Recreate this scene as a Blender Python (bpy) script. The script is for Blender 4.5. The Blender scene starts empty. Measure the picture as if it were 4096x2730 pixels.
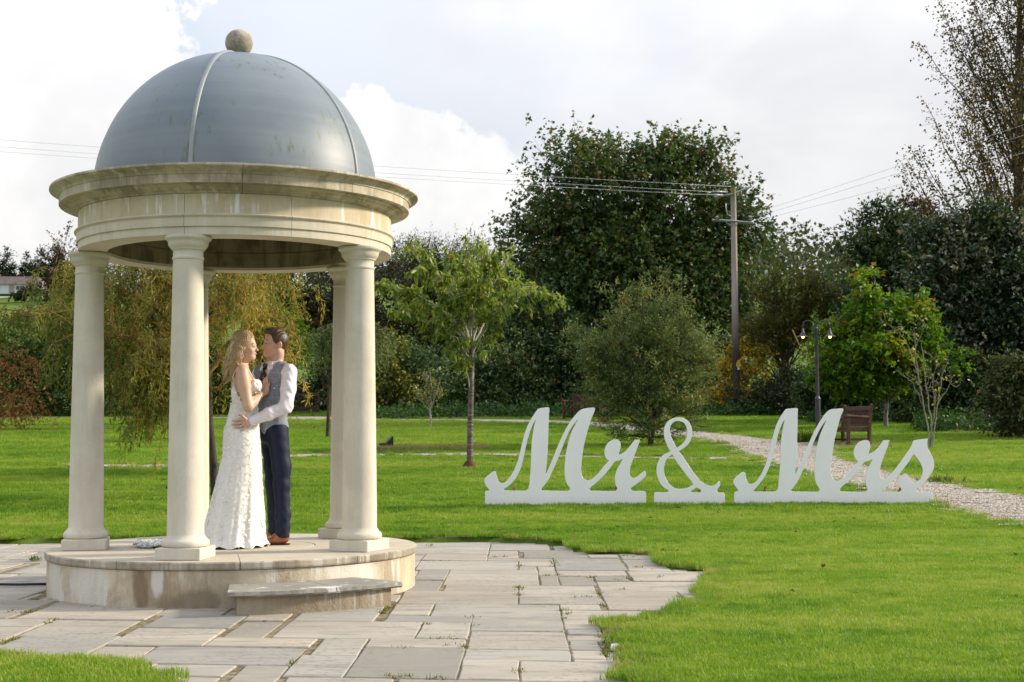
# wedding gazebo garden
import bpy, bmesh, math, random
import numpy as np
from mathutils import Vector, Matrix, Euler

random.seed(7)
SC = bpy.context.scene
COL = SC.collection
PI = math.pi

# ------------------------------------------------------------------ camera
CAM_H, FPX, PITCH, ROLL = 1.2394, 5660.28, 0.06601, -0.00542
cam_d = bpy.data.cameras.new('camera')
cam = bpy.data.objects.new('camera', cam_d)
COL.objects.link(cam)
cam_d.sensor_width = 36.0
cam_d.lens = FPX * 36.0 / 4096.0
cam_d.clip_start, cam_d.clip_end = 0.1, 4000.0
cam.matrix_world = Matrix.Translation((0, 0, CAM_H)) @ Matrix.Rotation(PI / 2 + PITCH, 4, 'X') @ Matrix.Rotation(ROLL, 4, 'Z')
cam_d.dof.use_dof = True
cam_d.dof.focus_distance = 11.9
cam_d.dof.aperture_fstop = 6.3
SC.camera = cam

# ------------------------------------------------------------------ sun, sky, exposure
SUN_AZ, SUN_EL = math.radians(101.0), math.radians(25.0)      # azimuth from straight-behind-camera (-Y) turning to +X
to_sun = Vector((math.sin(SUN_AZ) * math.cos(SUN_EL), -math.cos(SUN_AZ) * math.cos(SUN_EL), math.sin(SUN_EL)))
sun_d = bpy.data.lights.new('sun', 'SUN')
sun_d.energy = 2.9
sun_d.angle = math.radians(6.0)
sun_d.color = (1.0, 0.88, 0.70)
sun = bpy.data.objects.new('sun', sun_d)
COL.objects.link(sun)
sun.rotation_euler = to_sun.to_track_quat('Z', 'Y').to_euler()
sun.location = to_sun * 100

world = bpy.data.worlds.new('World')
SC.world = world
world.use_nodes = True
WN, WL = world.node_tree.nodes, world.node_tree.links
WN.clear()
def wn(t, **k):
    n = WN.new(t)
    for a, b in k.items(): setattr(n, a, b)
    return n
def wmath(op, a, b=None, c=None, clamp=False):
    n = wn('ShaderNodeMath', operation=op, use_clamp=clamp)
    for i, v in enumerate((a, b, c)):
        if v is None: continue
        if isinstance(v, (int, float)): n.inputs[i].default_value = v
        else: WL.new(v, n.inputs[i])
    return n.outputs[0]
def wmix(f, a, b):
    n = wn('ShaderNodeMix', data_type='RGBA')
    for s, v in ((0, f), (6, a), (7, b)):
        if isinstance(v, (int, float, tuple)): n.inputs[s].default_value = v
        else: WL.new(v, n.inputs[s])
    return n.outputs[2]
def wramp(v, lo, hi):
    n = wn('ShaderNodeMapRange', interpolation_type='SMOOTHSTEP')
    WL.new(v, n.inputs[0]); n.inputs[1].default_value = lo; n.inputs[2].default_value = hi
    return n.outputs[0]
w_out = wn('ShaderNodeOutputWorld'); w_bg = wn('ShaderNodeBackground')
w_sky = wn('ShaderNodeTexSky', sky_type='NISHITA', sun_disc=False)
w_sky.sun_elevation = SUN_EL
w_sky.sun_rotation = math.atan2(to_sun.x, to_sun.y)
w_sky.air_density, w_sky.dust_density, w_sky.ozone_density = 1.0, 1.0, 1.0
w_tc = wn('ShaderNodeTexCoord')
w_dir = w_tc.outputs['Generated']
def wnoise(scale, detail=7.0, rough=0.55, off=(0, 0, 0), dist=0.0, squash=1.0):
    m = wn('ShaderNodeMapping'); WL.new(w_dir, m.inputs[0])
    m.inputs['Location'].default_value = off; m.inputs['Scale'].default_value = (1, 1, squash)
    n = wn('ShaderNodeTexNoise'); WL.new(m.outputs[0], n.inputs['Vector'])
    n.inputs['Scale'].default_value = scale; n.inputs['Detail'].default_value = detail
    n.inputs['Roughness'].default_value = rough; n.inputs['Distortion'].default_value = dist
    return n.outputs['Fac']
def wdir(az, el):        # az in degrees right of +Y
    a, e = math.radians(az), math.radians(el)
    return (math.sin(a) * math.cos(e), math.cos(a) * math.cos(e), math.sin(e))
puff = wnoise(9.0, 10.0, 0.6, (0.3, 0.1, 0.7))
fine = wnoise(30.0, 8.0, 0.55, (1.3, 2.1, 0.2))
wisp = wnoise(4.5, 6.0, 0.5, (4.1, 0.6, 2.2), 0.4, 2.0)
def lump(az, el, rad, soft, amp=0.12):
    n = wn('ShaderNodeVectorMath', operation='DISTANCE'); WL.new(w_dir, n.inputs[0]); n.inputs[1].default_value = wdir(az, el)
    d = wmath('ADD', n.outputs['Value'], wmath('MULTIPLY', wmath('SUBTRACT', puff, 0.5), -amp * 2.2))
    d = wmath('ADD', d, wmath('MULTIPLY', wmath('SUBTRACT', fine, 0.5), -amp * 0.35))
    m = wramp(d, rad, rad - soft)
    return m
def wmax(*a):
    r = a[0]
    for b in a[1:]: r = wmath('MAXIMUM', r, b)
    return r
# heaped clouds standing over the valley
heap = wmax(lump(-20.5, 11.5, 0.155, 0.012), lump(-17.5, 17.5, 0.10, 0.012), lump(-9.0, 7.5, 0.105, 0.014), lump(-5.5, 9.3, 0.075, 0.012), lump(-2.0, 6.0, 0.10, 0.03),
            lump(-34.0, 20.0, 0.2, 0.03), lump(-60, 14, 0.25, 0.03), lump(-95, 24, 0.3, 0.05), lump(-140, 15, 0.25, 0.04))
gen = wramp(wnoise(2.2, 8.0, 0.55, (0.9, 0.2, 0.4)), 0.40, 0.62)         # broken cloud everywhere
veil_n = wn('ShaderNodeVectorMath', operation='DISTANCE'); WL.new(w_dir, veil_n.inputs[0]); veil_n.inputs[1].default_value = wdir(24, 12)
veil = wramp(wmath('ADD', veil_n.outputs['Value'], wmath('MULTIPLY', wmath('SUBTRACT', wisp, 0.5), 0.5)), 0.52, 0.28)   # grey sheet to the right
sky_b = wn('ShaderNodeVectorMath', operation='SCALE'); WL.new(w_sky.outputs[0], sky_b.inputs[0]); sky_b.inputs['Scale'].default_value = 0.06
thin = wmath('ADD', 0.60, wmath('MULTIPLY', wisp, 0.28))
c = wmix(thin, sky_b.outputs[0], (0.455, 0.485, 0.54, 1))
c = wmix(wmath('MULTIPLY', gen, 0.45), c, (0.50, 0.51, 0.53, 1))
grey = wmix(wramp(wnoise(7.0, 6.0, 0.5, (2.0, 5.0, 1.0), 0.3, 1.8), 0.35, 0.70), (0.425, 0.425, 0.44, 1), (0.505, 0.505, 0.51, 1))
c = wmix(wmath('MULTIPLY', veil, 0.96), c, grey)
heapcol = wmix(wramp(wnoise(11.0, 8.0, 0.55, (3.0, 0.4, 1.0)), 0.35, 0.65), (0.49, 0.49, 0.497, 1), (0.575, 0.57, 0.56, 1))
c = wmix(heap, c, heapcol)
w_sep = wn('ShaderNodeSeparateXYZ'); WL.new(w_dir, w_sep.inputs[0])
w_lift = wmath('ADD', 0.76, wmath('MULTIPLY', wmath('MAXIMUM', w_sep.outputs[2], 0.0), 1.2))      # a cloudy sky is brighter overhead than at the horizon
w_sc = wn('ShaderNodeVectorMath', operation='SCALE'); WL.new(c, w_sc.inputs[0]); WL.new(w_lift, w_sc.inputs['Scale'])
WL.new(w_sc.outputs[0], w_bg.inputs[0]); w_bg.inputs[1].default_value = 0.95
WL.new(w_bg.outputs[0], w_out.inputs[0])

SC.view_settings.view_transform = 'Standard'
SC.view_settings.look = 'None'
SC.view_settings.exposure = 1.0
SC.view_settings.gamma = 1.0
SC.view_settings.use_curve_mapping = False
SC.cycles.max_bounces = 6
SC.cycles.diffuse_bounces = 3
SC.cycles.glossy_bounces = 2
SC.cycles.transmission_bounces = 4
SC.cycles.use_denoising = True
SC.cycles.caustics_reflective = False
SC.cycles.caustics_refractive = False

# ------------------------------------------------------------------ helpers
def ray(px, py):
    """direction of the photograph's pixel (4096 x 2730) in the place"""
    u, v = px - 2048.0, py - 1365.0
    cr, sr = math.cos(ROLL), math.sin(ROLL)
    u, v = u * cr + v * sr, -u * sr + v * cr
    w = -v / FPX; c_, s_ = math.cos(PITCH), math.sin(PITCH)
    return Vector((u / FPX, c_ - s_ * w, s_ + c_ * w))
def at(px, py, Y):
    r = ray(px, py); t = Y / r.y
    return Vector((r.x * t, Y, CAM_H + r.z * t))

GY = [-300, 0, 13, 15, 17, 20, 26, 32, 40, 48, 56, 65, 80, 120, 200, 300, 400, 460, 600]
GZ = [0, 0, 0, 0.01, 0.06, 0.235, 0.56, 0.94, 1.36, 1.72, 2.12, 2.6, 3.3, 6.5, 17.0, 30.5, 44.0, 49.0, 47.0]
def zg(y): return np.interp(y, GY, GZ)

def link(o, parent=None):
    COL.objects.link(o)
    if parent is not None:
        o.parent = parent
    return o
def tag(o, label=None, cat=None, group=None, kind=None):
    if label: o['label'] = label
    if cat: o['category'] = cat
    if group: o['group'] = group
    if kind: o['kind'] = kind
    return o
def empty(name, loc=(0, 0, 0), rz=0.0, parent=None):
    o = bpy.data.objects.new(name, None); o.empty_display_size = 0.1
    link(o, parent); o.location = loc; o.rotation_euler = (0, 0, rz)
    return o
def mesh_np(name, V, F, smooth=False, tint=None, uv=None):
    """V (n,3); F (m,k) integer array of same-size faces or list of lists"""
    me = bpy.data.meshes.new(name)
    if isinstance(F, np.ndarray):
        m, k = F.shape
        me.vertices.add(len(V)); me.vertices.foreach_set('co', np.ascontiguousarray(V, dtype=np.float32).ravel())
        me.loops.add(m * k); me.loops.foreach_set('vertex_index', np.ascontiguousarray(F, dtype=np.int32).ravel())
        me.polygons.add(m); me.polygons.foreach_set('loop_start', np.arange(0, m * k, k, dtype=np.int32))
        me.update(calc_edges=True)
    else:
        me.from_pydata([tuple(v) for v in V], [], F); me.update()
    if smooth: me.polygons.foreach_set('use_smooth', np.ones(len(me.polygons), dtype=bool))
    if tint is not None:
        a = me.attributes.new('tint', 'FLOAT', 'POINT'); a.data.foreach_set('value', np.ascontiguousarray(tint, dtype=np.float32))
    return me
def obj(name, me, mat=None, parent=None, loc=None):
    o = bpy.data.objects.new(name, me)
    if mat is not None:
        for m in (mat if isinstance(mat, (list, tuple)) else [mat]): me.materials.append(m)
    link(o, parent)
    if loc is not None: o.location = loc
    return o
class MB:
    """collects shapes into one mesh"""
    def __init__(s): s.v = []; s.f = []
    def add(s, V, F):
        n = len(s.v); s.v += [tuple(p) for p in V]; s.f += [[i + n for i in q] for q in F]; return s
    def box(s, c, d, rz=0.0, bev=0.0, rot=None):
        bm = bmesh.new(); bmesh.ops.create_cube(bm, size=1.0)
        bmesh.ops.scale(bm, vec=d, verts=bm.verts)
        if bev > 0: bmesh.ops.bevel(bm, geom=bm.edges[:], offset=bev, segments=1, affect='EDGES')
        R = rot.to_matrix() if rot is not None else Matrix.Rotation(rz, 3, 'Z')
        bm.verts.index_update()
        V = [R @ v.co + Vector(c) for v in bm.verts]; F = [[v.index for v in f.verts] for f in bm.faces]; bm.free()
        return s.add(V, F)
    def lathe(s, prof, n=32, c=(0, 0, 0), cap=True):
        V = []; F = []
        for r, z in prof:
            for i in range(n):
                a = 2 * PI * i / n; V.append((c[0] + r * math.cos(a), c[1] + r * math.sin(a), c[2] + z))
        for j in range(len(prof) - 1):
            for i in range(n):
                i2 = (i + 1) % n; F.append([j * n + i, j * n + i2, (j + 1) * n + i2, (j + 1) * n + i])
        if cap:
            F.append(list(range(n))[::-1]); F.append([(len(prof) - 1) * n + i for i in range(n)])
        return s.add(V, F)
    def tube(s, pts, rad, n=6, cap=True):
        pts = [Vector(p) for p in pts]
        if not isinstance(rad, (list, tuple, np.ndarray)): rad = [rad] * len(pts)
        V = []; F = []; up = Vector((0.13, 0.21, 0.97))
        for j, p in enumerate(pts):
            d = (pts[min(j + 1, len(pts) - 1)] - pts[max(j - 1, 0)]).normalized()
            a = d.cross(up)
            if a.length < 1e-3: a = d.cross(Vector((1, 0, 0)))
            a.normalize(); b = d.cross(a)
            for i in range(n):
                t = 2 * PI * i / n; V.append(p + (a * math.cos(t) + b * math.sin(t)) * rad[j])
        for j in range(len(pts) - 1):
            for i in range(n):
                i2 = (i + 1) % n; F.append([j * n + i, j * n + i2, (j + 1) * n + i2, (j + 1) * n + i])
        if cap:
            F.append(list(range(n))[::-1]); F.append([(len(pts) - 1) * n + i for i in range(n)])
        return s.add(V, F)
    def build(s, name, mat, parent=None, smooth=False, loc=None, auto=None):
        me = mesh_np(name, s.v, s.f, smooth)
        bm = bmesh.new(); bm.from_mesh(me); bmesh.ops.recalc_face_normals(bm, faces=bm.faces)
        if auto is not None:
            for e in bm.edges:
                if len(e.link_faces) == 2 and e.calc_face_angle(0) > auto: e.smooth = False
        bm.to_mesh(me); bm.free()
        return obj(name, me, mat, parent, loc)
def copy_tree(o, parent=None):
    c_ = o.copy(); COL.objects.link(c_)
    if parent is not None: c_.parent = parent
    for ch in list(o.children): copy_tree(ch, c_)
    return c_
def inpoly(P, poly):
    P = np.asarray(P, float); poly = np.asarray(poly, float)
    x, y = P[:, 0], P[:, 1]; r = np.zeros(len(P), bool); j = len(poly) - 1
    for i in range(len(poly)):
        xi, yi = poly[i]; xj, yj = poly[j]
        cnd = ((yi > y) != (yj > y)) & (x < (xj - xi) * (y - yi) / (yj - yi + 1e-12) + xi)
        r ^= cnd; j = i
    return r
def polydist(P, poly, closed=True):
    P = np.asarray(P, float); poly = np.asarray(poly, float); d = np.full(len(P), 1e9)
    n = len(poly)
    for i in range(n if closed else n - 1):
        a = poly[i]; b = poly[(i + 1) % n]; ab = b - a
        t = np.clip(((P - a) @ ab) / (ab @ ab + 1e-12), 0, 1)
        d = np.minimum(d, np.hypot(*(P - a - t[:, None] * ab).T))
    return d

# ------------------------------------------------------------------ materials
class M:
    """small node-graph builder"""
    def __init__(s, name):
        s.m = bpy.data.materials.new(name); s.m.use_nodes = True
        s.n, s.l = s.m.node_tree.nodes, s.m.node_tree.links
        s.b = s.n['Principled BSDF']; s.out = s.n['Material Output']
    def node(s, t, **k):
        n = s.n.new(t)
        for a, b in k.items(): setattr(n, a, b)
        return n
    def put(s, sock, v):
        if isinstance(v, (int, float)):
            sock.default_value = v
        elif isinstance(v, tuple):
            sock.default_value = v if len(v) == 4 or sock.type == 'VECTOR' else (*v, 1)
        else: s.l.new(v, sock)
    def coord(s, kind='Object', scale=(1, 1, 1), loc=(0, 0, 0)):
        if kind == 'World':
            src = s.node('ShaderNodeNewGeometry').outputs['Position']
        else:
            src = s.node('ShaderNodeTexCoord').outputs[kind]
        m = s.node('ShaderNodeMapping'); s.l.new(src, m.inputs[0])
        m.inputs['Scale'].default_value = scale; m.inputs['Location'].default_value = loc
        return m.outputs[0]
    def noise(s, scale, detail=4, rough=0.55, vec=None, dist=0.0, kind='Object', sc=(1, 1, 1), loc=(0, 0, 0)):
        n = s.node('ShaderNodeTexNoise')
        s.l.new(vec if vec is not None else s.coord(kind, sc, loc), n.inputs['Vector'])
        n.inputs['Scale'].default_value = scale; n.inputs['Detail'].default_value = detail
        n.inputs['Roughness'].default_value = rough; n.inputs['Distortion'].default_value = dist
        return n.outputs['Fac']
    def ramp(s, v, lo, hi):
        n = s.node('ShaderNodeMapRange', interpolation_type='SMOOTHSTEP')
        s.l.new(v, n.inputs[0]); n.inputs[1].default_value = lo; n.inputs[2].default_value = hi
        return n.outputs[0]
    def mix(s, f, a, b, blend='MIX'):
        n = s.node('ShaderNodeMix', data_type='RGBA', blend_type=blend)
        s.put(n.inputs[0], f); s.put(n.inputs[6], a); s.put(n.inputs[7], b)
        return n.outputs[2]
    def math(s, op, a, b=None, clamp=False):
        n = s.node('ShaderNodeMath', operation=op, use_clamp=clamp)
        s.put(n.inputs[0], a)
        if b is not None: s.put(n.inputs[1], b)
        return n.outputs[0]
    def attr(s, name='tint'):
        return s.node('ShaderNodeAttribute', attribute_name=name).outputs['Fac']
    def cramp(s, v, stops):
        n = s.node('ShaderNodeValToRGB'); s.l.new(v, n.inputs[0]); e = n.color_ramp.elements
        while len(e) < len(stops): e.new(0.5)
        for q, (p, c_) in zip(e, stops): q.position = p; q.color = (*c_, 1)
        return n.outputs[0]
    def bump(s, h, strength=0.3, dist=0.01):
        n = s.node('ShaderNodeBump'); n.inputs['Strength'].default_value = strength; n.inputs['Distance'].default_value = dist
        s.l.new(h, n.inputs['Height']); s.l.new(n.outputs[0], s.b.inputs['Normal']); return n.outputs[0]
    def set(s, color=None, rough=None, spec=None, metal=None, **k):
        if color is not None: s.put(s.b.inputs['Base Color'], color)
        if rough is not None: s.put(s.b.inputs['Roughness'], rough)
        if spec is not None: s.b.inputs['Specular IOR Level'].default_value = spec
        if metal is not None: s.b.inputs['Metallic'].default_value = metal
        for a, v in k.items(): s.put(s.b.inputs[a.replace('_', ' ')], v)
        return s
    def obj_random(s): return s.node('ShaderNodeObjectInfo').outputs['Random']
    def z(s, kind='Object'):
        x = s.node('ShaderNodeSeparateXYZ'); s.l.new(s.coord(kind), x.inputs[0]); return x.outputs

def leaf_mat(name, stops, rough=0.5, trans=0.35, spec=0.3, tcol=None):
    m = M(name); t = m.attr('tint'); c_ = m.cramp(t, stops)
    m.set(c_, rough, spec)
    tr = m.node('ShaderNodeBsdfTranslucent')
    bright = m.mix(1.0, c_, tcol or (1.25, 1.3, 0.7), 'MULTIPLY'); m.l.new(bright, tr.inputs[0])
    mx = m.node('ShaderNodeMixShader'); mx.inputs[0].default_value = trans
    m.l.new(m.b.outputs[0], mx.inputs[1]); m.l.new(tr.outputs[0], mx.inputs[2]); m.l.new(mx.outputs[0], m.out.inputs[0])
    return m.m
def bark_mat(name, a, b, scale=12, rough=0.85, sc=(1, 1, 0.25)):
    m = M(name); n = m.noise(scale, 6, 0.65, sc=sc)
    m.set(m.mix(m.ramp(n, 0.3, 0.7), a, b), rough, 0.2); m.bump(n, 0.6, 0.02); return m.m

# ------------------------------------------------------------------ measured plans (metres)
D_PATIO = [[-1.231,16.506],[-0.267,16.574],[0.412,16.08],[0.621,15.852],[0.624,15.128],[0.777,15.042],[0.777,14.745],[1.103,14.779],[1.437,14.576],[1.38,13.582],[1.451,13.202],[1.67,12.875],[1.824,12.923],[1.732,12.364],[1.609,12.119],[1.567,11.535],[1.453,11.215],[1.433,10.81],[1.445,10.571],[1.253,10.351],[1.076,10.012],[1.037,9.651],[0.943,9.617],[0.778,9.434],[0.555,9.319],[0.627,8.85],[0.622,8.417],[0.618,7.919],[0.582,7.669],[0.575,7.387],[0.513,7.17],[1.15,6.2],[-1.6,6.2],[-1.621,7.124],[-1.71,7.277],[-1.823,7.323],[-1.928,7.427],[-2.067,7.797],[-2.131,7.841],[-2.408,7.857],[-2.638,7.871],[-2.783,7.985],[-2.905,8.013],[-3.111,8.074],[-6.2,9.2],[-6.4,15.5],[-6.401,16.546],[-5.966,16.573],[-5.295,16.7]]
D_SLABS = [[-5.817,14.815,-5.34,15.939],[-5.34,13.502,-5.216,14.815],[-4.884,12.138,-4.817,13.502],[-4.732,12.49,-4.643,13.91],[-4.557,11.492,-4.193,12.49],[-4.434,10.427,-4.133,11.492],[-4.133,9.755,-3.536,10.477],[-3.851,10.477,-3.773,10.689],[-3.689,10.477,-3.608,10.689],[-3.851,10.689,-3.773,10.908],[-3.608,10.477,-3.536,10.689],[-3.773,9.431,-3.536,9.755],[-3.773,8.99,-3.173,9.384],[-3.689,8.242,-3.173,8.99],[-3.486,9.431,-2.556,10.117],[-3.486,10.117,-2.776,10.908],[-3.173,8.624,-2.556,9.384],[-3.109,7.596,-2.482,8.624],[-2.556,9.675,-2.076,10.322],[-2.482,7.64,-2.154,8.242],[-3.036,7.045,-2.482,7.596],[-2.482,9.047,-1.88,9.675],[-2.482,8.263,-1.88,8.99],[-2.154,7.64,-1.239,8.263],[-1.99,7.229,-1.537,7.596],[-1.88,8.284,-1.239,8.624],[-1.88,9.431,-1.581,9.954],[-1.852,8.624,-1.581,9.384],[-1.537,9.431,-0.97,10.577],[-1.537,8.648,-0.636,9.431],[-1.196,7.952,-0.91,8.624],[-1.239,7.251,-0.91,7.952],[-1.482,6.95,-1.239,7.596],[-1.196,6.846,-0.636,7.251],[-1.751,6.796,-1.537,7.229],[-0.91,8.284,-0.313,8.648],[-0.91,7.272,-0.313,8.284],[-0.613,6.846,0.005,7.229],[-1.196,15.658,-0.313,16.356],[-1.137,14.748,-0.313,15.658],[-0.97,13.996,-0.313,14.748],[-0.97,13.081,0.005,13.996],[-0.313,13.996,0.348,14.275],[-0.313,15.245,0.348,16.121],[-0.313,14.334,0.005,15.245],[0.048,14.368,0.716,15.124],[0.716,14.436,1.029,14.815],[1.041,14.237,1.407,14.748],[0.386,15.245,0.596,15.939],[0.005,13.502,0.348,13.91],[0.176,12.653,0.348,13.502],[0.348,13.081,1.014,14.334],[1.023,13.336,1.407,14.237],[1.014,13.024,1.407,13.336],[0.348,12.606,0.975,13.081],[-0.91,12.168,-0.636,13.081],[-0.91,11.305,-0.636,12.138],[-0.636,11.8,0.176,13.081],[-0.613,11.305,0.005,11.8],[-0.91,10.452,0.005,11.305],[0.005,10.955,0.626,11.8],[0.005,10.477,0.641,10.955],[0.348,11.8,0.656,12.541],[0.656,12.138,0.946,12.541],[0.975,12.168,1.623,12.978],[1.623,12.541,1.783,13.125],[0.656,11.375,1.595,12.138],[0.641,10.175,1.255,11.375],[1.255,10.955,1.449,11.375],[1.255,10.577,1.449,10.908],[0.297,9.384,0.946,10.146],[0.297,10.146,0.596,10.477],[0.946,9.784,1.053,10.117],[-0.91,9.784,-0.613,10.427],[-0.613,9.755,0.297,10.452],[-0.91,9.431,-0.313,9.755],[-0.636,8.671,-0.313,9.431],[-0.313,8.284,0.297,9.047],[-0.313,9.047,0.297,9.755],[-0.313,7.89,0.297,8.284],[-0.313,7.229,0.005,7.89],[0.005,7.229,0.596,7.863],[0.005,6.9,0.488,7.229],[0.531,8.99,0.596,9.187],[0.488,7.872,0.596,8.048],[0.531,8.671,0.596,8.9],[0.488,8.048,0.596,8.242],[0.297,9.139,0.531,9.384],[0.297,8.9,0.531,9.139],[0.297,8.671,0.531,8.9],[0.297,8.457,0.488,8.671],[0.297,8.284,0.488,8.457],[0.297,8.129,0.488,8.284],[0.297,7.952,0.488,8.129],[0.297,7.863,0.488,7.952],[-6.446,12.787,-5.23,13.343],[-6.416,11.947,-5.2,12.503],[-6.386,11.107,-5.17,11.663],[-6.356,10.267,-5.14,10.823],[-6.326,9.397,-5.11,9.953],[-6.296,8.557,-5.08,9.113],[-5.336,14.827,-4.12,15.383],[-5.336,15.367,-4.12,15.923],[-5.216,13.897,-4.0,14.453],[-5.126,9.097,-3.91,9.653],[-5.096,8.197,-3.88,8.753],[-4.646,12.487,-3.43,13.043],[-4.646,13.027,-3.43,13.583],[-4.136,14.437,-2.92,14.993],[-4.136,14.977,-2.92,15.533],[-4.136,15.517,-2.92,16.073],[-4.016,13.567,-2.8,14.123],[-2.936,14.107,-1.72,14.663],[-2.936,14.647,-1.72,15.203],[-2.936,15.187,-1.72,15.743],[-2.816,13.057,-1.6,13.613],[-2.816,15.727,-1.6,16.283],[-1.646,6.127,-0.43,6.683],[-0.446,6.277,0.77,6.833],[-2.816,13.597,-1.6,14.123],[-6.476,13.627,-5.35,14.183],[-6.476,14.167,-5.35,14.723],[-5.126,9.637,-4.15,10.193],[-5.096,8.737,-3.88,9.113],[-5.216,14.437,-4.12,14.843],[-1.736,14.107,-0.97,14.663],[-6.326,9.937,-5.11,10.283],[-5.186,10.807,-4.45,11.363],[-5.156,10.267,-4.45,10.823],[-6.416,12.487,-5.2,12.803],[-6.386,11.647,-5.17,11.963],[-6.506,14.707,-5.83,15.263],[-6.506,15.247,-5.83,15.803],[-4.016,14.107,-2.92,14.453],[-6.356,10.807,-5.17,11.123],[-6.296,9.097,-5.11,9.413],[-3.446,12.907,-2.8,13.463],[-1.616,12.907,-0.97,13.463],[-1.616,13.447,-0.97,14.003],[-6.446,13.327,-5.35,13.643],[-5.186,11.347,-4.57,11.903],[-1.736,14.647,-1.15,15.203],[-1.736,15.187,-1.21,15.743],[-3.866,7.867,-3.1,8.243],[-4.196,11.947,-3.73,12.503],[-5.336,15.907,-4.12,16.103],[-1.616,15.727,-1.21,16.283],[-4.646,13.567,-4.0,13.913],[-5.216,13.507,-4.72,13.913],[-5.246,12.787,-4.9,13.343],[-5.216,11.947,-4.9,12.503],[-1.526,6.667,-0.43,6.833],[-4.196,11.497,-3.85,11.963],[-5.906,8.377,-5.08,8.573],[-4.136,10.477,-3.85,11.033],[-4.136,16.057,-2.92,16.193],[-4.826,11.887,-4.57,12.443],[-4.136,11.017,-3.85,11.513],[-4.586,8.047,-3.85,8.213],[-3.896,8.227,-3.7,8.783],[-5.216,12.487,-4.9,12.803],[-5.126,10.177,-4.15,10.283],[-1.136,12.517,-0.91,12.923],[-2.066,9.667,-1.87,10.133],[0.184,11.797,0.35,12.353],[-3.446,13.447,-2.8,13.583],[-1.616,13.987,-0.97,14.123],[-0.326,16.117,0.05,16.343],[-1.856,9.967,-1.54,10.223],[-5.366,13.327,-4.9,13.493],[-3.926,9.097,-3.79,9.653],[-0.866,16.357,-0.16,16.463],[-2.936,15.727,-2.8,16.253],[0.004,13.087,0.17,13.493],[-3.446,12.697,-3.16,12.923],[-1.136,10.567,-0.91,10.853],[0.754,6.307,0.98,6.593],[0.004,15.127,0.59,15.233],[-0.446,6.187,0.11,6.293],[-4.466,10.267,-4.15,10.433],[0.184,12.337,0.35,12.653],[-5.846,14.707,-5.35,14.813],[-5.546,8.287,-5.08,8.393],[-3.896,8.767,-3.7,8.993],[-3.746,12.247,-3.58,12.503],[-1.526,6.817,-1.21,6.953],[-1.376,12.757,-1.12,12.923],[-3.506,7.777,-3.1,7.883],[-1.646,6.037,-1.24,6.143],[-6.266,8.467,-5.89,8.573],[-4.226,7.957,-3.85,8.063],[-4.166,9.637,-3.79,9.743],[0.484,6.817,0.68,7.013],[-6.176,15.787,-5.83,15.893],[0.004,13.897,0.35,14.003],[1.414,12.967,1.55,13.223],[-5.636,15.937,-5.32,16.043],[-4.826,8.107,-4.57,8.213],[-1.436,16.267,-1.21,16.373],[-1.046,10.837,-0.91,11.003],[0.034,16.117,0.2,16.253],[-3.176,12.817,-2.98,12.923],[-1.166,14.647,-0.97,14.753],[1.024,14.737,1.22,14.843],[-4.586,11.347,-4.45,11.483],[-3.446,12.577,-3.31,12.713],[-1.646,6.667,-1.51,6.803],[-1.046,12.397,-0.91,12.533],[0.754,6.577,0.89,6.713],[-2.816,12.967,-2.65,13.073],[-1.766,12.967,-1.6,13.073],[-2.126,7.537,-1.99,7.643],[-1.886,7.117,-1.75,7.223],[-1.676,10.207,-1.54,10.313],[-1.256,10.567,-1.12,10.673],[-1.256,12.667,-1.12,12.773],[0.964,6.307,1.1,6.413]]
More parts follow.
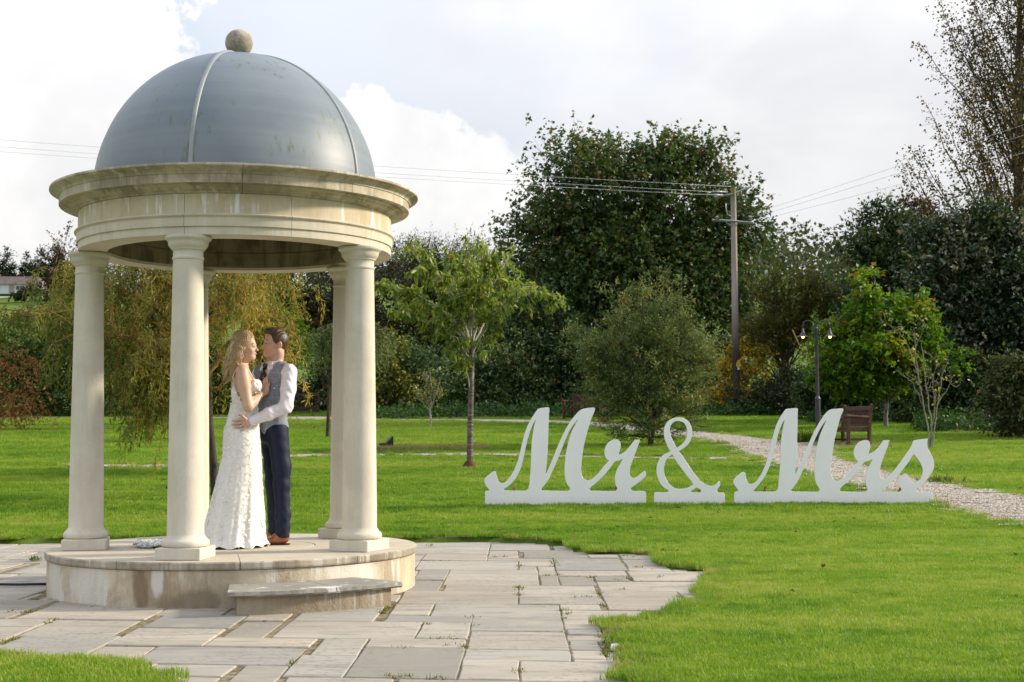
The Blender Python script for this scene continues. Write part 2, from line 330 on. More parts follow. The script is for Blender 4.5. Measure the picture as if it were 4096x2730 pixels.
D_LETTERS = {"Mr":[[[-0.391,0.249],[-0.39,0.425],[-0.383,0.443],[-0.368,0.452],[-0.34,0.454],[-0.33,0.465],[-0.332,0.475],[-0.359,0.505],[-0.386,0.548],[-0.397,0.591],[-0.389,0.624],[-0.359,0.656],[-0.316,0.69],[-0.272,0.723],[-0.256,0.726],[-0.242,0.717],[-0.235,0.698],[-0.224,0.644],[-0.208,0.596],[-0.187,0.569],[-0.16,0.558],[-0.128,0.562],[-0.09,0.584],[-0.036,0.648],[0.019,0.739],[0.057,0.825],[0.09,0.921],[0.123,1.061],[0.161,1.211],[0.205,1.34],[0.26,1.448],[0.325,1.55],[0.363,1.596],[0.391,1.606],[0.445,1.614],[0.504,1.617],[0.516,1.61],[0.518,1.592],[0.51,1.457],[0.502,1.274],[0.495,1.08],[0.486,0.909],[0.473,0.78],[0.46,0.694],[0.466,0.688],[0.476,0.696],[0.525,0.801],[0.58,0.93],[0.624,1.037],[0.668,1.139],[0.723,1.251],[0.777,1.353],[0.854,1.466],[0.93,1.552],[0.979,1.587],[1.028,1.6],[1.093,1.608],[1.15,1.61],[1.164,1.599],[1.157,1.567],[1.13,1.502],[1.096,1.422],[1.063,1.309],[1.03,1.196],[1.002,1.078],[0.979,0.949],[0.965,0.831],[0.962,0.734],[0.971,0.664],[0.992,0.621],[1.024,0.597],[1.062,0.589],[1.105,0.599],[1.159,0.639],[1.235,0.722],[1.301,0.802],[1.361,0.864],[1.334,0.882],[1.307,0.92],[1.297,0.969],[1.3,1.022],[1.32,1.076],[1.358,1.124],[1.401,1.151],[1.45,1.161],[1.488,1.153],[1.514,1.123],[1.521,1.075],[1.511,1.021],[1.491,0.955],[1.507,0.949],[1.55,0.965],[1.599,1.001],[1.648,1.058],[1.692,1.112],[1.723,1.153],[1.793,1.155],[1.784,1.122],[1.751,1.031],[1.712,0.929],[1.678,0.843],[1.651,0.763],[1.642,0.698],[1.649,0.65],[1.671,0.623],[1.703,0.614],[1.735,0.625],[1.784,0.66],[1.844,0.711],[1.862,0.716],[1.875,0.702],[1.874,0.649],[1.837,0.614],[1.761,0.553],[1.685,0.5],[1.658,0.475],[1.661,0.454],[1.683,0.438],[1.835,0.434],[1.862,0.424],[1.871,0.402],[1.869,0.231]],[[-0.131,0.474],[-0.123,0.453],[0.168,0.449],[0.211,0.468],[0.227,0.502],[0.242,0.599],[0.253,0.759],[0.262,0.92],[0.268,1.082],[0.278,1.189],[0.297,1.313],[0.319,1.404],[0.332,1.445],[0.325,1.45],[0.314,1.435],[0.27,1.34],[0.226,1.222],[0.193,1.093],[0.165,0.975],[0.132,0.835],[0.094,0.728],[0.05,0.643],[-0.004,0.573],[-0.069,0.515]],[[0.396,0.475],[0.406,0.448],[0.781,0.444],[0.805,0.462],[0.803,0.488],[0.771,0.532],[0.744,0.596],[0.734,0.671],[0.732,0.778],[0.739,0.864],[0.753,0.972],[0.775,1.079],[0.803,1.186],[0.836,1.278],[0.875,1.353],[0.913,1.417],[0.924,1.44],[0.913,1.444],[0.875,1.396],[0.809,1.299],[0.754,1.187],[0.71,1.079],[0.667,0.972],[0.612,0.843],[0.557,0.726],[0.513,0.629],[0.459,0.549]],[[1.074,0.471],[1.093,0.442],[1.437,0.438],[1.467,0.455],[1.472,0.48],[1.449,0.528],[1.439,0.581],[1.441,0.635],[1.456,0.699],[1.484,0.764],[1.522,0.828],[1.552,0.883],[1.544,0.887],[1.495,0.866],[1.439,0.855],[1.387,0.786],[1.321,0.705],[1.245,0.625],[1.169,0.556],[1.104,0.503]]],"&":[[[1.99,0.216],[1.992,0.393],[1.999,0.41],[2.017,0.417],[2.173,0.416],[2.193,0.426],[2.197,0.441],[2.185,0.454],[2.126,0.485],[2.078,0.545],[2.044,0.623],[2.03,0.702],[2.033,0.771],[2.052,0.84],[2.092,0.904],[2.152,0.953],[2.229,0.989],[2.193,1.056],[2.159,1.135],[2.14,1.214],[2.141,1.293],[2.162,1.362],[2.202,1.416],[2.257,1.45],[2.327,1.464],[2.396,1.462],[2.455,1.435],[2.499,1.39],[2.525,1.33],[2.535,1.271],[2.529,1.202],[2.505,1.133],[2.465,1.079],[2.41,1.035],[2.342,0.994],[2.389,0.927],[2.457,0.828],[2.534,0.709],[2.592,0.635],[2.621,0.596],[2.629,0.579],[2.65,0.566],[2.665,0.559],[2.709,0.526],[2.768,0.504],[2.822,0.503],[2.867,0.526],[2.889,0.55],[2.902,0.568],[2.915,0.562],[2.918,0.53],[2.908,0.491],[2.881,0.462],[2.876,0.442],[2.885,0.415],[2.905,0.408],[2.959,0.406],[2.978,0.394],[2.983,0.373],[2.981,0.211]],[[2.316,1.035],[2.282,1.1],[2.239,1.194],[2.22,1.263],[2.226,1.332],[2.256,1.386],[2.296,1.413],[2.346,1.418],[2.4,1.405],[2.439,1.37],[2.463,1.311],[2.469,1.252],[2.461,1.192],[2.431,1.133],[2.386,1.084]],[[2.251,0.949],[2.299,0.868],[2.367,0.769],[2.435,0.675],[2.503,0.587],[2.551,0.527],[2.501,0.493],[2.442,0.469],[2.373,0.46],[2.304,0.467],[2.235,0.503],[2.177,0.569],[2.143,0.643],[2.129,0.712],[2.132,0.78],[2.15,0.839],[2.191,0.908]],[[2.592,0.481],[2.649,0.448],[2.653,0.429],[2.643,0.414],[2.525,0.413],[2.508,0.429],[2.515,0.439]]],"Mrs":[[[3.11,0.216],[3.113,0.392],[3.122,0.412],[3.142,0.421],[3.168,0.425],[3.173,0.44],[3.13,0.497],[3.107,0.543],[3.108,0.576],[3.132,0.615],[3.185,0.66],[3.225,0.689],[3.252,0.693],[3.267,0.68],[3.277,0.627],[3.292,0.575],[3.315,0.538],[3.348,0.526],[3.394,0.537],[3.441,0.578],[3.488,0.646],[3.535,0.737],[3.577,0.842],[3.612,0.96],[3.64,1.078],[3.675,1.209],[3.717,1.341],[3.765,1.439],[3.819,1.524],[3.86,1.573],[3.913,1.582],[4.005,1.588],[4.022,1.579],[4.02,1.537],[4.011,1.313],[4.002,1.076],[3.992,0.866],[3.976,0.735],[3.967,0.669],[3.975,0.663],[4.03,0.767],[4.085,0.892],[4.14,1.023],[4.195,1.141],[4.263,1.278],[4.345,1.416],[4.413,1.508],[4.483,1.564],[4.56,1.574],[4.645,1.581],[4.661,1.569],[4.654,1.54],[4.616,1.454],[4.574,1.31],[4.531,1.152],[4.502,0.994],[4.476,0.837],[4.468,0.706],[4.481,0.627],[4.513,0.581],[4.559,0.564],[4.611,0.577],[4.685,0.639],[4.766,0.73],[4.86,0.835],[4.828,0.861],[4.803,0.907],[4.797,0.96],[4.814,1.026],[4.853,1.084],[4.906,1.121],[4.972,1.134],[5.011,1.116],[5.026,1.07],[5.022,1.018],[4.994,0.929],[5.034,0.942],[5.101,0.985],[5.155,1.043],[5.219,1.128],[5.296,1.131],[5.281,1.082],[5.239,0.964],[5.19,0.846],[5.159,0.741],[5.149,0.663],[5.165,0.604],[5.204,0.584],[5.25,0.599],[5.331,0.675],[5.426,0.792],[5.521,0.923],[5.589,1.015],[5.642,1.124],[5.71,1.135],[5.816,1.148],[5.832,1.145],[5.823,1.092],[5.826,1.027],[5.858,0.961],[5.889,0.895],[5.911,0.829],[5.912,0.764],[5.891,0.698],[5.843,0.62],[5.775,0.542],[5.708,0.483],[5.665,0.457],[5.662,0.427],[5.682,0.407],[5.837,0.406],[5.867,0.394],[5.879,0.371],[5.874,0.188]],[[3.376,0.437],[3.381,0.421],[3.668,0.417],[3.714,0.437],[3.728,0.474],[3.743,0.592],[3.759,0.736],[3.771,0.867],[3.779,1.051],[3.794,1.209],[3.816,1.327],[3.837,1.412],[3.828,1.419],[3.79,1.353],[3.749,1.248],[3.713,1.117],[3.678,0.973],[3.636,0.841],[3.588,0.724],[3.533,0.619],[3.473,0.541],[3.412,0.469]],[[3.905,0.44],[3.915,0.418],[4.286,0.413],[4.31,0.432],[4.307,0.458],[4.268,0.523],[4.248,0.602],[4.242,0.707],[4.252,0.825],[4.27,0.956],[4.292,1.074],[4.321,1.179],[4.369,1.298],[4.422,1.409],[4.414,1.416],[4.357,1.337],[4.289,1.219],[4.234,1.101],[4.178,0.97],[4.123,0.826],[4.054,0.669],[3.999,0.564],[3.945,0.486]],[[4.586,0.437],[4.602,0.414],[4.943,0.41],[4.977,0.431],[4.981,0.461],[4.959,0.507],[4.951,0.572],[4.959,0.638],[4.983,0.71],[5.024,0.795],[5.058,0.86],[5.045,0.863],[5.006,0.847],[4.946,0.83],[4.885,0.756],[4.817,0.665],[4.737,0.586],[4.656,0.515],[4.596,0.463]],[[5.17,0.433],[5.193,0.411],[5.427,0.409],[5.451,0.425],[5.454,0.445],[5.419,0.491],[5.404,0.537],[5.421,0.583],[5.461,0.632],[5.508,0.663],[5.53,0.654],[5.553,0.602],[5.581,0.556],[5.623,0.532],[5.676,0.542],[5.723,0.588],[5.752,0.66],[5.757,0.719],[5.741,0.778],[5.697,0.857],[5.659,0.909],[5.633,0.938],[5.572,0.844],[5.49,0.74],[5.395,0.622],[5.301,0.531],[5.221,0.472]]]}
D_PATH_UP = [[8.0,18.6],[7.5,20.87],[6.97,22.98],[6.8,24.1],[6.67,25.83],[6.54,28.79],[7.07,31.43],[7.09,33.34],[6.83,33.64],[6.17,34.56],[5.75,36.53],[5.31,37.68],[4.53,39.52],[3.78,42.0],[2.93,44.92],[1.61,47.84],[-0.42,48.45],[-3.06,49.57],[-4.9,50.53],[-6.7,51.48],[-8.0,52.16],[-11.42,52.63],[-15.65,53.75],[-19.55,54.06],[-22.6,54.5]]
D_PATH_LO = [[6.24,14.55],[6.23,17.38],[5.84,19.86],[5.62,22.67],[5.27,23.08],[5.23,24.64],[5.1,26.44],[4.86,26.78],[4.9,28.04],[4.82,28.89],[4.78,31.77],[4.78,33.95],[4.09,35.75],[3.4,37.78],[2.66,40.71],[1.49,44.27],[-0.4,46.07],[-2.93,47.57],[-4.7,48.49],[-6.31,48.49],[-7.5,48.86],[-11.05,50.93],[-15.12,51.95],[-18.8,51.99],[-21.72,52.39]]
D_STRIP_UP = [[5.11,28.75],[4.76,28.79],[4.11,28.82],[3.32,29.06],[2.32,29.33],[0.79,29.84],[-0.8,30.28],[-2.42,30.52],[-3.96,30.42],[-4.95,30.21],[-6.03,28.28],[-7.05,27.97],[-8.12,27.94],[-8.99,28.04]]
D_STRIP_LO = [[4.98,28.01],[4.64,28.04],[4.03,28.31],[3.26,28.51],[2.28,28.82],[0.77,29.23],[-0.79,29.67],[-2.37,29.91],[-3.86,29.67],[-4.81,29.36],[-5.84,27.39],[-6.84,27.16],[-7.93,27.29],[-8.86,27.63]]

# ------------------------------------------------------------------ ground
PATIO = np.array(D_PATIO)
def loft_edges(up, lo, n):
    up, lo = np.array(up, float), np.array(lo, float)
    def rs(a):
        t = np.linspace(0, 1, len(a)); s = np.linspace(0, 1, n)
        for _ in range(1): pass
        return np.stack([np.interp(s, t, a[:, 0]), np.interp(s, t, a[:, 1])], 1)
    u, l = rs(up), rs(lo)
    k = np.array([1, 2, 3, 2, 1]) / 9.0
    for a in (u, l):
        for q in range(2):
            for _ in range(3):
                p = np.pad(a[:, q], 2, mode='edge'); a[:, q] = np.convolve(p, k, 'valid')
    return u, l
PU, PL = loft_edges(D_PATH_UP, D_PATH_LO, 160)
QU, QL = loft_edges(D_STRIP_UP, D_STRIP_LO, 80)
rs_ = np.random.default_rng(3)
for a in (PU, PL, QU, QL): a += rs_.normal(0, 0.035, a.shape)
PATH_POLY = np.vstack([PU, PL[::-1]]); STRIP_POLY = np.vstack([QU, QL[::-1]])

m = M('lawn_soil')
n1 = m.noise(0.35, 3, kind='World'); n2 = m.noise(3.0, 5, kind='World')
lawn_c = m.mix(m.ramp(n1, 0.35, 0.65), (0.075, 0.125, 0.014), (0.105, 0.155, 0.02))
lawn_c = m.mix(m.math('MULTIPLY', m.ramp(n2, 0.5, 0.75), 0.5), lawn_c, (0.12, 0.12, 0.03))
m.set(lawn_c, 0.9, 0.1); m.bump(m.noise(40, 4, kind='World'), 0.6, 0.03)
MAT_SOIL = m.m

ys = np.concatenate([[-200, -60, -20, -8], np.arange(-2, 5, 1.0), np.arange(5, 18, 0.11), np.arange(18, 62, 0.6), np.arange(62, 130, 4), np.arange(130, 620, 20), [700]])
xs = np.concatenate([[-600, -300, -150, -90], np.arange(-60, -7.5, 2.5), np.arange(-7.5, 9, 0.14), np.arange(9, 60, 2.5), [60, 90, 150, 300, 600]])
gx, gy = np.meshgrid(xs, ys); P2 = np.stack([gx.ravel(), gy.ravel()], 1)
gz = zg(P2[:, 1]).copy()
inside = inpoly(P2, PATIO); dd = polydist(P2, PATIO)
t = np.clip(dd / 0.10, 0, 1)
near = np.clip((18 - P2[:, 1]) / 3, 0, 1)
gz = np.where(inside, -0.035, gz + 0.035 * t * near - 0.03 * (1 - np.clip((dd - 0.06) / 0.08, 0, 1)) * near)
gz += np.where(inside | (P2[:, 1] > 62), 0, 0.012 * np.sin(P2[:, 0] * 1.3 + P2[:, 1] * 0.7) * np.clip((P2[:, 1] - 17) / 6, 0, 1))
gz += np.where(P2[:, 1] > 100, (np.clip(P2[:, 1] - 100, 0, 200) / 200) * 3.0 * np.sin(P2[:, 0] / 60 + 1.0), 0)
nx, ny = len(xs), len(ys)
idx = np.arange(nx * ny).reshape(ny, nx)
F = np.stack([idx[:-1, :-1], idx[:-1, 1:], idx[1:, 1:], idx[1:, :-1]], -1).reshape(-1, 4)
lawn = obj('lawn', mesh_np('lawn', np.column_stack([P2, gz]), F, True), MAT_SOIL)
tag(lawn, 'lawn that rises gently to a grassy hillside behind the garden', kind='structure')
def ground_z(x, y): return float(zg(y))

# ------------------------------------------------------------------ gravel paths
m = M('gravel')
v = m.node('ShaderNodeTexVoronoi'); m.l.new(m.coord('World'), v.inputs['Vector']); v.inputs['Scale'].default_value = 26
g1 = m.noise(1.6, 5, kind='World')
sepc = m.node('ShaderNodeSeparateColor'); m.l.new(v.outputs['Color'], sepc.inputs[0])
gc = m.cramp(sepc.outputs[0], [(0, (0.18, 0.15, 0.115)), (0.45, (0.33, 0.285, 0.23)), (1, (0.48, 0.43, 0.365))])
gc = m.mix(m.math('MULTIPLY', m.ramp(g1, 0.55, 0.75), 0.35), gc, (0.26, 0.22, 0.15))
m.set(gc, 0.85, 0.2); m.bump(v.outputs['Distance'], 0.9, 0.03)
MAT_GRAVEL = m.m
def strip_mesh(u, l, k=6, lift=0.014):
    s = np.linspace(0, 1, k + 1); V = u[:, None, :] * (1 - s)[None, :, None] + l[:, None, :] * s[None, :, None]
    n = len(u); V = V.reshape(-1, 2); V = np.column_stack([V, zg(V[:, 1]) + lift + 0.012 * np.sin(V[:, 0] * 1.3 + V[:, 1] * 0.7) * np.clip((V[:, 1] - 17) / 6, 0, 1)])
    i = np.arange(n * (k + 1)).reshape(n, k + 1)
    return V, np.stack([i[:-1, :-1], i[1:, :-1], i[1:, 1:], i[:-1, 1:]], -1).reshape(-1, 4)
gp = obj('gravel_path', mesh_np('gravel_path', *strip_mesh(PU, PL, 8), True), MAT_GRAVEL)
tag(gp, 'pale gravel path curving from the right edge to the back of the lawn', kind='structure')
gs = obj('gravel_path', mesh_np('gravel_strip', *strip_mesh(QU, QL, 3, 0.02), True), MAT_GRAVEL)
tag(gs, 'thin gravel side path crossing the middle of the lawn', kind='structure')

# ------------------------------------------------------------------ instances on points (ground cover)
def scatter(name, pts, rot, scl, idx_, sources, mat_label):
    me = bpy.data.meshes.new(name); n = len(pts)
    me.vertices.add(n); me.vertices.foreach_set('co', np.ascontiguousarray(pts, np.float32).ravel())
    a = me.attributes.new('rot', 'FLOAT_VECTOR', 'POINT'); a.data.foreach_set('vector', np.ascontiguousarray(rot, np.float32).ravel())
    a = me.attributes.new('scl', 'FLOAT', 'POINT'); a.data.foreach_set('value', np.ascontiguousarray(scl, np.float32))
    a = me.attributes.new('idx', 'INT', 'POINT'); a.data.foreach_set('value', np.ascontiguousarray(idx_, np.int32))
    o = obj(name, me)
    g = bpy.data.node_groups.new(name + '_nodes', 'GeometryNodeTree')
    g.interface.new_socket('Geometry', in_out='INPUT', socket_type='NodeSocketGeometry')
    g.interface.new_socket('Geometry', in_out='OUTPUT', socket_type='NodeSocketGeometry')
    N, L = g.nodes, g.links
    gi, go = N.new('NodeGroupInput'), N.new('NodeGroupOutput')
    iop = N.new('GeometryNodeInstanceOnPoints'); L.new(gi.outputs[0], iop.inputs['Points'])
    jn = N.new('GeometryNodeJoinGeometry')
    for s in reversed(sources):
        oi = N.new('GeometryNodeObjectInfo'); oi.inputs['Object'].default_value = s; oi.inputs['As Instance'].default_value = True
        L.new(oi.outputs['Geometry'], jn.inputs[0])
    L.new(jn.outputs[0], iop.inputs['Instance']); iop.inputs['Pick Instance'].default_value = True
    for nm, dt, sock in (('rot', 'FLOAT_VECTOR', 'Rotation'), ('scl', 'FLOAT', 'Scale'), ('idx', 'INT', 'Instance Index')):
        at_ = N.new('GeometryNodeInputNamedAttribute'); at_.data_type = dt; at_.inputs[0].default_value = nm
        L.new(at_.outputs[0], iop.inputs[sock])
    L.new(iop.outputs[0], go.inputs[0])
    md = o.modifiers.new('nodes', 'NODES'); md.node_group = g
    tag(o, mat_label, kind='stuff'); return o

def grass_mat(name, stops, dark=0.0):
    m = M(name)
    t = m.attr('tint')
    big = m.noise(0.22, 3, kind='World', loc=(3, 1, 0)); mid = m.noise(1.3, 4, kind='World'); fin = m.noise(6, 3, kind='World')
    f = m.math('ADD', m.math('MULTIPLY', t, 0.44), m.math('MULTIPLY', m.ramp(mid, 0.3, 0.7), 0.28))
    f = m.math('ADD', f, m.math('MULTIPLY', m.ramp(big, 0.32, 0.66), 0.24)); f = m.math('ADD', f, m.math('MULTIPLY', m.ramp(fin, 0.38, 0.62), 0.24))
    sx = m.node('ShaderNodeSeparateXYZ'); m.l.new(m.coord('World', (0.18, 1, 1)), sx.inputs[0])
    st = m.noise(0.85, 2, kind='World', sc=(0.05, 1, 1)); f = m.math('ADD', f, m.math('MULTIPLY', m.math('SUBTRACT', m.ramp(st, 0.35, 0.65), 0.5), 0.32))
    c_ = m.cramp(f, stops); m.set(c_, 0.5, 0.25)
    tr = m.node('ShaderNodeBsdfTranslucent'); m.l.new(m.mix(1.0, c_, (1.1, 1.25, 0.6), 'MULTIPLY'), tr.inputs[0])
    mx = m.node('ShaderNodeMixShader'); mx.inputs[0].default_value = 0.4
    m.l.new(m.b.outputs[0], mx.inputs[1]); m.l.new(tr.outputs[0], mx.inputs[2]); m.l.new(mx.outputs[0], m.out.inputs[0])
    return m.m
MAT_GRASS = grass_mat('grass_blade', [(0.0, (0.050, 0.130, 0.008)), (0.4, (0.148, 0.262, 0.018)), (0.75, (0.240, 0.335, 0.034)), (1.0, (0.34, 0.37, 0.08))])
MAT_STRAW = grass_mat('dry_grass_blade', [(0.0, (0.16, 0.13, 0.04)), (0.5, (0.30, 0.24, 0.09)), (1.0, (0.42, 0.35, 0.18))])

def blade_patch(name, seed, n, size, h0, h1, w, mat, bend=0.6):
    r = np.random.default_rng(seed)
    p = np.column_stack([r.uniform(-size / 2, size / 2, (n, 2)), np.zeros(n)])
    az = r.uniform(0, 2 * PI, n); h = r.uniform(h0, h1, n) * (0.6 + 0.4 * r.random(n)); lean = r.uniform(0.1, bend, n)
    d = np.stack([np.cos(az), np.sin(az), np.zeros(n)], 1); sd = np.stack([-np.sin(az), np.cos(az), np.zeros(n)], 1)
    up = np.array([0, 0, 1.0]); ww = (w * r.uniform(0.7, 1.3, n))[:, None]
    mid = p + d * (h * lean * 0.35)[:, None] + up * (h * 0.6)[:, None]; tip = p + d * (h * lean)[:, None] + up * (h * (1 - 0.35 * lean))[:, None]
    V = np.stack([p - sd * ww / 2, p + sd * ww / 2, mid + sd * ww * 0.4, mid - sd * ww * 0.4, tip], 1).reshape(-1, 3)
    b = np.arange(n)[:, None] * 5
    F = np.concatenate([b + [0, 1, 2], b + [0, 2, 3], b + [3, 2, 4]], 0)
    ti = np.repeat(r.random(n), 5)
    me = mesh_np(name, V, F, False, ti); me.materials.append(mat)
    return bpy.data.objects.new(name, me)
turf = [blade_patch('turf_patch', 10 + i, 620, 0.34, 0.022, 0.05, 0.0042, MAT_GRASS) for i in range(4)]
tall = [blade_patch('tall_patch', 30 + i, 110, 0.16, 0.05, 0.11, 0.0045, MAT_GRASS, 0.9) for i in range(2)]
dry = [blade_patch('dry_patch', 40 + i, 60, 0.16, 0.05, 0.10, 0.004, MAT_STRAW, 1.0) for i in range(2)]
def jgrid(x0, x1, y0, y1, s, r):
    x, y = np.meshgrid(np.arange(x0, x1, s), np.arange(y0, y1, s)); p = np.stack([x.ravel(), y.ravel()], 1)
    return p + r.uniform(-s * 0.45, s * 0.45, p.shape)
r = np.random.default_rng(5)
zones = []
for (y0, y1, s, sc, side) in ((4.5, 12, 0.15, 0.85, 1.5), (12, 19, 0.19, 1.0, 1.8), (19, 34, 0.27, 1.3, 2.5), (34, 58, 0.42, 1.9, 4)):
    p = jgrid(-0.40 * y1 - side, 0.40 * y1 + side, y0, y1, s, r)
    p = p[np.abs(p[:, 0]) < 0.385 * p[:, 1] + side]
    zones.append((p, np.full(len(p), sc)))
P = np.vstack([z_[0] for z_ in zones]); S_ = np.concatenate([z_[1] for z_ in zones])
ip = inpoly(P, PATIO); dp = polydist(P, PATIO)
keep = ~ip & ~((dp < 0.19) & (P[:, 1] < 19)) & ~inpoly(P, PATH_POLY) & ~(polydist(P, PATH_POLY) < 0.07 * S_) & ~inpoly(P, STRIP_POLY) & ~(polydist(P, STRIP_POLY) < 0.05 + 0.12 * r.random(len(P)))
P, S_, dp = P[keep], S_[keep], dp[keep]
Z = zg(P[:, 1]) + 0.03 * np.clip(dp / 0.1, 0.3, 1) * np.clip((18 - P[:, 1]) / 3, 0, 1)
S_ = S_ * r.uniform(0.7, 1.3, len(P)) * np.where((P[:, 1] < 8.6) & (P[:, 0] < 0.3), 1.25, 1.0)
rot = np.column_stack([np.zeros(len(P)), np.zeros(len(P)), r.uniform(0, 2 * PI, len(P))])
scatter('grass', np.column_stack([P, Z]), rot, S_, r.integers(0, 4, len(P)), turf, 'short bright green mown grass covering the lawn')
# longer fringe where turf meets stone and gravel
E = []
def along(poly, step, closed=True):
    poly = np.asarray(poly); o = []
    for i in range(len(poly) - (0 if closed else 1)):
        a, b = poly[i], poly[(i + 1) % len(poly)]; L_ = np.hypot(*(b - a)); k = max(1, int(L_ / step))
        for j in range(k): o.append(a + (b - a) * (j + r.random()) / k)
    return np.array(o)
ed = along(PATIO, 0.011)
ed = ed + r.uniform(-0.2, 0.2, ed.shape)
ed = ed[~inpoly(ed, PATIO) | (polydist(ed, PATIO) < 0.025)]
ed = ed[(polydist(ed, PATIO) < 0.2)]
ed = ed[(ed[:, 1] < 16.9) & (ed[:, 0] > -6.1) & (ed[:, 1] > 6.6)] ; pass
pe = np.vstack([along(PU, 0.16, False), along(PL, 0.16, False), along(QU, 0.10, False), along(QL, 0.16, False)]); pe += r.normal(0, 0.05, pe.shape)
W = []
for _ in range(2200):       # loose tussocks on the lawn
    y = r.uniform(8, 45); W.append((r.uniform(-0.39, 0.39) * y, y))
W = np.array(W); W = W[~inpoly(W, PATIO) & ~inpoly(W, PATH_POLY)]
Q = np.vstack([ed, pe, W]); sc = np.concatenate([r.uniform(0.4, 0.85, len(ed)), r.uniform(0.7, 1.5, len(pe)), r.uniform(0.3, 0.85, len(W)) * (1 + W[:, 1] / 40)])
qz = zg(Q[:, 1]) + 0.015 * np.clip((18 - Q[:, 1]) / 3, 0, 1)
kind = np.concatenate([np.where(r.random(len(ed)) < 0.80, r.integers(0, 2, len(ed)), r.integers(2, 4, len(ed))), np.where(r.random(len(pe)) < 0.75, r.integers(0, 2, len(pe)), r.integers(2, 4, len(pe))), r.integers(0, 2, len(W))])
scatter('grass_fringe', np.column_stack([Q, qz]), np.column_stack([np.zeros((len(Q), 2)), r.uniform(0, 6.28, len(Q))]), sc, kind, tall + dry, 'longer tufts of green and dry grass along the edges of stone and gravel')
# dry grass strip by the ground light
q = np.column_stack([r.uniform(-3.4, -0.6, 260), r.normal(31.6, 0.25, 260)]); 
scatter('dry_grass', np.column_stack([q, zg(q[:, 1])]), np.column_stack([np.zeros((len(q), 2)), r.uniform(0, 6.28, len(q))]), r.uniform(0.9, 2.0, len(q)), r.integers(0, 2, len(q)), dry, 'dry straw coloured grass beside the black ground light')

# pebbles
def pebble_patch(name, seed, n, size):
    r_ = np.random.default_rng(seed); mb = MB(); ti = []
    base = [(1, 0, 0), (0, 1, 0), (-1, 0, 0), (0, -1, 0), (0.1, 0.05, 1)]
    for _ in range(n):
        s = r_.uniform(0.009, 0.02); c_ = np.array([*r_.uniform(-size / 2, size / 2, 2), 0.0]); a = r_.uniform(0, 6.28); st = r_.uniform(0.6, 1.0)
        V = []
        for b in base:
            x, y, z_ = b[0] * s * r_.uniform(.8, 1.2), b[1] * s * st * r_.uniform(.8, 1.2), b[2] * s * r_.uniform(.6, 1.0)
            V.append(c_ + [x * math.cos(a) - y * math.sin(a), x * math.sin(a) + y * math.cos(a), z_])
        mb.add(V, [(0, 1, 4), (1, 2, 4), (2, 3, 4), (3, 0, 4)]); ti += [r_.random()] * 5
    me = mesh_np(name, np.array(mb.v), np.array(mb.f), False, np.array(ti)); return me
m = M('pebble'); m.set(m.cramp(m.attr(), [(0, (0.18, 0.15, 0.115)), (0.5, (0.36, 0.31, 0.25)), (1, (0.53, 0.48, 0.41))]), 0.8, 0.25); MAT_PEBBLE = m.m
peb = []
for i in range(3):
    me = pebble_patch('pebble_patch', 50 + i, 150, 0.32); me.materials.append(MAT_PEBBLE); peb.append(bpy.data.objects.new('pebble_patch', me))
p = jgrid(1.5, 9.5, 13.5, 46, 0.21, r); p = p[inpoly(p, PATH_POLY)]
scatter('gravel', np.column_stack([p, zg(p[:, 1]) + 0.016]), np.column_stack([np.zeros((len(p), 2)), r.uniform(0, 6.28, len(p))]), r.uniform(0.85, 1.3, len(p)), r.integers(0, 3, len(p)), peb, 'loose pale pebbles lying on the gravel path')

# ------------------------------------------------------------------ patio of riven stone slabs
m = M('bedding_sand'); nn = m.noise(14, 6, 0.7, kind='World')
m.set(m.mix(m.ramp(nn, 0.35, 0.65), (0.10, 0.082, 0.05), (0.29, 0.24, 0.155)), 0.95, 0.1); m.bump(nn, 1.0, 0.02); MAT_BED = m.m
m = M('riven_stone')
ob = m.coord('World'); rnd = m.obj_random()
big = m.noise(0.9, 5, 0.6, kind='World', sc=(0.6, 1.6, 1)); st = m.noise(5.0, 6, 0.7, kind='World', sc=(0.35, 2.2, 1), dist=0.6); fn = m.noise(55, 4, 0.6, kind='World', sc=(0.5, 1.5, 1))
base = m.cramp(rnd, [(0, (0.225, 0.208, 0.175)), (0.2, (0.40, 0.35, 0.28)), (0.5, (0.385, 0.35, 0.292)), (0.75, (0.245, 0.237, 0.218)), (1, (0.43, 0.37, 0.29))])
base = m.mix(m.math('MULTIPLY', m.ramp(big, 0.40, 0.62), 0.42), base, (0.225, 0.20, 0.165))
base = m.mix(m.math('MULTIPLY', m.ramp(st, 0.50, 0.63), 0.62), base, (0.20, 0.18, 0.15))
base = m.mix(m.math('MULTIPLY', m.ramp(m.noise(2.3, 4, kind='World', loc=(5, 2, 0)), 0.55, 0.7), 0.3), base, (0.42, 0.355, 0.265))
vo = m.node('ShaderNodeTexVoronoi', voronoi_dimensions='2D'); m.l.new(m.coord('World', (9, 26, 1)), vo.inputs['Vector']); vo.inputs['Scale'].default_value = 1.0; vo.inputs['Randomness'].default_value = 1.0
spk = m.math('MULTIPLY', m.ramp(vo.outputs['Distance'], 0.17, 0.07), m.ramp(m.noise(1.2, 3, kind='World', loc=(9, 9, 0)), 0.46, 0.56))
base = m.mix(m.math('MULTIPLY', spk, 0.75), base, (0.07, 0.065, 0.06))
m.set(base, 0.75, 0.25)
m.bump(m.math('ADD', m.math('MULTIPLY', st, 0.6), m.math('ADD', m.math('MULTIPLY', fn, 0.25), m.math('MULTIPLY', big, 0.6))), 0.55, 0.012)
MAT_SLAB = m.m
pc = PATIO.mean(0)
bed = MB(); bed.add([(q[0], q[1], -0.008) for q in PATIO], [list(range(len(PATIO)))])
patio = bed.build('patio', MAT_BED); tag(patio, 'sandy bed of the stone paving round the gazebo', kind='structure')
A_, B_ = math.radians(-6.5), math.radians(89.8)
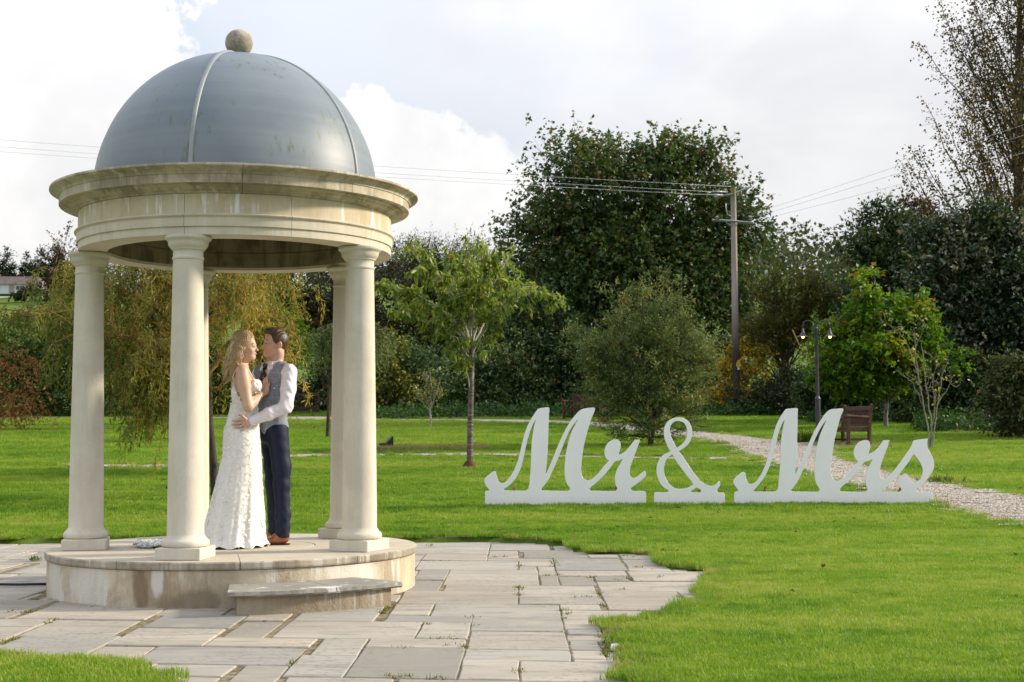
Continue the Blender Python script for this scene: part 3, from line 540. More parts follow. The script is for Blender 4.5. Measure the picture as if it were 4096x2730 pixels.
EU, EV = np.array([math.cos(A_), math.sin(A_)]), np.array([math.cos(B_), math.sin(B_)])
rr = random.Random(11)
for i, (u0, v0, u1, v1) in enumerate(D_SLABS):
    g_ = 0.009
    if u1 - u0 < 4 * g_ or v1 - v0 < 4 * g_: continue
    u0, v0, u1, v1 = u0 + g_ * rr.uniform(.3, .8), v0 + g_ * rr.uniform(.25, .8), u1 - g_ * rr.uniform(.3, .8), v1 - g_ * rr.uniform(.25, .8)
    ku, kv = (3 if u1 - u0 > 0.6 else 2), (2 if v1 - v0 > 0.3 else 1)
    out = []
    for j in range(ku): out.append([u0 + (u1 - u0) * j / ku, v0])
    for j in range(kv): out.append([u1, v0 + (v1 - v0) * j / kv])
    for j in range(ku): out.append([u1 - (u1 - u0) * j / ku, v1])
    for j in range(kv): out.append([u0, v1 - (v1 - v0) * j / kv])
    cu, cv = (u0 + u1) / 2, (v0 + v1) / 2
    out = [[a + rr.uniform(-.007, .007), b + rr.uniform(-.006, .006)] for a, b in out]
    tu, tv, dz = rr.uniform(-.004, .004), rr.uniform(-.005, .005), rr.uniform(-.004, .004)
    cw = EU * cu + EV * cv
    def w_(a, b, zz): q = EU * a + EV * b - cw; return (q[0], q[1], zz)
    n_ = len(out); ch = 0.007
    top = [w_(a + (ch if a < cu else -ch), b + (ch if b < cv else -ch), dz + tu * (a - cu) + tv * (b - cv)) for a, b in out]
    md = [w_(a, b, dz - 0.007 + tu * (a - cu) + tv * (b - cv)) for a, b in out]; lw = [w_(a, b, -0.05) for a, b in out]
    Vv = top + md + lw; Ff = [list(range(n_))]
    for j in range(n_):
        k = (j + 1) % n_; Ff += [[n_ + j, n_ + k, k, j], [2 * n_ + j, 2 * n_ + k, n_ + k, n_ + j]]
    obj('stone_slab', mesh_np('stone_slab', Vv, Ff), MAT_SLAB, patio, (cw[0], cw[1], 0))

# ------------------------------------------------------------------ gazebo
GX, GYc = -2.303, 11.816
def stone_mat(name, a, b, streak=0.35, dirt=0.3, lime=0.0, dirtcol=(0.20, 0.165, 0.11), limecol=(0.66, 0.64, 0.60), scale=1.0, rough=0.8, bumps=0.25, seed=0.0, stain=None, spots=()):
    m = M(name)
    n1 = m.noise(3.0 * scale, 5, 0.6, loc=(seed, 2, 1)); n2 = m.noise(5.5, 5, 0.65, sc=(1, 1, 0.10), loc=(seed, 0, 0)); n3 = m.noise(60, 3)
    c_ = m.mix(m.ramp(n1, 0.3, 0.7), a, b)
    c_ = m.mix(m.math('MULTIPLY', m.ramp(n2, 0.42, 0.62), streak), c_, tuple(x * 1.16 for x in a))
    if dirt > 0:
        d = m.math('MULTIPLY', m.ramp(m.noise(2.2, 6, 0.7, loc=(seed + 4, 1, 7), dist=0.4), 0.47, 0.62), dirt); c_ = m.mix(d, c_, dirtcol)
        d2 = m.math('MULTIPLY', m.ramp(m.noise(9, 5, 0.7, sc=(1, 1, 0.14), loc=(seed + 9, 1, 7)), 0.50, 0.64), dirt * 0.8); c_ = m.mix(d2, c_, dirtcol)
    if stain:
        for (sc_, lo, hi, am, col, sq) in stain:
            c_ = m.mix(m.math('MULTIPLY', m.ramp(m.noise(sc_, 6, 0.62, sc=(1, 1, sq), loc=(seed + sc_ * 3, 3, 1), dist=0.5), lo, hi), am), c_, col)
    if lime > 0:
        l = m.math('MULTIPLY', m.ramp(m.noise(11, 5, 0.7, sc=(1, 1, 0.09), loc=(seed + 2, 8, 3)), 0.53, 0.61), lime)
        l = m.math('MULTIPLY', l, m.ramp(m.noise(2.0, 3, 0.5, loc=(seed + 1, 5, 5)), 0.42, 0.55)); c_ = m.mix(l, c_, limecol)
    for (px_, py_, pz_, rd_, sq_, am_, col_) in spots:
        dv = m.node('ShaderNodeVectorMath', operation='DISTANCE'); m.l.new(m.coord('Object', (1, 1, sq_)), dv.inputs[0]); dv.inputs[1].default_value = (px_, py_, pz_ * sq_)
        w_ = m.math('ADD', dv.outputs['Value'], m.math('MULTIPLY', m.math('SUBTRACT', m.noise(5.0, 6, 0.65, sc=(1, 1, 0.35), loc=(px_ * 7, 1, 2)), 0.5), rd_ * 2.4))
        c_ = m.mix(m.math('MULTIPLY', m.ramp(w_, rd_ * 1.1, rd_ * 0.5), am_), c_, col_)
    c_ = m.mix(m.math('MULTIPLY', m.ramp(n3, 0.55, 0.75), 0.12), c_, tuple(x * 0.6 for x in a))
    m.set(c_, rough, 0.25); m.bump(m.math('ADD', n3, m.math('MULTIPLY', n1, 0.5)), bumps, 0.006)
    return m.m
CREAM, CREAM2 = (0.59, 0.53, 0.425), (0.525, 0.47, 0.375)
MAT_COL = stone_mat('column_stone', (0.60, 0.555, 0.465), (0.54, 0.495, 0.405), 0.35, 0.14, 0.18, (0.30, 0.27, 0.21))
MAT_ARCH = stone_mat('architrave_stone', CREAM, CREAM2, 0.3, 0.12, 0.25)
MAT_FRIEZE = stone_mat('frieze_stone', (0.53, 0.45, 0.315), (0.58, 0.51, 0.40), 0.3, 0.22, 0.9, (0.36, 0.25, 0.12), (0.74, 0.74, 0.74), stain=[(7.0, 0.52, 0.68, 0.35, (0.47, 0.345, 0.20), 0.3)])
MAT_CORN = stone_mat('cornice_stone', (0.50, 0.44, 0.335), (0.42, 0.365, 0.275), 0.3, 0.55, 0.45, (0.17, 0.14, 0.095), scale=2)
MAT_INNER = stone_mat('inner_stone', (0.26, 0.215, 0.14), (0.175, 0.143, 0.088), 0.5, 0.6, 0.35, (0.03, 0.026, 0.015), (0.26, 0.24, 0.19))  # inner faces darkened for both algae and shade, put into the stone colour
MAT_FLOOR = stone_mat('floor_stone', (0.52, 0.46, 0.36), (0.46, 0.40, 0.315), 0.1, 0.22, 0.0, (0.33, 0.28, 0.21))
MAT_RIM = stone_mat('rim_stone', (0.40, 0.35, 0.275), (0.30, 0.26, 0.20), 0.3, 0.6, 0.55, (0.15, 0.125, 0.09), (0.60, 0.57, 0.50), scale=2)
MAT_WALL = stone_mat('podium_render', (0.56, 0.48, 0.355), (0.49, 0.42, 0.31), 0.4, 0.35, 0.75, (0.22, 0.165, 0.105), (0.68, 0.66, 0.60), bumps=0.6,
                     stain=[(1.5, 0.50, 0.60, 0.55, (0.31, 0.245, 0.16), 0.7), (6.0, 0.56, 0.72, 0.55, (0.165, 0.12, 0.075), 0.22)], spots=[(-0.155, -1.476, 0.10, 0.34, 1.20, 0.75, (0.30, 0.225, 0.14)), (0.207, -1.470, 0.14, 0.20, 1.00, 0.50, (0.36, 0.29, 0.19)), (-0.409, -1.427, 0.13, 0.07, 0.30, 0.80, (0.19, 0.13, 0.075)), (-0.283, -1.457, 0.22, 0.06, 0.35, 0.80, (0.66, 0.64, 0.60)), (-0.873, -1.201, 0.16, 0.22, 0.80, 0.70, (0.66, 0.635, 0.58)), (-1.216, -0.852, 0.16, 0.16, 0.60, 0.60, (0.67, 0.65, 0.60)), (1.103, -0.993, 0.20, 0.30, 1.00, 0.70, (0.70, 0.67, 0.60)), (1.452, -0.309, 0.15, 0.18, 0.80, 0.50, (0.60, 0.46, 0.30)), (-0.026, -1.484, 0.03, 0.30, 3.00, 0.60, (0.17, 0.135, 0.09)), (0.604, -1.356, 0.03, 0.30, 3.00, 0.50, (0.20, 0.16, 0.11))])  # peach spot at the right edge: warm sunlight put into the wall colour
MAT_STEP = stone_mat('step_render', (0.34, 0.29, 0.21), (0.27, 0.225, 0.155), 0.4, 0.45, 0.35, (0.15, 0.115, 0.07), bumps=0.8, seed=4.0, stain=[(4.0, 0.5, 0.65, 0.5, (0.25, 0.185, 0.11), 0.4)])
MAT_TREAD = stone_mat('tread_stone', (0.29, 0.272, 0.232), (0.23, 0.217, 0.187), 0.1, 0.35, 0.0, (0.17, 0.16, 0.13), bumps=0.6, stain=[(5.0, 0.58, 0.64, 0.8, (0.66, 0.64, 0.60), 1.0)])
MAT_BALL = stone_mat('ball_stone', (0.43, 0.385, 0.31), (0.35, 0.31, 0.25), 0.1, 0.5, 0.0, (0.12, 0.09, 0.06), scale=4, bumps=0.8)
MAT_MORTAR = stone_mat('mortar', (0.46, 0.42, 0.34), (0.40, 0.36, 0.28), 0.0, 0.2)

m = M('dome_shell')
dn = m.noise(1.6, 4, 0.5, sc=(0.25, 0.25, 7), dist=0.2); dn2 = m.noise(1.3, 4, 0.6)
dc = m.mix(m.ramp(dn, 0.35, 0.68), (0.125, 0.155, 0.185), (0.155, 0.185, 0.212)); dc = m.mix(m.math('MULTIPLY', m.ramp(dn2, 0.35, 0.7), 0.35), dc, (0.21, 0.24, 0.26))
al = m.math('MULTIPLY', m.ramp(m.noise(16, 6, 0.7, sc=(1, 1, 0.16), loc=(1, 4, 2)), 0.54, 0.64), m.ramp(m.noise(2.1, 3, 0.5, loc=(0.4, 2.0, 0.9)), 0.50, 0.60))
dc = m.mix(m.math('MULTIPLY', al, 0.75), dc, (0.10, 0.11, 0.03))
al2 = m.math('MULTIPLY', m.ramp(m.noise(40, 3), 0.70, 0.78), 0.5); dc = m.mix(al2, dc, (0.12, 0.13, 0.12))
m.set(dc, m.math('ADD', 0.42, m.math('MULTIPLY', dn, 0.12)), 0.45); m.bump(m.math('ADD', m.math('MULTIPLY', dn, 1.0), m.math('MULTIPLY', dn2, 0.6)), 0.12, 0.02)
MAT_DOME = m.m
m = M('dome_rib_paint'); m.set(m.mix(m.ramp(m.noise(6, 4), .4, .7), (0.25, 0.275, 0.285), (0.19, 0.22, 0.245)), 0.45, 0.4); MAT_RIB = m.m

gazebo = empty('gazebo', (GX, GYc, 0))
tag(gazebo, 'round stone gazebo with five columns and a grey blue dome topped by a stone ball', 'gazebo')
def ringpt(r_, a, z_): return (r_ * math.sin(a), -r_ * math.cos(a), z_)
def sector(prof, a0, a1, n, closed=True):
    mb = MB(); k = len(prof); V = []; F = []
    for i in range(n + 1):
        a = a0 + (a1 - a0) * i / n
        V += [ringpt(p_[0], a, p_[1]) for p_ in prof]
    for i in range(n):
        for j in range(k if closed else k - 1):
            j2 = (j + 1) % k; F.append([i * k + j, i * k + j2, (i + 1) * k + j2, (i + 1) * k + j])
    if closed: F.append(list(range(k))[::-1]); F.append([n * k + j for j in range(k)])
    return mb.add(V, F)
R0 = math.radians
ROT = R0(-6.78); CORN0 = R0(1.4 + 11)
SH = 0.33
# podium
sector([(1.30, -0.05), (1.4846, -0.05), (1.4846, 0.265), (1.30, 0.265)], 0, 2 * PI, 96).build('podium_wall', MAT_WALL, gazebo, True, auto=0.6)
for k in range(10):
    a0 = R0(12.4 + 36 * k); gp_ = 0.0018
    sector([(0.66, 0.27), (1.492, 0.268), (1.500, 0.274), (1.504, 0.285), (1.504, 0.318), (1.497, 0.328), (1.485, SH), (0.66, SH)], a0 + gp_, a0 + R0(36) - gp_, 10).build('edge_slab', [MAT_RIM, MAT_FLOOR], gazebo)
for o in [c_ for c_ in gazebo.children if c_.name.startswith('edge_slab')]:
    for p_ in o.data.polygons:
        if p_.normal.z > 0.9: p_.material_index = 1
MB().lathe([(0.0005, 0.26), (0.652, 0.26), (0.652, SH - 0.004), (0.648, SH), (0.0005, SH)], 64, cap=False).build('centre_slab', MAT_FLOOR, gazebo)
# step
st_ = sector([(1.488, -0.03), (1.985, -0.03), (1.985, 0.128), (1.488, 0.128)], R0(11.4), R0(45.3), 18).build('step_riser', MAT_STEP, gazebo)
for (a0, a1) in ((9.6, 31.2), (31.45, 47.2)):
    mb = sector([(1.488, 0.13), (2.022, 0.13), (2.034, 0.142), (2.030, 0.166), (2.018, 0.17), (1.488, 0.17)], R0(a0), R0(a1), 14)
    rj = random.Random(int(a0)); mb.v = [(x + (rj.uniform(-.006, .006) if math.hypot(x, y) > 1.9 and z_ < .15 else 0), y + (rj.uniform(-.006, .006) if math.hypot(x, y) > 1.9 and z_ < .15 else 0), z_) for x, y, z_ in mb.v]
    mb.build('step_tread', MAT_TREAD, gazebo)
# columns
def ent(t):    # column shaft radius with slight entasis, t 0..1
    return 0.1375 - 0.0252 * (t ** 1.25)
ZC0, ZC1 = SH, 2.747
shaft = [(ent(0) + 0.012, SH + 0.158), (ent(0) + 0.003, SH + 0.172)] + [(ent(i / 16), SH + 0.185 + (2.565 - SH - 0.185) * i / 16) for i in range(17)]
basep = [(0.155, SH + 0.088), (0.168, SH + 0.091), (0.1755, SH + 0.102), (0.178, SH + 0.116), (0.1755, SH + 0.131), (0.168, SH + 0.142), (0.156, SH + 0.150), (0.1505, SH + 0.160), (0.146, SH + 0.168), (0.12, SH + 0.168)]
capp = [(0.10, 2.560), (0.1135, 2.566), (0.1185, 2.572), (0.1195, 2.579), (0.1175, 2.586), (0.1128, 2.591), (0.1124, 2.634), (0.116, 2.640), (0.1245, 2.642), (0.1255, 2.650), (0.135, 2.658), (0.1445, 2.670), (0.1500, 2.686), (0.1515, 2.700), (0.1545, 2.708), (0.164, 2.715), (0.1715, 2.722), (0.1745, 2.731), (0.173, 2.742), (0.165, 2.7465)]
for k in range(5):
    a = ROT + R0(72) * k
    col_ = MB().lathe(shaft, 48).build('column', MAT_COL, gazebo, True, auto=0.7); 
    col_.location = ringpt(1.193, a, 0); col_.rotation_euler = (0, 0, a)
    MB().lathe(basep, 48).build('column_base', MAT_COL, col_, True, auto=0.9)
    MB().lathe(capp, 48).build('capital', MAT_COL, col_, True, auto=0.9)
    MB().box((0, 0, SH + 0.0445), (0.348, 0.348, 0.089), bev=0.006).build('plinth', MAT_COL, col_)
# entablature
for k in range(10):
    a0 = R0(-6.78 + 36 * k) + 0.0012; a1 = a0 + R0(36) - 0.0024
    sector([(1.052, 2.749), (1.281, 2.749), (1.284, 2.752), (1.284, 2.812), (1.2955, 2.8125), (1.297, 2.816), (1.297, 2.880), (1.303, 2.886), (1.314, 2.893), (1.3165, 2.900), (1.312, 2.906), (1.052, 2.906)], a0, a1, 14).build('architrave_block', MAT_ARCH, gazebo)
    sector([(1.052, 2.908), (1.286, 2.908), (1.286, 3.060), (1.052, 3.060)], a0, a1, 14).build('frieze_block', MAT_FRIEZE, gazebo)
    b0 = R0(12.4 + 36 * k) + 0.0012; b1 = b0 + R0(36) - 0.0024
    sector([(1.052, 3.062), (1.288, 3.062), (1.300, 3.064), (1.306, 3.075), (1.322, 3.080), (1.332, 3.086), (1.344, 3.092), (1.352, 3.103), (1.366, 3.107), (1.376, 3.113), (1.382, 3.122), (1.424, 3.122), (1.428, 3.119), (1.437, 3.119), (1.438, 3.181), (1.446, 3.185), (1.446, 3.193), (1.452, 3.203), (1.466, 3.214), (1.487, 3.222), (1.500, 3.231), (1.513, 3.234), (1.5145, 3.240), (1.513, 3.252), (1.500, 3.255), (1.20, 3.275), (1.052, 3.275)], b0, b1, 14).build('cornice_block', MAT_CORN, gazebo)
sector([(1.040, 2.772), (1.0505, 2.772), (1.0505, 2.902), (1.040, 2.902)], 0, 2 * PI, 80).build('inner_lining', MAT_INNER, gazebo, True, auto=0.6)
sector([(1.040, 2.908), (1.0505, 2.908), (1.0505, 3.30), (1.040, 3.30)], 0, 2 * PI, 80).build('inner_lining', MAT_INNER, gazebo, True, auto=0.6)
# dome: five gores, five ribs
DR, DZ, DH = 1.165, 3.262, 1.19
for k in range(5):
    a0 = ROT + R0(72) * k
    for nm, sc_ in (('dome_panel', 1.0),):
        V = []; F = []; nu, nv = 24, 28
        for i in range(nu + 1):
            a = a0 + R0(72) * i / nu
            for j in range(nv + 1):
                e = (PI / 2) * j / nv * 0.995; V.append(ringpt(DR * math.cos(e), a, DZ + DH * math.sin(e)))
        nn_ = len(V)
        V += [(x * 0.975, y * 0.975, DZ + (z_ - DZ) * 0.975) for x, y, z_ in V]
        for i in range(nu):
            for j in range(nv):
                q = [i * (nv + 1) + j, (i + 1) * (nv + 1) + j, (i + 1) * (nv + 1) + j + 1, i * (nv + 1) + j + 1]
                F.append(q); F.append([x + nn_ for x in q[::-1]])
        o = obj('dome_panel', mesh_np('dome_panel', V, F, True), [MAT_DOME], gazebo)
    mb = MB(); V = []; F = []; nv = 40
    for j in range(nv + 1):
        e = (PI / 2) * j / nv * 0.985
        rr_, zz = DR * math.cos(e), DZ + DH * math.sin(e)
        n_ = Vector((math.cos(e) * DH, 0, math.sin(e) * DR)).normalized()
        for (w_s, h_s) in ((-0.021, -0.01), (-0.017, 0.006), (-0.009, 0.013), (0.009, 0.013), (0.017, 0.006), (0.021, -0.01)):
            rad = rr_ + n_.x * h_s; sx_, sy_ = math.sin(a0), -math.cos(a0); tx_, ty_ = math.cos(a0), math.sin(a0)
            V.append((rad * sx_ + tx_ * w_s, rad * sy_ + ty_ * w_s, zz + n_.z * h_s))
    for j in range(nv):
        for i in range(5): F.append([j * 6 + i, j * 6 + i + 1, (j + 1) * 6 + i + 1, (j + 1) * 6 + i])
    mb.add(V, F).build('dome_rib', MAT_RIB, gazebo, True, auto=0.9)
zb = 4.567
ball = MB().lathe([(0.0005, zb - 0.116)] + [(0.116 * math.sin(PI * i / 24), zb - 0.116 * math.cos(PI * i / 24)) for i in range(1, 24)] + [(0.0005, zb + 0.116)], 40, cap=False).build('finial_ball', MAT_BALL, gazebo, True)

# cable on the paving
m = M('black_rubber'); m.set((0.012, 0.013, 0.016), 0.45, 0.4); MAT_RUBBER = m.m
P_ = [at(-300, 2333, 10.9), at(0, 2337, 10.95), at(60, 2338, 10.98), at(120, 2336, 11.05), at(175, 2337, 11.1), at(230, 2345, 11.1)]
cab = MB().tube([(p_.x, p_.y + 0.0, 0.02) for p_ in [Vector((ray(x, y).x * (CAM_H - .02) / -ray(x, y).z, ray(x, y).y * (CAM_H - .02) / -ray(x, y).z, 0)) for x, y in ((-300, 2340), (-100, 2338), (0, 2338), (80, 2339), (140, 2337), (200, 2337))]], 0.011, 8).build('power_cable', MAT_RUBBER, None, True)
tag(cab, 'black rubber cable lying on the paving left of the gazebo', 'cable')
# fallen white scrap on the small edge stones
m = M('white_scrap'); m.set((0.75, 0.74, 0.72), 0.7); MAT_SCRAP = m.m
q = Vector((ray(2466, 2607).x * CAM_H / -ray(2466, 2607).z, ray(2466, 2607).y * CAM_H / -ray(2466, 2607).z, 0.012))
o = MB().add([(-.035, -.02, 0), (.03, -.03, .004), (.04, .02, .01), (-.01, .035, .02), (-.03, .01, .03), (0, 0, .035)], [(0, 1, 5), (1, 2, 5), (2, 3, 5), (3, 4, 5), (4, 0, 5), (0, 4, 3, 2, 1)]).build('crumpled_paper', MAT_SCRAP, None, False, q)
tag(o, 'scrap of crumpled white paper on the small edge stones of the paving', 'litter')

# ------------------------------------------------------------------ the three letter boards
m = M('white_laminate'); ln = m.noise(2.5, 4); l2 = m.noise(22, 5, 0.7, sc=(1, 1, 0.5))
lc = m.mix(m.ramp(ln, 0.3, 0.7), (0.90, 0.878, 0.885), (0.865, 0.845, 0.852)); lc = m.mix(m.math('MULTIPLY', m.ramp(l2, 0.68, 0.78), 0.35), lc, (0.45, 0.41, 0.33))
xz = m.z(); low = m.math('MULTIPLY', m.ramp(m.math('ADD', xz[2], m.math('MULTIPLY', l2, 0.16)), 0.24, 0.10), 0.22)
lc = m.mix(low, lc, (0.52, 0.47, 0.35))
m.set(lc, 0.32, 0.45); MAT_SIGN = m.m
m = M('board_edge'); m.set((0.5, 0.49, 0.46), 0.6); MAT_EDGE = m.m
m = M('raw_timber'); m.set((0.22, 0.12, 0.07), 0.8); MAT_RAW = m.m
def smooth_loop(L_):
    n = len(L_); out = []
    for i in range(n):
        p0, p1, p2, p3 = [np.array(L_[(i + k) % n]) for k in (-1, 0, 1, 2)]
        out.append(p1)
        d0, d1, d2 = p1 - p0, p2 - p1, p3 - p2
        def ang(a, b): return math.degrees(math.acos(np.clip(a @ b / (np.linalg.norm(a) * np.linalg.norm(b) + 1e-9), -1, 1)))
        sharp0, sharp1 = ang(d0, d1) > 48, ang(d1, d2) > 48
        l_ = np.linalg.norm(d1)
        t0 = d1 if sharp0 else (p2 - p0) / (np.linalg.norm(d0) + l_ + 1e-9) * l_; t1 = d1 if sharp1 else (p3 - p1) / (np.linalg.norm(d2) + l_ + 1e-9) * l_
        for t in (0.33, 0.67):
            h = (2 * t**3 - 3 * t**2 + 1) * p1 + (t**3 - 2 * t**2 + t) * t0 + (-2 * t**3 + 3 * t**2) * p2 + (t**3 - t**2) * t1; out.append(h)
    return out
LETTER = {'Mr': ('freestanding white cut out board spelling Mr in script', 20.0, 0.012), '&': ('white cut out ampersand board with a chipped joint, between Mr and Mrs', 20.03, 0.0), 'Mrs': ('freestanding white cut out board spelling Mrs in script', 19.97, -0.02)}
for key, loops in D_LETTERS.items():
    cu = bpy.data.curves.new('letters', 'CURVE'); cu.dimensions = '2D'; cu.fill_mode = 'BOTH'; cu.extrude = 0.011; cu.bevel_depth = 0.0015; cu.bevel_resolution = 0
    xs_ = [p_[0] for p_ in loops[0]]; cx = (min(xs_) + max(xs_)) / 2; gz_ = ground_z(0, 20) + 0.0
    for i, L_ in enumerate(loops):
        L2 = smooth_loop(L_); sp = cu.splines.new('POLY'); sp.points.add(len(L2) - 1)
        for q, p_ in zip(sp.points, L2): q.co = (p_[0] - cx, p_[1] - gz_, 0, 1)
        sp.use_cyclic_u = True
    tmp = bpy.data.objects.new('tmp', cu); COL.objects.link(tmp); bpy.context.view_layer.update()
    me = bpy.data.meshes.new_from_object(tmp.evaluated_get(bpy.context.evaluated_depsgraph_get())); bpy.data.objects.remove(tmp); bpy.data.curves.remove(cu)
    me.name = 'letter_board'; me.transform(Matrix.Rotation(PI / 2, 4, 'X'))
    lab, Y_, tilt = LETTER[key]
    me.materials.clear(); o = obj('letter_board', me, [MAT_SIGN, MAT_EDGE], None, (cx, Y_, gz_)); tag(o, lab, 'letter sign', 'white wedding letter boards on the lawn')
    for p_ in me.polygons: p_.material_index = 1 if abs(p_.normal.y) < 0.3 else 0
    o.rotation_euler = (0, 0, tilt)
    xb = [0.0] if key == '&' else [-0.72, 0.72] if key == 'Mr' else [-0.95, 0.95]
    for x in xb:
        if key == '&': x = 0.16
        MB().tube([(x, 0.014, 0.26), (x, 0.42, 0.01)], 0.018, 4).build('brace', MAT_RAW, o)
        MB().tube([(x, 0.014, 0.02), (x, 0.42, 0.02)], 0.018, 4).build('brace', MAT_RAW, o)

# ------------------------------------------------------------------ benches
m = M('weathered_teak'); wnz = m.noise(7, 6, 0.65, sc=(0.2, 1, 1)); w2 = m.noise(3, 5, 0.7)
wc = m.mix(m.ramp(wnz, 0.3, 0.7), (0.058, 0.028, 0.019), (0.105, 0.052, 0.034)); wc = m.mix(m.math('MULTIPLY', m.ramp(w2, 0.55, 0.72), 0.5), wc, (0.15, 0.12, 0.085))
m.set(wc, 0.7, 0.3); m.bump(wnz, 0.5, 0.01); MAT_TEAK = m.m
m = M('peeling_teak'); w2 = m.noise(9, 6, 0.75)
wc = m.mix(m.ramp(m.noise(6, 5, sc=(.3, 1, 1)), .3, .7), (0.035, 0.014, 0.011), (0.06, 0.026, 0.018)); wc = m.mix(m.math('MULTIPLY', m.ramp(w2, 0.56, 0.66), 0.75), wc, (0.26, 0.19, 0.12)); m.set(wc, 0.75, 0.25); MAT_PEEL = m.m
def bench(loc, rz, Lb, mat, label, nsl=13, h=0.95, legs=True, low=0.0):
    b = empty('garden_bench', loc, rz); tag(b, label, 'bench', 'wooden benches round the lawn')
    D_ = 0.52; zs = 0.42 - low
    for s in (-1, 1):
        x = s * (Lb / 2 - 0.035)
        mb = MB().box((x, -D_ / 2, (zs + 0.22) / 2), (0.07, 0.07, zs + 0.22), bev=0.006); mb.build('front_leg', mat, b)
        mb = MB().tube([(x, D_ / 2, 0), (x, D_ / 2, zs), (x, D_ / 2 + 0.07, h - low - 0.03), (x, D_ / 2 + 0.072, h - low)], [0.048, 0.048, 0.044, 0.028], 4)
        mb.build('back_post', mat, b)
        arm = [(x, D_ / 2 + 0.02, zs + 0.235), (x, 0.05, zs + 0.225), (x, -D_ / 2, zs + 0.245), (x, -D_ / 2 - 0.07, zs + 0.235), (x, -D_ / 2 - 0.085, zs + 0.20)]
        MB().tube(arm, [0.036, 0.036, 0.045, 0.045, 0.03], 6).build('armrest', mat, b, True)
        MB().box((x, 0, zs - 0.06), (0.035, D_ - 0.07, 0.09)).build('side_rail', mat, b)
        MB().box((x, 0, max(0.14 - low, 0.04)), (0.04, D_ - 0.07, 0.05)).build('stretcher', mat, b)
    for i in range(6):
        y = -D_ / 2 - 0.01 + i * 0.088; MB().box((0, y + 0.02, zs - 0.012 - 0.018 * math.sin(PI * i / 5)), (Lb - 0.06, 0.072, 0.024), bev=0.003).build('seat_slat', mat, b)
    MB().box((0, -D_ / 2, zs - 0.065), (Lb - 0.14, 0.03, 0.085)).build('front_rail', mat, b)
    MB().box((0, D_ / 2 + 0.005, zs - 0.05), (Lb - 0.14, 0.035, 0.08)).build('back_rail', mat, b)
    MB().box((0, 0, max(0.14 - low, 0.04)), (Lb - 0.1, 0.04, 0.05)).build('centre_stretcher', mat, b)
    MB().box((0, D_ / 2 + 0.064, h - low - 0.105), (Lb - 0.14, 0.035, 0.10), bev=0.006, rot=Euler((-0.13, 0, 0))).build('top_rail', mat, b)
    MB().box((0, D_ / 2 + 0.014, zs + 0.05), (Lb - 0.14, 0.035, 0.06), rot=Euler((-0.13, 0, 0))).build('lower_back_rail', mat, b)
    for i in range(nsl):
        x = -(Lb - 0.2) / 2 + (Lb - 0.2) * (i + 0.5) / nsl
        MB().tube([(x, D_ / 2 + 0.016, zs + 0.07), (x, D_ / 2 + 0.060, h - low - 0.14)], 0.026 if nsl < 14 else 0.024, 4).build('back_slat', mat, b)
    return b
bench((7.63, 32.5, ground_z(0, 32.5) - 0.02), R0(-76), 1.35, MAT_TEAK, 'brown wooden bench seen from its end, beside the path and lamp post')
bench((2.46, 47.6, ground_z(0, 47.6)), R0(-36.9), 1.5, MAT_PEEL, 'dark bench with peeling varnish, half hidden behind the grey green bush')
bench((-8.75, 55.5, ground_z(0, 55.5) - 0.02), R0(3), 2.3, MAT_TEAK, 'dark slatted bench far behind the groom, before the shrubs', 19, 1.08, low=0.2)
# bare earth under the right bench
m = M('bare_earth'); en = m.noise(8, 5, 0.7, kind='World'); m.set(m.mix(m.ramp(en, .35, .65), (0.11, 0.08, 0.05), (0.24, 0.19, 0.13)), 0.95, 0.1); m.bump(en, 0.8, 0.02); MAT_EARTH = m.m
def earth(cx, cy, rx, ry, label, seed=1, lift=0.03):
    r_ = random.Random(seed); V = [(cx, cy, ground_z(0, cy) + lift + 0.02)]
    for i in range(24):
        a = 2 * PI * i / 24; k = r_.uniform(.75, 1.1); y = cy + ry * math.sin(a) * k; V.append((cx + rx * math.cos(a) * k, y, ground_z(0, y) + lift - 0.02))
    o = obj('bare_earth', mesh_np('bare_earth', V, [(0, i + 1, (i + 1) % 24 + 1) for i in range(24)], True), MAT_EARTH); tag(o, label, kind='structure'); return o
earth(7.4, 32.1, 1.0, 0.55, 'worn bare earth under the bench by the path', 2, 0.05)

# ------------------------------------------------------------------ lamp post
m = M('lamp_paint'); m.set(m.mix(m.ramp(m.noise(9, 4), .35, .7), (0.030, 0.032, 0.040), (0.055, 0.056, 0.062)), 0.45, 0.4); MAT_LAMP = m.m
m = M('lamp_bulb'); m.set((1, 0.7, 0.35), 0.4, Emission_Color=(1.0, 0.46, 0.12), Emission_Strength=5.5); MAT_BULB = m.m
LP = at(3274, 1775, 33.0); lz = ground_z(0, 33.0)
lamp = empty('lamp_post', (LP.x, 33.0, lz)); tag(lamp, 'dark twin headed lamp post with two lit bell shaped lamps', 'lamp post')
MB().lathe([(0.12, 0.0), (0.125, 0.20), (0.10, 0.24), (0.062, 0.26)], 20).build('base', MAT_LAMP, lamp, True, auto=0.6)
MB().lathe([(0.060, 0.2), (0.060, 1.02)], 20).build('lower_post', MAT_LAMP, lamp, True, auto=0.6)
MB().lathe([(0.060, 1.02), (0.066, 1.025), (0.068, 1.045), (0.060, 1.06), (0.040, 1.10)], 20).build('collar', MAT_LAMP, lamp, True, auto=0.6)
MB().lathe([(0.040, 1.08), (0.036, 2.66), (0.040, 2.67), (0.040, 2.70), (0.03, 2.715), (0.0005, 2.72)], 20).build('post', MAT_LAMP, lamp, True, auto=0.6)
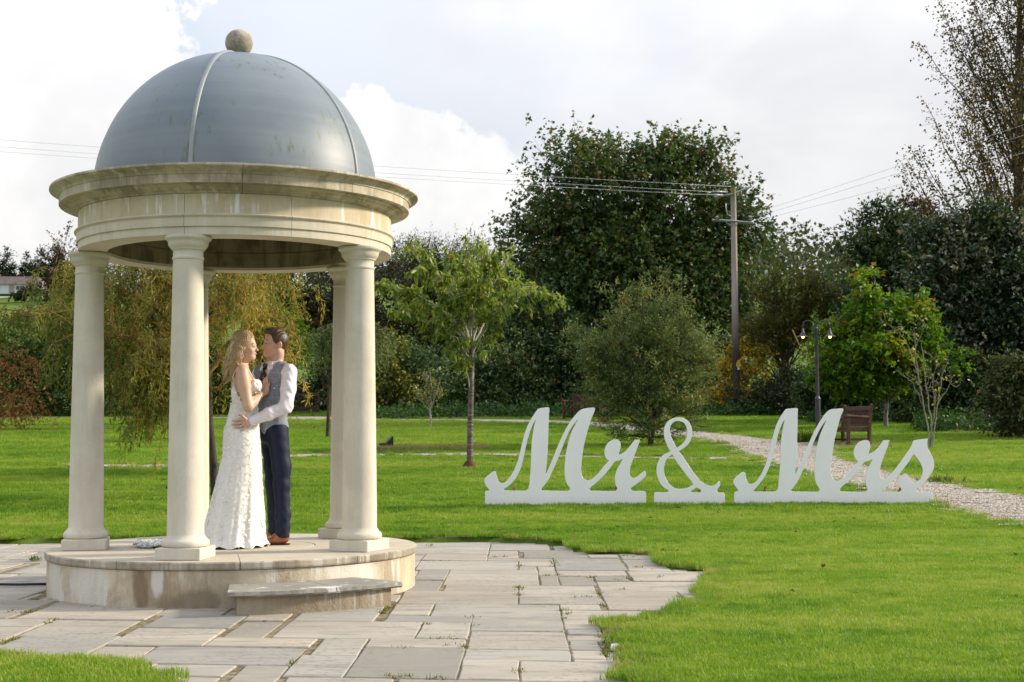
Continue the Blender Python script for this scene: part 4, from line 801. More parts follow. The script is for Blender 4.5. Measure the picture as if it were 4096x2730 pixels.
for s in (-1, 1):
    pts = [(s * 0.065, 0, 2.44), (s * 0.065, 0, 2.70)] + [(s * (0.19 - 0.125 * math.cos(t)), 0, 2.755 + 0.115 * math.sin(t)) for t in np.linspace(0, PI, 12)] + [(s * 0.316, 0, 2.68)]
    arm = MB().tube(pts, 0.0125, 8).build('arm', MAT_LAMP, lamp, True)
    MB().tube([(s * 0.03, 0, 2.56), (s * 0.075, 0, 2.56)], 0.018, 8).tube([(s * 0.03, 0, 2.64), (s * 0.075, 0, 2.64)], 0.018, 8).build('bracket', MAT_LAMP, arm, True)
    shade = MB().lathe([(0.018, 2.69), (0.026, 2.66), (0.034, 2.60), (0.052, 2.555), (0.085, 2.52), (0.138, 2.497), (0.142, 2.490), (0.136, 2.490), (0.08, 2.512), (0.045, 2.55), (0.02, 2.62)], 24, (s * 0.316, 0, 0)).build('lamp_shade', MAT_LAMP, lamp, True, auto=1.2)
    MB().lathe([(0.0005, 2.455)] + [(0.034 * math.sin(PI * i / 10), 2.489 - 0.034 * math.cos(PI * i / 10)) for i in range(1, 10)] + [(0.0005, 2.523)], 14, (s * 0.316, 0, 0), cap=False).build('bulb', MAT_BULB, shade, True)

# ------------------------------------------------------------------ utility pole and wires
m = M('pole_timber'); pn = m.noise(5, 6, 0.7, sc=(1, 1, 0.12)); pz = m.z()[2]
pcol = m.mix(m.ramp(pn, .35, .7), (0.38, 0.335, 0.30), (0.26, 0.22, 0.195)); pcol = m.mix(m.ramp(m.math('ADD', pz, m.math('MULTIPLY', pn, 1.5)), 5.6, 2.6), pcol, (0.045, 0.032, 0.027))  # upper timber paler: sunlight on it put into the base colour
pcol = m.mix(m.math('MULTIPLY', m.ramp(m.math('ADD', pz, m.math('MULTIPLY', pn, 0.8)), 8.2, 8.7), 0.7), pcol, (0.13, 0.13, 0.05)); m.set(pcol, 0.85, 0.2); m.bump(pn, 0.6, 0.02); MAT_POLE = m.m
m = M('galvanised_steel'); m.set((0.33, 0.36, 0.37), 0.5, 0.5, 0.4); MAT_GALV = m.m
m = M('dark_steel'); m.set((0.07, 0.085, 0.10), 0.5, 0.5, 0.3); MAT_DSTEEL = m.m
m = M('porcelain'); m.set((0.33, 0.36, 0.34), 0.3, 0.5); MAT_PORC = m.m
m = M('wire'); m.set((0.60, 0.61, 0.63), 0.6, 0.3); MAT_WIRE = m.m
PY = 52.0; pt_, pb_ = at(2933, 752, PY), at(2946, 1640, PY)
pole = empty('utility_pole', (pb_.x, PY, ground_z(0, PY))); tag(pole, 'tall wooden electricity pole with cross arms, insulators and a yellow warning sign', 'utility pole')
org = pole.location.copy()
dtop = Vector((pt_.x, PY, pt_.z)) - org
MB().tube([(0, 0, -0.3), dtop * 0.3, dtop * 0.6, dtop], [0.135, 0.130, 0.115, 0.098], 14).build('pole', MAT_POLE, pole, True, auto=0.7)
def lp(px, py, Y=PY): return at(px, py, Y) - org
MB().tube([lp(2848, 881, PY - .14), lp(2930, 885, PY - .14)], 0.045, 4).tube([lp(2930, 885, PY - .14), lp(3014, 893, PY - .14)], 0.045, 4).build('cross_arm', MAT_GALV, pole)
MB().tube([lp(2904, 889, PY - .1), lp(2926, 905, PY - .1)], 0.02, 6).tube([lp(2952, 890, PY - .1), lp(2942, 905, PY - .1)], 0.02, 6).build('arm_brace', MAT_GALV, pole)
MB().tube([lp(2856, 790, PY - 1.2), lp(2930, 777, PY - .1)], 0.04, 4).tube([lp(2930, 777, PY), lp(3003, 748, PY + 1.2)], 0.04, 4).build('cross_arm', MAT_DSTEEL, pole)
MB().tube([lp(2948, 785, PY + .1), lp(2955, 765, PY + .6)], 0.02, 6).build('arm_brace', MAT_DSTEEL, pole)
def insul(x, y, Y):
    p_ = lp(x, y, Y); prof = []
    for i in range(4): prof += [(0.045, i * 0.035), (0.085, i * 0.035 + 0.008), (0.045, i * 0.035 + 0.026)]
    MB().lathe(prof + [(0.03, 0.15)], 14, (p_.x, p_.y, p_.z - 0.07)).build('insulator', MAT_PORC, pole, True, auto=0.5)
insul(2901, 765, PY - .5); insul(3002, 873, PY - .14); insul(2868, 874, PY - .14)
MB().tube([lp(2853, 768, PY - 1.0), lp(2908, 768, PY - .5)], 0.03, 6).tube([lp(2838, 780, PY - 1.2), lp(2890, 781, PY - .9)], 0.03, 6).tube([lp(2954, 746, PY + .4), lp(3000, 748, PY + 1.2)], 0.03, 6).build('strain_insulator', MAT_PORC, pole, True)
MB().tube([lp(2904, 815, PY - .2), lp(2904, 835, PY - .3), lp(2910, 858, PY - .3), lp(2922, 865, PY - .2)], 0.012, 5).tube([lp(2845, 770, PY - 1), lp(2832, 772, PY - 1.1), lp(2830, 782, PY - 1.1)], 0.012, 5).build('jumper_wire', MAT_WIRE, pole, True)
m = M('sign_yellow'); m.set((0.75, 0.42, 0.01), 0.5); MAT_YEL = m.m
m = M('sign_black'); m.set((0.01, 0.01, 0.01), 0.5); MAT_BLK = m.m
m = M('sign_white'); m.set((0.7, 0.7, 0.7), 0.5); MAT_WHT = m.m
sp = lp(2951, 1455, PY); sy_ = sp.y - 0.145
sg = MB().add([(sp.x + a, sy_ - b, sp.z + c_) for b in (0, .006) for a, c_ in ((-.075, -.12), (.075, -.12), (.075, 0), (.055, .04), (.012, .125), (-.012, .125), (-.055, .04), (-.075, 0))], [[8, 9, 10, 11, 12, 13, 14, 15]] + [[i, (i + 1) % 8, 8 + (i + 1) % 8, 8 + i] for i in range(8)]).build('warning_sign', MAT_YEL, pole)
tri = [(-.048, .018), (.048, .018), (0, .105)]; tri2 = [(-.034, .027), (.034, .027), (0, .088)]
MB().add([(sp.x + a, sy_ - .008, sp.z + c_) for a, c_ in tri + tri2], [(0, 1, 4, 3), (1, 2, 5, 4), (2, 0, 3, 5)]).add([(sp.x + a, sy_ - .008, sp.z + c_) for a, c_ in ((.006, .075), (-.010, .05), (.0, .052), (-.006, .030), (.011, .058), (.001, .056))], [(0, 1, 2, 5), (2, 3, 4, 5)]).add([(sp.x + a, sy_ - .008, sp.z + c_) for y0 in (-.02, -.05, -.08) for a, c_ in ((-.055, y0), (.055, y0), (.055, y0 + .014), (-.055, y0 + .014))], [(0, 1, 2, 3), (4, 5, 6, 7), (8, 9, 10, 11)]).build('warning_print', MAT_BLK, sg)
MB().box((sp.x, sy_, sp.z - .19), (.07, .006, .085)).build('number_plate', MAT_WHT, pole)
MB().box((sp.x, sy_ - .004, sp.z - .175), (.03, .004, .012)).box((sp.x + .01, sy_ - .004, sp.z - .205), (.012, .004, .026)).build('plate_print', MAT_BLK, pole)
def wire(pts, name, label, grp):
    V = []
    for a, b in zip(pts[:-1], pts[1:]):
        for i in range(10):
            t = i / 10; V.append(a.lerp(b, t) - Vector((0, 0, 4 * t * (1 - t) * 0.0006 * (b - a).length ** 1.5)))
    V.append(pts[-1]); o = MB().tube(V, 0.0058, 4).build(name, MAT_WIRE, None, True); tag(o, label, 'power line', grp)
for x, y, yy, l in ((2925, 795 - 48, 43.0, 'top power line running left from the pole over the gazebo'), (2853, 768, 42.2, 'middle power line running left from the pole over the gazebo'), (2838, 780, 41.6, 'lowest power line running left from the pole over the gazebo')):
    a = at(x, y, PY - .8)
    e = {43.0: at(0, 560, 43.0), 42.2: at(0, 588, 42.2), 41.6: at(0, 607, 41.6)}[yy]
    wire([a, e, e + (e - a) * 0.8], 'power_line', l, 'overhead power lines')
for x, y, x2, y2, l in ((3003, 750, 3720, 622, 'top power line running right from the pole towards the poplar'), (3020, 868, 3735, 650, 'middle power line running right from the pole towards the poplar'), (3040, 880, 3745, 700, 'lowest power line running right from the pole towards the poplar')):
    if y == 750: x, y = 3003, 858
    a = at(x, y, PY + .2); e = at(x2, y2, 44.0); wire([a, e, e + (e - a) * 0.8], 'power_line', l, 'overhead power lines')
# stay guard
m = M('yellow_guard'); m.set((0.35, 0.20, 0.01), 0.5); MAT_GUARD = m.m
o = MB().tube([at(3170, 1320, 50.5), at(3222, 1435, 50.3)], 0.022, 8).build('stay_guard', MAT_GUARD, None, True); tag(o, 'slanting yellow guard tube on the stay wire of the pole', 'wire guard')
s_ = MB().tube([at(2945, 800, PY), at(3055, 1075, 51.2), at(3170, 1320, 50.5)], 0.004, 4).tube([at(3222, 1435, 50.3), at(3262, 1530, 50.2), at(3295, 1640, 50.1)], 0.006, 4).build('stay_wire', MAT_DSTEEL, o, True)
MB().lathe([(0.03, -0.1), (0.06, -0.06), (0.06, 0.06), (0.03, 0.1)], 10, tuple(at(3065, 1092, 51.1))).build('stay_insulator', MAT_PORC, o, True)

# ------------------------------------------------------------------ ground light
FLp = Vector((-2.82, 32.0, ground_z(0, 32.0)))
fl = empty('ground_light', FLp, 0.35); tag(fl, 'black floodlight standing in dry grass on the lawn', 'floodlight')
prof = [(-0.09, 0.04), (0.10, 0.04), (0.10, 0.27), (0.075, 0.25), (0.03, 0.21), (-0.03, 0.15), (-0.09, 0.10)]
V = [(x, s * 0.10, z_) for s in (-1, 1) for x, z_ in prof]; k = len(prof)
MB().add(V, [list(range(k)), [k + i for i in range(k)][::-1]] + [[i, (i + 1) % k, k + (i + 1) % k, k + i] for i in range(k)]).build('housing', MAT_RUBBER, fl)
MB().box((-0.13, 0, 0.08), (0.10, 0.13, 0.10), bev=0.01).build('gear_box', MAT_RUBBER, fl)
MB().box((0.105, 0, 0.155), (0.012, 0.215, 0.25), bev=0.004).build('lens_frame', MAT_LAMP, fl)
MB().tube([(0, 0, -0.05), (0, 0, 0.05)], 0.02, 8).build('spike', MAT_RUBBER, fl)

# ------------------------------------------------------------------ bungalow far on the hill
m = M('far_render'); m.set((0.62, 0.63, 0.66), 0.8); MAT_FW = m.m
m = M('far_roof'); m.set(m.mix(m.ramp(m.noise(0.8, 4), .4, .6), (0.12, 0.085, 0.075), (0.085, 0.062, 0.056)), 0.85); MAT_FR = m.m
m = M('far_glass'); m.set((0.05, 0.07, 0.09), 0.15, 0.5); MAT_FG = m.m
m = M('far_door'); m.set((0.33, 0.26, 0.22), 0.6); MAT_FD = m.m
HY = 338.0; hb = at(60, 1175, HY)
house = empty('bungalow', (hb.x, HY, hb.z - 0.2), R0(4)); tag(house, 'white bungalow with a brown roof on the hill behind the willow', 'house')
MB().box((-1.5, 0, 1.0), (17, 7, 2.4)).build('wall', MAT_FW, house)
V = [(-10.4, -4, 2.1), (7.4, -4, 2.1), (7.4, 4, 2.1), (-10.4, 4, 2.1), (-8.5, 0, 4.3), (5.5, 0, 4.3)]
MB().add(V, [(0, 1, 5, 4), (1, 2, 5), (2, 3, 4, 5), (3, 0, 4), (3, 2, 1, 0)]).build('roof', MAT_FR, house)
for x, w, mt, nm in ((-3.4, 1.7, MAT_FG, 'window'), (0.2, 1.3, MAT_FD, 'door'), (2.0, 1.8, MAT_FW, 'window'), (5.4, 1.4, MAT_FG, 'window'), (-6.5, 1.7, MAT_FG, 'window')):
    f_ = MB().box((x, -3.52, 1.2 if nm == 'window' else 0.9), (w, 0.1, 1.1 if nm == 'window' else 1.9)).build(nm, MAT_FW if nm == 'window' else MAT_FD, house)
    if nm == 'window':
        for s in (-1, 1): MB().box((x + s * w * .235, -3.58, 1.2), (w * .40, 0.06, 0.9)).build('pane', MAT_FG, f_)
MB().box((-1.5, -3.6, 2.05), (18, 0.25, 0.22)).build('gutter', MAT_FW, house)
MB().box((-4, 0.3, 4.3), (0.8, 0.8, 1.2)).build('chimney', MAT_FR, house)

# ------------------------------------------------------------------ foliage
def nrm(a): return a / (np.linalg.norm(a, axis=-1, keepdims=True) + 1e-9)
def leaves_mesh(name, pos, d, up, L, W, tint, fold=0.18, curl=0.15, lobed=False):
    d = nrm(d); s = nrm(np.cross(d, up)); n = np.cross(s, d)
    L = L[:, None]; W = W[:, None]
    if not lobed:
        V = np.stack([pos, pos + d * L * .42 + s * W * .5 + n * W * fold, pos + d * L - n * L * curl, pos + d * L * .42 - s * W * .5 + n * W * fold], 1)
        k = 4; Fb = [[0, 1, 2], [0, 2, 3]]
    else:      # maple-like outline
        V = np.stack([pos, pos + d * L * .25 + s * W * .55, pos + d * L * .45 + s * W * .22 + n * W * fold, pos + d * L - n * L * curl, pos + d * L * .45 - s * W * .22 + n * W * fold, pos + d * L * .25 - s * W * .55], 1)
        k = 6; Fb = [[0, 1, 2], [0, 2, 4], [2, 3, 4], [0, 4, 5]]
    b = np.arange(len(pos))[:, None] * k
    F = np.concatenate([b + f for f in Fb], 0)
    return mesh_np(name, V.reshape(-1, 3), F, False, np.repeat(np.clip(tint, 0, 1), k))
def tubes(name, lines, mat, parent, n=5):
    VV = []; FF = []; base = 0
    for pts, rad in lines:
        pts = np.asarray(pts, float); rad = np.asarray(rad, float) * np.ones(len(pts))
        dd_ = nrm(np.gradient(pts, axis=0)); ref = np.array([0.31, 0.17, 0.93]); a = nrm(np.cross(dd_, ref)); b = np.cross(dd_, a)
        t = np.arange(n) * 2 * PI / n
        V = pts[:, None] + (a[:, None] * np.cos(t)[None, :, None] + b[:, None] * np.sin(t)[None, :, None]) * rad[:, None, None]
        i = np.arange(len(pts) * n).reshape(len(pts), n); j = np.roll(i, -1, 1)
        FF.append(np.stack([i[:-1], j[:-1], j[1:], i[1:]], -1).reshape(-1, 4) + base); VV.append(V.reshape(-1, 3)); base += len(pts) * n
    o = obj(name, mesh_np(name, np.vstack(VV), np.vstack(FF), True), mat, parent)
    if name in ('branches', 'twigs'): o['kind'] = 'stuff'
    return o
def curve(a, b, r, n=6, sag=0.0, wob=0.06):
    a, b = np.asarray(a, float), np.asarray(b, float); t = np.linspace(0, 1, n)[:, None]; L = np.linalg.norm(b - a)
    p = a + (b - a) * t; o = r.normal(0, wob * L, 3)
    return p + o * np.sin(PI * t) + np.array([0, 0, 1]) * sag * L * np.sin(PI * t) * 0.5 + np.where((t > 0) & (t < 1), r.normal(0, wob * L * .25, (n, 3)), 0)

BARK_D = bark_mat('dark_bark', (0.035, 0.028, 0.020), (0.085, 0.070, 0.052))
BARK_G = bark_mat('grey_bark', (0.13, 0.115, 0.095), (0.25, 0.23, 0.19))
BARK_L = bark_mat('lichen_bark', (0.22, 0.20, 0.15), (0.42, 0.41, 0.34), 25)
m = M('cherry_bark'); b1 = m.noise(6, 5, 0.7, sc=(1, 1, 6)); b2 = m.noise(5, 4); bz = m.z()[2]
bc = m.mix(m.ramp(b1, .42, .66), (0.075, 0.050, 0.038), (0.22, 0.19, 0.165)); bc = m.mix(m.math('MULTIPLY', m.ramp(b2, .55, .7), .6), bc, (0.36, 0.35, 0.31)); bc = m.mix(m.ramp(m.math('ADD', bz, m.math('MULTIPLY', b2, .2)), .32, .10), bc, (0.085, 0.035, 0.02)); m.set(bc, .75, .25); m.bump(b1, .7, .01); BARK_C = m.m
m = M('willow_twig'); m.set((0.22, 0.12, 0.035), .6, .2); TWIG_W = m.m

SYC = leaf_mat('sycamore_leaf', [(0, (0.039, 0.070, 0.025)), (0.5, (0.070, 0.118, 0.029)), (0.88, (0.130, 0.160, 0.033)), (0.93, (0.135, 0.105, 0.035)), (1, (0.22, 0.13, 0.05))], .45, .22, .35)
OLV = leaf_mat('olive_leaf', [(0, (0.065, 0.100, 0.028)), (0.45, (0.135, 0.185, 0.055)), (0.8, (0.235, 0.285, 0.105)), (0.97, (0.33, 0.36, 0.17)), (1, (0.45, 0.24, 0.04))], .5, .25, .3)
CHE = leaf_mat('cherry_leaf', [(0, (0.061, 0.116, 0.015)), (0.4, (0.143, 0.209, 0.024)), (0.75, (0.286, 0.319, 0.050)), (0.97, (0.418, 0.407, 0.110)), (1, (0.462, 0.242, 0.013))], .42, .38, .35)
WIL = leaf_mat('willow_leaf', [(0, (0.102, 0.131, 0.020)), (0.35, (0.218, 0.233, 0.040)), (0.65, (0.393, 0.306, 0.053)), (0.85, (0.524, 0.306, 0.065)), (1, (0.582, 0.466, 0.160))], .5, .38, .3)
CON = leaf_mat('larch_needle', [(0, (0.048, 0.101, 0.053)), (0.5, (0.132, 0.192, 0.072)), (0.85, (0.336, 0.360, 0.108)), (1, (0.528, 0.480, 0.144))], .6, .2, .2)
MAP = leaf_mat('maple_leaf', [(0, (0.05, 0.125, 0.008)), (0.5, (0.11, 0.21, 0.012)), (0.8, (0.20, 0.26, 0.018)), (0.95, (0.26, 0.17, 0.018)), (1, (0.32, 0.12, 0.015))], .45, .45, .3)
POP = leaf_mat('poplar_leaf', [(0, (0.037, 0.043, 0.013)), (0.5, (0.094, 0.075, 0.020)), (0.85, (0.175, 0.106, 0.025)), (1, (0.263, 0.163, 0.044))], .45, .3, .3)
WHP = leaf_mat('white_poplar_leaf', [(0, (0.018, 0.040, 0.018)), (0.6, (0.044, 0.075, 0.028)), (0.74, (0.233, 0.256, 0.194)), (0.9, (0.373, 0.389, 0.310)), (1, (0.310, 0.217, 0.078))], .5, .2, .3)
DRK = leaf_mat('dark_leaf', [(0, (0.019, 0.043, 0.015)), (0.5, (0.043, 0.081, 0.022)), (0.85, (0.077, 0.120, 0.035)), (1, (0.165, 0.193, 0.077))], .42, .2, .4)
LAU = leaf_mat('laurel_leaf', [(0, (0.023, 0.056, 0.017)), (0.5, (0.059, 0.112, 0.030)), (0.82, (0.141, 0.198, 0.075)), (0.96, (0.264, 0.314, 0.165)), (1, (0.660, 0.330, 0.017))], .35, .2, .5)
HED = leaf_mat('hedge_leaf', [(0, (0.035, 0.074, 0.014)), (0.5, (0.088, 0.146, 0.025)), (0.9, (0.167, 0.231, 0.047)), (0.98, (0.255, 0.271, 0.064)), (1, (0.670, 0.287, 0.024))], .45, .25, .4)
YEL = leaf_mat('yellow_leaf', [(0, (0.150, 0.140, 0.022)), (0.4, (0.411, 0.289, 0.026)), (0.8, (0.710, 0.449, 0.029)), (1, (0.785, 0.635, 0.131))], .5, .35, .3)
YGR = leaf_mat('variegated_leaf', [(0, (0.036, 0.060, 0.012)), (0.4, (0.120, 0.144, 0.018)), (0.75, (0.324, 0.312, 0.030)), (1, (0.480, 0.432, 0.072))], .45, .3, .35)
OLT = leaf_mat('sallow_leaf', [(0, (0.049, 0.056, 0.014)), (0.5, (0.112, 0.112, 0.025)), (0.85, (0.203, 0.189, 0.049)), (1, (0.294, 0.210, 0.056))], .5, .3, .25)
BRN = leaf_mat('bramble_leaf', [(0, (0.033, 0.033, 0.013)), (0.5, (0.075, 0.060, 0.024)), (0.8, (0.093, 0.093, 0.030)), (1, (0.180, 0.099, 0.045))], .5, .2, .3)
RED = leaf_mat('rust_leaf', [(0, (0.113, 0.042, 0.018)), (0.5, (0.251, 0.100, 0.042)), (0.85, (0.356, 0.152, 0.066)), (1, (0.251, 0.238, 0.053))], .6, .3, .2)
BRG = leaf_mat('bright_leaf', [(0, (0.05, 0.10, 0.008)), (0.5, (0.11, 0.19, 0.012)), (1, (0.22, 0.26, 0.03))], .45, .4, .3)
NET = leaf_mat('nettle_leaf', [(0, (0.016, 0.049, 0.010)), (0.6, (0.037, 0.093, 0.016)), (1, (0.083, 0.146, 0.035))], .5, .3, .3)
FAR = leaf_mat('far_leaf', [(0, (0.035, 0.050, 0.022)), (0.6, (0.065, 0.080, 0.034)), (1, (0.105, 0.105, 0.05))], .7, .2, .1)
FCN = leaf_mat('far_conifer_leaf', [(0, (0.020, 0.032, 0.020)), (1, (0.048, 0.062, 0.036))], .7, .1, .1)
FRD = leaf_mat('copper_leaf', [(0, (0.05, 0.026, 0.020)), (0.6, (0.10, 0.048, 0.036)), (1, (0.14, 0.085, 0.055))], .6, .2, .2)

def crown(name, label, Y, base_px, lobes, leaf, nleaf, mat, seed, bark=BARK_D, trunk=0.12, asp=0.6, clumps=14, spread=0.30, twig=0.35, lobed=False, droop=0.0, per=9, tone=0.25, group=None, limbs=True, hollow=0.45, sprays=0.18, cat='tree', depth=0.75, part='crown', trunk_top=0.6, up_bias=0.25):
    """lobes: (px, py, rx, ry) as seen in the photograph at depth Y; each is filled in three dimensions"""
    r_ = np.random.default_rng(seed); k = Y / FPX; nleaf = int(nleaf * 2.1); leaf = leaf * 1.08
    bx, by = base_px
    b = at(bx, by, Y); gz_ = ground_z(0, Y); org = Vector((b.x, Y, min(gz_, b.z) if b.z < gz_ + 1.0 else gz_))
    root = empty(name, org); tag(root, label, cat, group)
    LB = []
    for lb in lobes:
        c_ = at(lb[0], lb[1], Y) - org; rx, rz = lb[2] * k, lb[3] * k; ry = (lb[4] if len(lb) > 4 else depth * (rx + rz) / 2)
        LB.append((np.array([c_.x, (lb[5] if len(lb) > 5 else r_.uniform(-.25, .25) * ry), c_.z]), np.array([rx, ry, rz])))
    vol = np.array([l[1].prod() ** (2 / 3) for l in LB]); ncl = np.maximum(5, (clumps * len(LB) * vol / vol.sum()).astype(int))
    C = []; R = []; CT = []
    for (c_, rad), n in zip(LB, ncl):
        u = nrm(r_.normal(size=(n, 3))); q = r_.random(n) ** hollow
        C.append(c_ + u * rad * (q * 0.86)[:, None]); R.append(np.repeat(rad[None] * spread, n, 0)); CT.append(c_[None].repeat(n, 0))
    C, R, CT = map(np.vstack, (C, R, CT))
    ct = r_.normal(0, tone, len(C))
    nt = max(len(C), nleaf // per); w = R.prod(1) ** (2 / 3); ci = r_.choice(len(C), nt, p=w / w.sum())
    T0 = C[ci] + np.clip(r_.normal(size=(nt, 3)), -1.7, 1.7) * R[ci] * 0.58
    out = nrm(nrm(T0 - CT[ci] + 1e-6) + r_.normal(0, .55, (nt, 3)) + np.array([0, 0, up_bias]))
    tl = twig * r_.uniform(.5, 1.3, nt); far = r_.random(nt) < sprays * 0.5; tl = np.where(far, tl * 1.6, tl)
    T0[:, 2] = np.maximum(T0[:, 2], 0.03)
    sN = per; u = (np.arange(sN) + 0.5) / sN
    pos = T0[:, None] + out[:, None] * (tl[:, None] * u[None])[..., None]
    pos[..., 2] -= droop * (tl[:, None] * u[None] ** 2)
    pos = pos + r_.normal(0, leaf * 0.35, pos.shape)
    ld = nrm(out[:, None] * 0.8 + r_.normal(0, .75, pos.shape) + np.array([0, 0, -droop * 1.5]))
    up = nrm(np.array([0, 0, 1.0]) + r_.normal(0, .55, pos.shape))
    ti = 0.45 + ct[ci][:, None] + r_.normal(0, .20, pos.shape[:2])
    n = pos.shape[0] * sN; L_ = leaf * r_.uniform(.6, 1.25, n)
    pos, ld, up, ti = pos.reshape(-1, 3), ld.reshape(-1, 3), up.reshape(-1, 3), ti.ravel()
    ok = pos[:, 2] > 0.0
    obj(part, leaves_mesh(part, pos[ok], ld[ok], up[ok], L_[ok], L_[ok] * asp, ti[ok], lobed=lobed), mat, root)
    if limbs:
        top = max(c_[2] for c_, _ in LB) * trunk_top; cx = np.mean([c_[0] for c_, _ in LB])
        tr = curve((0, 0, -0.15), (cx * .5, 0, top), r_, 8, wob=.02); lines = [(tr, np.linspace(trunk, trunk * .35, 8))]
        obj_t = tubes('trunk', lines, bark, root, 10); ln = []
        sel = r_.permutation(len(C))[:70]
        for i in sel:
            f = np.clip((C[i][2] / max(top, .1)) * r_.uniform(.35, .8), .12, .98); j = f * 7; a = tr[int(j)] + (tr[min(int(j) + 1, 7)] - tr[int(j)]) * (j % 1)
            ln.append((curve(a, C[i], r_, 6, .12, .07), np.linspace(trunk * .34 * (1.1 - f * .6), .008, 6)))
        for i in np.concatenate([r_.permutation(np.nonzero(far)[0])[:420], r_.permutation(nt)[:100]]):
            ln.append((np.stack([C[ci[i]], T0[i], T0[i] + out[i] * tl[i]]), [.010, .006, .003]))
        tubes('branches', ln, bark, root, 4)
    return root

# --- the big sycamore behind the pole
crown('sycamore_tree', 'big dark sycamore with browning seed clusters, behind the electricity pole', 60.0, (2560, 1640),
      [(2380, 800, 330, 250), (2750, 800, 300, 240), (2560, 680, 330, 130), (2220, 1000, 240, 250), (2560, 1100, 420, 300), (2870, 1040, 210, 330), (3000, 1130, 110, 200), (2120, 720, 90, 60), (2060, 940, 110, 90), (2130, 560, 50, 60), (2980, 880, 120, 90), (2380, 600, 120, 70), (2700, 590, 140, 70), (2940, 1350, 170, 200), (2300, 1300, 250, 230), (2150, 650, 60, 100), (2620, 560, 60, 40), (2830, 700, 110, 110), (2480, 580, 80, 50), (2090, 1110, 110, 110)],
      .19, 33000, SYC, 21, trunk=.32, asp=.95, clumps=20, spread=.30, twig=.75, lobed=True, per=8, tone=.20, sprays=.35, droop=.12)
# --- grey green bush
crown('olive_bush', 'tall grey green bush on the lawn between the letter boards and the pole', 32.4, (2600, 1785),
      [(2570, 1470, 290, 200), (2590, 1300, 200, 150), (2500, 1190, 120, 60), (2640, 1180, 130, 80), (2450, 1160, 60, 45), (2400, 1400, 150, 130), (2750, 1420, 140, 160), (2330, 1450, 90, 60), (2600, 1650, 260, 110), (2800, 1310, 60, 70), (2840, 1370, 45, 50), (2760, 1560, 100, 90), (2420, 1600, 120, 100), (2700, 1740, 70, 40), (2480, 1745, 90, 40), (2560, 1130, 50, 30), (2580, 1735, 190, 50), (2600, 1765, 130, 25)],
      .085, 21000, OLV, 22, bark=BARK_D, trunk=.07, asp=.26, clumps=34, spread=.185, twig=.20, per=12, tone=.22, droop=0, sprays=.35, trunk_top=.85, up_bias=.7, cat='bush')
# --- maple on the right
crown('maple_tree', 'bright green maple with orange leaf tips, behind the lamp post', 40.0, (3545, 1715),
      [(3480, 1150, 70, 80), (3500, 1260, 170, 80), (3470, 1400, 240, 110), (3440, 1520, 180, 70), (3620, 1330, 130, 110), (3680, 1430, 150, 60), (3640, 1220, 80, 60), (3360, 1350, 90, 70), (3330, 1480, 80, 50), (3770, 1460, 70, 35), (3590, 1500, 120, 60), (3490, 1100, 25, 30)],
      .15, 8500, MAP, 23, bark=BARK_G, trunk=.07, asp=.95, clumps=15, spread=.32, twig=.34, lobed=True, per=8, tone=.20, up_bias=.05, trunk_top=.75)
# --- olive sallow behind the lamp
crown('sallow_tree', 'olive yellow sallow with upright twigs, between the pole and the lamp post', 53.0, (3130, 1600),
      [(3180, 1200, 150, 110), (3130, 1310, 170, 120), (3270, 1290, 110, 130), (3090, 1190, 90, 70), (3190, 1130, 80, 40), (3300, 1190, 70, 40), (3060, 1410, 120, 80)],
      .13, 9500, OLT, 24, trunk=.14, asp=.28, clumps=15, spread=.32, twig=.45, per=10, tone=.15, up_bias=.9, sprays=.5)
# --- dark leafy tree right of the gap, white poplar, edges
crown('ash_tree', 'dark leafy tree whose branch reaches left over the gap in the treeline', 52.0, (3600, 1640),
      [(3500, 920, 110, 90), (3400, 940, 70, 40), (3600, 1000, 150, 160), (3430, 1010, 80, 40), (3560, 880, 70, 50), (3560, 1200, 190, 130), (3380, 1000, 40, 25)],
      .165, 9500, DRK, 25, trunk=.2, asp=.5, clumps=14, spread=.32, twig=.6, per=8, tone=.2, sprays=.25)
crown('copper_tree', 'brown leaved tree rising behind the dark trees on the right', 54.0, (3660, 1640),
      [(3640, 900, 90, 90), (3700, 1000, 90, 150), (3640, 1060, 80, 140)], .16, 3500, FRD, 26, trunk=.2, clumps=14, twig=.6, tone=.2)
crown('white_poplar_tree', 'broad dark tree with pale silvery leaf backs at the right edge', 44.0, (3930, 1700),
      [(3800, 1050, 170, 170), (3960, 1000, 190, 190), (4120, 1050, 150, 200), (3760, 1230, 190, 170), (3980, 1250, 240, 220), (4180, 1300, 170, 230), (3900, 880, 140, 90), (3820, 1430, 160, 150), (4060, 1480, 200, 160), (3700, 1130, 80, 80)],
      .15, 25000, WHP, 27, trunk=.28, asp=.6, clumps=20, spread=.27, twig=.6, per=8, tone=.22, limbs=True)
crown('silver_bush', 'pale leaved shrub with a few orange leaves at the right edge of the lawn', 34.0, (4080, 1740),
      [(4040, 1530, 90, 90), (4100, 1620, 130, 110), (3960, 1590, 70, 50), (4130, 1440, 70, 70), (3930, 1650, 60, 40)],
      .12, 4500, leaf_mat('silver_leaf', [(0, (0.03, 0.05, 0.015)), (.5, (.07, .09, .03)), (.8, (.17, .17, .085)), (.97, (.24, .22, .12)), (1, (.4, .16, .02))], .5, .3, .3), 28, trunk=.05, asp=.5, clumps=14, twig=.3, tone=.18, cat='bush')
